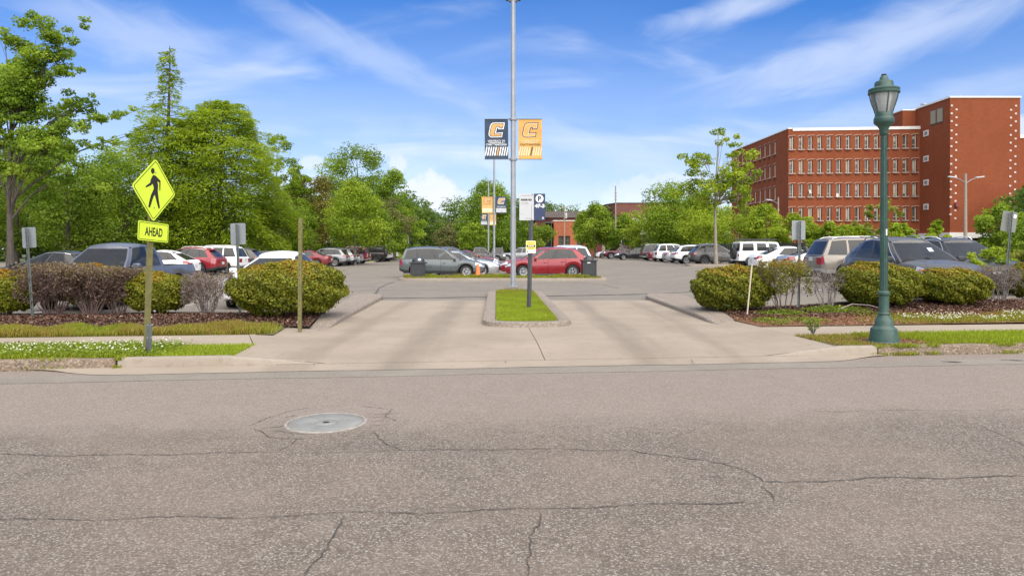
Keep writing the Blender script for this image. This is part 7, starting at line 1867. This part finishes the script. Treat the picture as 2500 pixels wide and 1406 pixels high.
# ---- tall light poles with banners
C_OUT = [(.30, 1.0), (1.0, 1.0), (.93, .55), (.56, .55), (.585, .66), (.55, .69), (.50, .66), (.43, .30), (.46, .28), (.88, .30), (.81, 0.0), (.17, 0.0), (.03, .07), (0.0, .22), (.085, .76), (.15, .92)]
C_OUT = [(.27, .985), (.36, 1.0), (1.0, 1.0), (.925, .55), (.60, .55), (.61, .64), (.545, .66), (.515, .60), (.455, .31), (.88, .345), (.815, .02), (.20, 0.0), (.08, .05), (.01, .15), (.01, .27), (.10, .76), (.16, .91)]
def offs(poly, d): return inset(poly, -d) if sum(poly[i - 1][0] * poly[i][1] - poly[i][0] * poly[i - 1][1] for i in range(len(poly))) > 0 else inset(poly, d)
def banner(parent, cx, w, zt, zb, kind, detail, yo=-.02):
    h = zt - zb; base = M['bnavy'] if kind == 'navy' else M['bgold']
    # cloth: slightly bowed sheet with thickness, lower hem drawn aside
    nxs, nzs = 8, 14; vs = []
    def cloth(x, z, off=0.0):
        s, t = x / w + .5, (z - zb) / h; sh = .012 * (1 - t) * (1 if cx < 0 else .4); return (cx + x + sh, yo - off + .030 * math.sin(math.pi * s) * math.sin(math.pi * t) + .010 * math.sin(t * 14 + cx * 9) * (1 - abs(2 * t - 1)), z)
    me_v, me_f = [], []
    for off in (.0, -.006):
        b0 = len(me_v)
        for j in range(nzs + 1):
            for i in range(nxs + 1): me_v.append(cloth(-w / 2 + w * i / nxs, zb + h * j / nzs, off))
        for j in range(nzs):
            for i in range(nxs): q = b0 + j * (nxs + 1) + i; me_f.append((q, q + 1, q + nxs + 2, q + nxs + 1))
    me = bpy.data.meshes.new('banner'); me.from_pydata(me_v, [], me_f); me.materials.append(base); me.polygons.foreach_set('use_smooth', [True] * len(me.polygons)); bn = link('banner', me, parent)
    bn['label'] = 'navy banner with gold letter C' if kind == 'navy' else 'gold banner with outlined letter C'
    def flat(name, polys, mat, off):
        bm = bmesh.new()
        for p in polys: bm.faces.new([bm.verts.new((q[0], q[1], 0)) for q in p])
        bmesh.ops.triangulate(bm, faces=bm.faces[:]); bmesh.ops.subdivide_edges(bm, edges=[e for e in bm.edges if e.calc_length() > .12], cuts=2)
        for v in bm.verts: v.co = cloth(v.co.x, v.co.y, off)
        me = bpy.data.meshes.new(name); bm.to_mesh(me); bm.free(); me.materials.append(mat); return link(name, me, bn)
    ew, eh = w * .70, h * .365; ox, oz = -ew / 2 + .01 * w, zb + h * .545
    T = lambda poly: [(ox + p[0] * ew, oz + p[1] * eh) for p in poly]
    # layered letter
    lay = [(.0, 'white'), (-.055, 'navy'), (-.095, 'gold')] if kind == 'navy' else [(.0, 'navy'), (-.05, 'palegold'), (-.085, 'gold')]
    for i, (d, mm) in enumerate(lay): flat('letter_c', [T(offs(C_OUT, d))], M[mm], .004 + .003 * i)
    def word(body, zc, ww, hh_, mm, off=.006):
        me = text_mesh(body, .3, .004, 0.0); n = len(me.vertices); co = np.empty(n * 3); me.vertices.foreach_get('co', co); co = co.reshape(-1, 3); mn, mxx = co.min(0), co.max(0)
        co[:, 0] = (co[:, 0] - (mn[0] + mxx[0]) / 2) * ww / (mxx[0] - mn[0]); co[:, 1] = zc + (co[:, 1] - (mn[1] + mxx[1]) / 2) * hh_ / (mxx[1] - mn[1])
        out = np.array([cloth(a, c_, off) for a, c_ in co[:, :2]]); me.vertices.foreach_set('co', out.ravel()); me.update(); me.materials.clear(); me.materials.append(M[mm]); link('lettering', me, bn)
    m1 = 'white' if kind == 'navy' else 'palegold'
    if detail:
        word('UNIVERSITY OF', zb + h * .465, w * .72, h * .036, m1); word('TENNESSEE AT', zb + h * .420, w * .72, h * .036, m1); word('CHATTANOOGA', zb + h * .368, w * .88, h * .048, 'white' if kind == 'navy' else 'black')
        n = 10
        for i in range(n):
            xc = -w / 2 + w * (i + .55) / n; q = w * .026; sl = w * .035
            mm = ('gold' if i == 5 else 'white') if kind == 'navy' else ('black' if i == 5 else 'palegold')
            c0 = max(-w / 2 + .002, min(w / 2 - .002, xc)); P4 = [(max(-w / 2, xc - q - sl), zb + h * .095), (min(w / 2, xc + q - sl), zb + h * .095), (min(w / 2, xc + q + sl), zb + h * .31), (max(-w / 2, xc - q + sl), zb + h * .31)]
            flat('stripe', [P4], M[mm], .006)
    else:
        word('CHATTANOOGA', zb + h * .40, w * .8, h * .06, 'white' if kind == 'navy' else 'palegold')
        flat('stripe', [[(-w * .47, zb + h * .06), (w * .47, zb + h * .06), (w * .47, zb + h * .31), (-w * .47, zb + h * .31)]], M['palegrey'] if kind == 'navy' else M['palegold'], .006)
        flat('stripe', [[(w * .02, zb + h * .09), (w * .06, zb + h * .09), (w * .10, zb + h * .26), (w * .06, zb + h * .26)]], M['black'], .009)
    return bn
def light_pole(px, Y, ht, rad, label, lk, rk, zt, zb, bw, detail, gap, base_z=0.0, heads=3):
    t = empty('light_pole', (gx(px, Y), Y, base_z), 0, label, 'light pole', 'tall banner light poles along the middle of the lot')
    b = MB(); b.lathe([(rad, .20), (rad * .98, ht * .5), (rad * .8, ht)], n=8, ph=math.pi / 8); sh = b.build('pole', M['galv'], t, 25)
    b = MB(); b.box((0, 0, .185), (rad * 3.1, rad * 3.1, .035)); bp = b.build('base_plate', M['galv'], t, None, .006)
    for i in (-1, 1):
        for j in (-1, 1): b = MB(); b.tube([(i * rad * 1.3, j * rad * 1.3, .13), (i * rad * 1.3, j * rad * 1.3, .30)], .022, 6); b.build('anchor_bolt', M['galv'], bp)
    b = MB(); b.box((0, 0, .03), (.70, .70, .24)); b.build('footing', M['oldkerb'], t, None, .015)
    b = MB(); b.box((.0, -rad - .004, 1.25), (.10, .015, .18)); b.build('hand_hole', M['galv'], t)
    for zz in (zt - .01, zb + .01):
        b = MB(); b.lathe([(rad * 1.05, zz - .06), (rad * 1.35, zz - .04), (rad * 1.35, zz + .04), (rad * 1.05, zz + .06)], n=10); cl_ = b.build('clamp', M['galv'], t, 30)
        for s in (-1, 1): b = MB(); b.tube([(s * rad, -.02, zz), (s * (gap + bw), -.02, zz)], .014, 6); b.build('banner_arm', M['dgrey'], cl_)
    banner(t, -(gap + bw / 2), bw, zt, zb, lk, detail); banner(t, gap + bw / 2, bw, zt, zb, rk, detail)
    for i in range(heads):
        a = [R(180), R(0), R(90), R(-90)][i]; d = Vector((math.cos(a), math.sin(a), 0)); hz_ = ht - .30
        b = MB(); b.tube([d * rad * .7 + Vector((0, 0, hz_ - .1)), d * .22 + Vector((0, 0, hz_ + .02))], .03, 6); ar = b.build('arm', M['dgrey'], t)
        b = MB(); Mx = Matrix.Rotation(a, 3, 'Z') @ Matrix.Rotation(R(-55), 3, 'Y'); b.box(d * .30 + Vector((0, 0, hz_ + .12)), (.34, .30, .09), M=Mx); hd = b.build('floodlight', M['dgrey'], t, None, .02)
    return t
P1 = light_pole(1253, 25.15, 11.05, .105, 'nearest tall steel light pole with large navy and gold banners on the median', 'navy', 'gold', EYE + (HPY - 291) / FPX * 25.15 - .02, EYE + (HPY - 390) / FPX * 25.15 - .02, .865, True, .19, .02, 3)
light_pole(1206.5, 61.5, 11.0, .105, 'second light pole with gold banner left and navy banner right', 'gold', 'navy', EYE + (HPY - 480) / FPX * 61.5, EYE + (HPY - 521) / FPX * 61.5, .98, False, .14)
light_pole(1192.5, 96, 11.2, .12, 'third light pole with small navy and gold banners', 'navy', 'gold', EYE + (HPY - 522) / FPX * 96, EYE + (HPY - 550) / FPX * 96, .93, False, .15)
light_pole(1187, 140, 11.0, .13, 'farthest light pole, barely visible behind the third one', 'gold', 'navy', EYE + (HPY - 548) / FPX * 140, EYE + (HPY - 562) / FPX * 140, .95, False, .3)

# ---- reserved parking sign on the median
SY = 17.0; zg = .10
rp = empty('parking_sign', (gx(1291, SY), SY, zg), 0, 'grey and navy RESERVED parking sign P 47-3 with yellow plate on the grassy median', 'sign')
pp = lambda px, py: (gx(px, SY) - gx(1291, SY), EYE + (HPY - py) / FPX * SY - zg)
b = MB(); tx, tz = pp(1298, 500); b.tube([(0, .05, -.1), (tx, .05, tz)], .056, 4); b.build('post', M['dgrey'], rp, 30)
x0, z1 = pp(1268, 473); x1, z0 = pp(1331, 538); xm, _ = pp(1303.5, 500)
pn_ = MB(); pn_.box(((x0 + x1) / 2, .0, (z0 + z1) / 2), (x1 - x0, .006, z1 - z0)); pnl = pn_.build('panel', M['palegrey'], rp, None)
b = MB(); b.box(((xm + x1) / 2, -.005, (z0 + z1) / 2), (x1 - xm, .006, z1 - z0 - .004)); nvp = b.build('navy_panel', M['navy'], rp)
cxx, czz = (xm + x1) / 2, z1 - .125
b = MB(); b.prism([(cxx + .098 * math.cos(a), czz + .098 * math.sin(a)) for a in np.linspace(0, 2 * math.pi, 33)[:-1]], 0, .003, Matrix.Translation((0, -.0115, 0)) @ XZ); b.build('circle', M['white'], nvp)
lettering('P', .2, M['navy'], nvp, (cxx, -.013, czz), .085, .125, bold=.009)
lettering('47-3', .14, M['white'], nvp, (cxx, -.0095, z1 - .305), .245, .095, bold=.007)
b = MB(); b.prism([(x1 - .055 + .025 * math.cos(a), z0 + .055 + .030 * math.sin(a)) for a in np.linspace(0, 2 * math.pi, 17)[:-1]], 0, .002, Matrix.Translation((0, -.0105, 0)) @ XZ); b.build('round_emblem', M['palegrey'], nvp)
pcx = (x0 + xm) / 2
lettering('RESERVED', .06, M['black'], pnl, (pcx - .005, -.0045, z1 - .155), .275, .048, bold=.003)
def strokes(parent, rows, mat):
    for xa, xb, z, hh_ in rows:
        n = max(2, int((xb - xa) / .022)); b = MB()
        for i in range(n): w1 = (xb - xa) / n; b.box((xa + w1 * (i + .5), -.0042, z + (.002 if i % 2 else 0)), (w1 * random.uniform(.5, .8), .002, hh_ * random.uniform(.7, 1)))
        o = b.build('small_print', mat, parent); o['kind'] = 'stuff'
strokes(pnl, [(x0 + .05, xm - .05, z1 - .048, .018), (x0 + .04, x0 + .23, z1 - .225, .016), (x0 + .04, x0 + .22, z1 - .262, .016), (x0 + .03, x0 + .09, z0 + .16, .012), (x0 + .15, xm - .05, z0 + .055, .010), (x0 + .15, xm - .08, z0 + .037, .010)], M['midgrey'])
for q in ((xm - .04, z1 - .02), (xm - .05, z0 + .02)): b = MB(); b.box((q[0], -.006, q[1]), (.022, .006, .022)); b.build('bolt', M['black'], pnl)
xa, za = pp(1284, 588); xb, zb_ = pp(1308, 618)
b = MB(); b.prism([(p[0] + (xa + xb) / 2, p[1] + (za + zb_) / 2) for p in rrect(xb - xa, za - zb_, .02)], 0, .003, Matrix.Translation((0, -.02, 0)) @ XZ); yp = b.build('yellow_plate', M['white'], rp)
hy = za - zb_
b = MB(); b.box(((xa + xb) / 2, -.0215, za - hy * .37), (xb - xa - .018, .002, hy * .68)); b.build('yellow_field', M['yellow'], yp)
b = MB(); b.box(((xa + xb) / 2, -.0228, za - hy * .42), (xb - xa - .034, .002, hy * .16)); b.build('black_band', M['black'], yp)
for zc, mt, hh_ in ((za - hy * .17, M['gold'], .035), (za - hy * .42, M['white'], .026), (za - hy * .62, M['gold'], .035)):
    b = MB(); n = 5; wd = (xb - xa) * .62
    for i in range(n): b.box(((xa + xb) / 2 - wd / 2 + wd * (i + .5) / n, -.0238 - .0, zc), (wd / n * .66, .0016, hh_))
    o = b.build('small_print', mt, yp); o['kind'] = 'stuff'
b = MB(); b.box((xa + .045, -.0218, zb_ + .035), (.025, .002, .04)); b.build('print_mark', M['black'], yp)

# ---- litter bins, cone, stake
def bin_(px, Y, wpx, top, label, lid):
    x = gx(px, Y); z0 = .11; h = EYE + (HPY - top) / FPX * Y - z0; w = wpx / FPX * Y
    t = empty('litter_bin', (x, Y, z0), .05, label, 'litter bin', 'black litter bins on the grassy island')
    b = MB(); b.prism(rrect(w * .84, w * .84, .05), 0, h * .72); bd = b.build('body', M['bin'], t, None, .012)
    for s in (-1, 1):
        b = MB(); b.box((s * w * .40, -w * .43, h * .36), (.05, .02, h * .70)); b.build('corner_strip', M['bin'], t)
    b = MB(); b.box((0, -w * .428, h * .40), (w * .60, .015, h * .54)); b.build('panel', M['bin'], t, None, .008)
    b = MB(); b.prism(rrect(w, w, .06), h * .72, h * .78); rim_ = b.build('rim', M['bin'], t, None, .012)
    b = MB()
    if lid == 'dome': b.lathe([(w * .40, h * .78), (w * .39, h * .86), (w * .31, h * .95), (w * .16, h), (.01, h * 1.01)], n=20)
    else: b.lathe([(w * .34, h * .78), (w * .32, h * .82), (w * .24, h * .90), (w * .12, h * .95), (.01, h * .97)], n=20)
    b.build('lid', M['bin'], t, 50)
    if lid == 'dome': b = MB(); b.lathe([(w * .13, 0), (w * .12, .02), (.01, .05)], n=12); o = b.build('opening', M['chrome'], t, 50); o.location = (w * .12, -w * .34, h * .88); o.rotation_euler = (R(75), 0, R(15))
    else: b = MB(); b.box((-.05, -w * .44 - .012, h * .66), (.16, .004, .05)); b.build('sticker', M['white'], t)
bin_(1021, 34.9, 40, 629, 'black litter bin with domed lid in front of the grey teal wagon', 'dome')
bin_(1437, 34.9, 39, 622, 'black litter bin right of the red crossover', 'flat')
tcx = empty('traffic_cone', (gx(1167, 34.75), 34.75, .12), .3, 'orange traffic cone on the grassy island', 'traffic cone')
b = MB(); b.lathe([(.17, .02), (.15, .05), (.055, .66), (.035, .72), (.02, .72)], n=20); b.build('cone', M['orange'], tcx, 40)
b = MB(); b.prism(rrect(.40, .40, .05), 0, .035); b.build('base', M['orange'], tcx)
stp = empty('stake', (gx(1823, 15.2), 15.2, float(bedz(5.3, 15.2))), 0, 'thin pale leaning stake in front of the clipped shrub by the right driveway kerb', 'stake')
b = MB(); hS = EYE + (HPY - 645) / FPX * 15.2 - float(bedz(5.3, 15.2)); b.tube([(0, 0, -.05), (gx(1836, 15.2) - gx(1823, 15.2), 0, hS)], .017, 6); b.build('shaft', M['stake'], stp)
# fallen branch by the lamp
fb_ = empty('fallen_branch', (gx(2110, 15.6), 15.6, float(bedz(8.0, 15.6)) + .07), 0, 'pale fallen branch arching over the mulch left of the lamp post', 'branch')
b = MB(); b.tube([(-.55, 0, .02), (-.25, .05, .12), (.1, 0, .10), (.4, -.1, .02)], [.016, .014, .012, .007], 6); b.build('wood', M['twig'], fb_)
# ---- far poles and wires
def timber_pole(px, Y, top, label, arms, r=.14):
    z = EYE + (HPY - top) / FPX * Y; t = empty('utility_pole', (gx(px, Y), Y, 0), 0, label, 'utility pole', None); b = MB(); b.tube([(0, 0, -.2), (0, 0, z)], [r * 1.2, r * .8], 10); b.build('pole', M['wood'], t, 50)
    if arms in ('lamps', 'lamp'):
        for s in ((-1, 1) if arms == 'lamps' else (-1,)):
            b = MB(); b.tube([(0, -.05, z - .9), (s * .5, -.08, z - .55), (s * 1.0, -.08, z - .40)], .035, 6); ar = b.build('arm', M['galv'], t, 60)
            b = MB(); b.box((s * 1.25, -.08, z - .38 + .04), (.75, .26, .12), M=Matrix.Rotation(-s * .12, 3, 'Y')); b.build('lamp_head', M['palegrey'], t, None, .04)
    elif arms == 'cross':
        b = MB(); b.box((0, -.1, z - .5), (1.4, .1, .12)); b.build('crossarm', M['wood'], t)
        b = MB(); b.lathe([(.2, z - 2.4), (.22, z - 2.3), (.22, z - 1.5), (.1, z - 1.4)], (.3, 0, 0), 10); b.build('transformer', M['palegrey'], t, 40)
    else:
        for k in (1.6, 2.3, 3.0): b = MB(); b.box((0, -.08, z - k), (.7, .06, .08)); b.build('bracket', M['dgrey'], t)
    return t
timber_pole(2357, 62, 424, 'timber pole with two street lights in front of the brick tower', 'lamps')
timber_pole(1503, 150, 454, 'tall thin utility pole in front of the brown brick hall', 'bare', .16)
timber_pole(1378, 128, 502, 'short utility pole with transformer by the small orange building', 'cross', .12)
timber_pole(1900, 88, 482, 'short pole with single street light before the left end of the dormitory', 'lamp', .10)
for pts, lab in (([(960, 534, 128), (1100, 541, 128), (1250, 538, 128), (1378, 522, 128)], 'sagging power line across the far trees'), ([(1503, 508, 150), (1600, 516, 150), (1720, 521, 140), (1850, 516, 120)], 'thin cable sagging right from the tall utility pole')):
    t = empty('power_line', (0, 0, 0), 0, lab, 'cable'); b = MB(); P_ = [at(*p) for p in pts]; Q = []
    for i in range(len(P_) - 1):
        for k in range(6): Q.append(P_[i].lerp(P_[i + 1], k / 6))
    Q.append(P_[-1]); b.tube(Q, .045, 5); b.build('wire', M['dgrey'], t)
for px, top, Y, lab in ((866, 575, 80, 'thin pale post by the small left island'), (910, 592, 92, 'short pale marker post near the white pickup'), (997, 576, 104, 'thin grey post on the far lawn')):
    t = empty('marker_post', (gx(px, Y), Y, 0), 0, lab, 'post'); b = MB(); b.tube([(0, 0, 0), (0, 0, EYE + (HPY - top) / FPX * Y)], .06, 6); b.build('shaft', M['palegrey'], t)

# details of the nearest SUV
def near_details():
    for s in (-1, 1):
        b = MB(); b.box((2.05, s * .845, .80), (.16, .03, .045), R(-28 * s)); b.build('turn_signal', M['amber'], sv)
    b = MB(); b.box((.78, .12, 1.33), (.004, .13, .17), M=Matrix.Rotation(R(-52), 3, 'Y')); b.build('permit_tag', PAINT['lblue'], sv)
    b = MB(); b.box((2.38, 0, .68), (.03, 1.1, .025)); b.build('bumper_trim', M['chrome'], sv)
near_details()

# tidy: nothing may share a bare default name
bpy.context.view_layer.update()
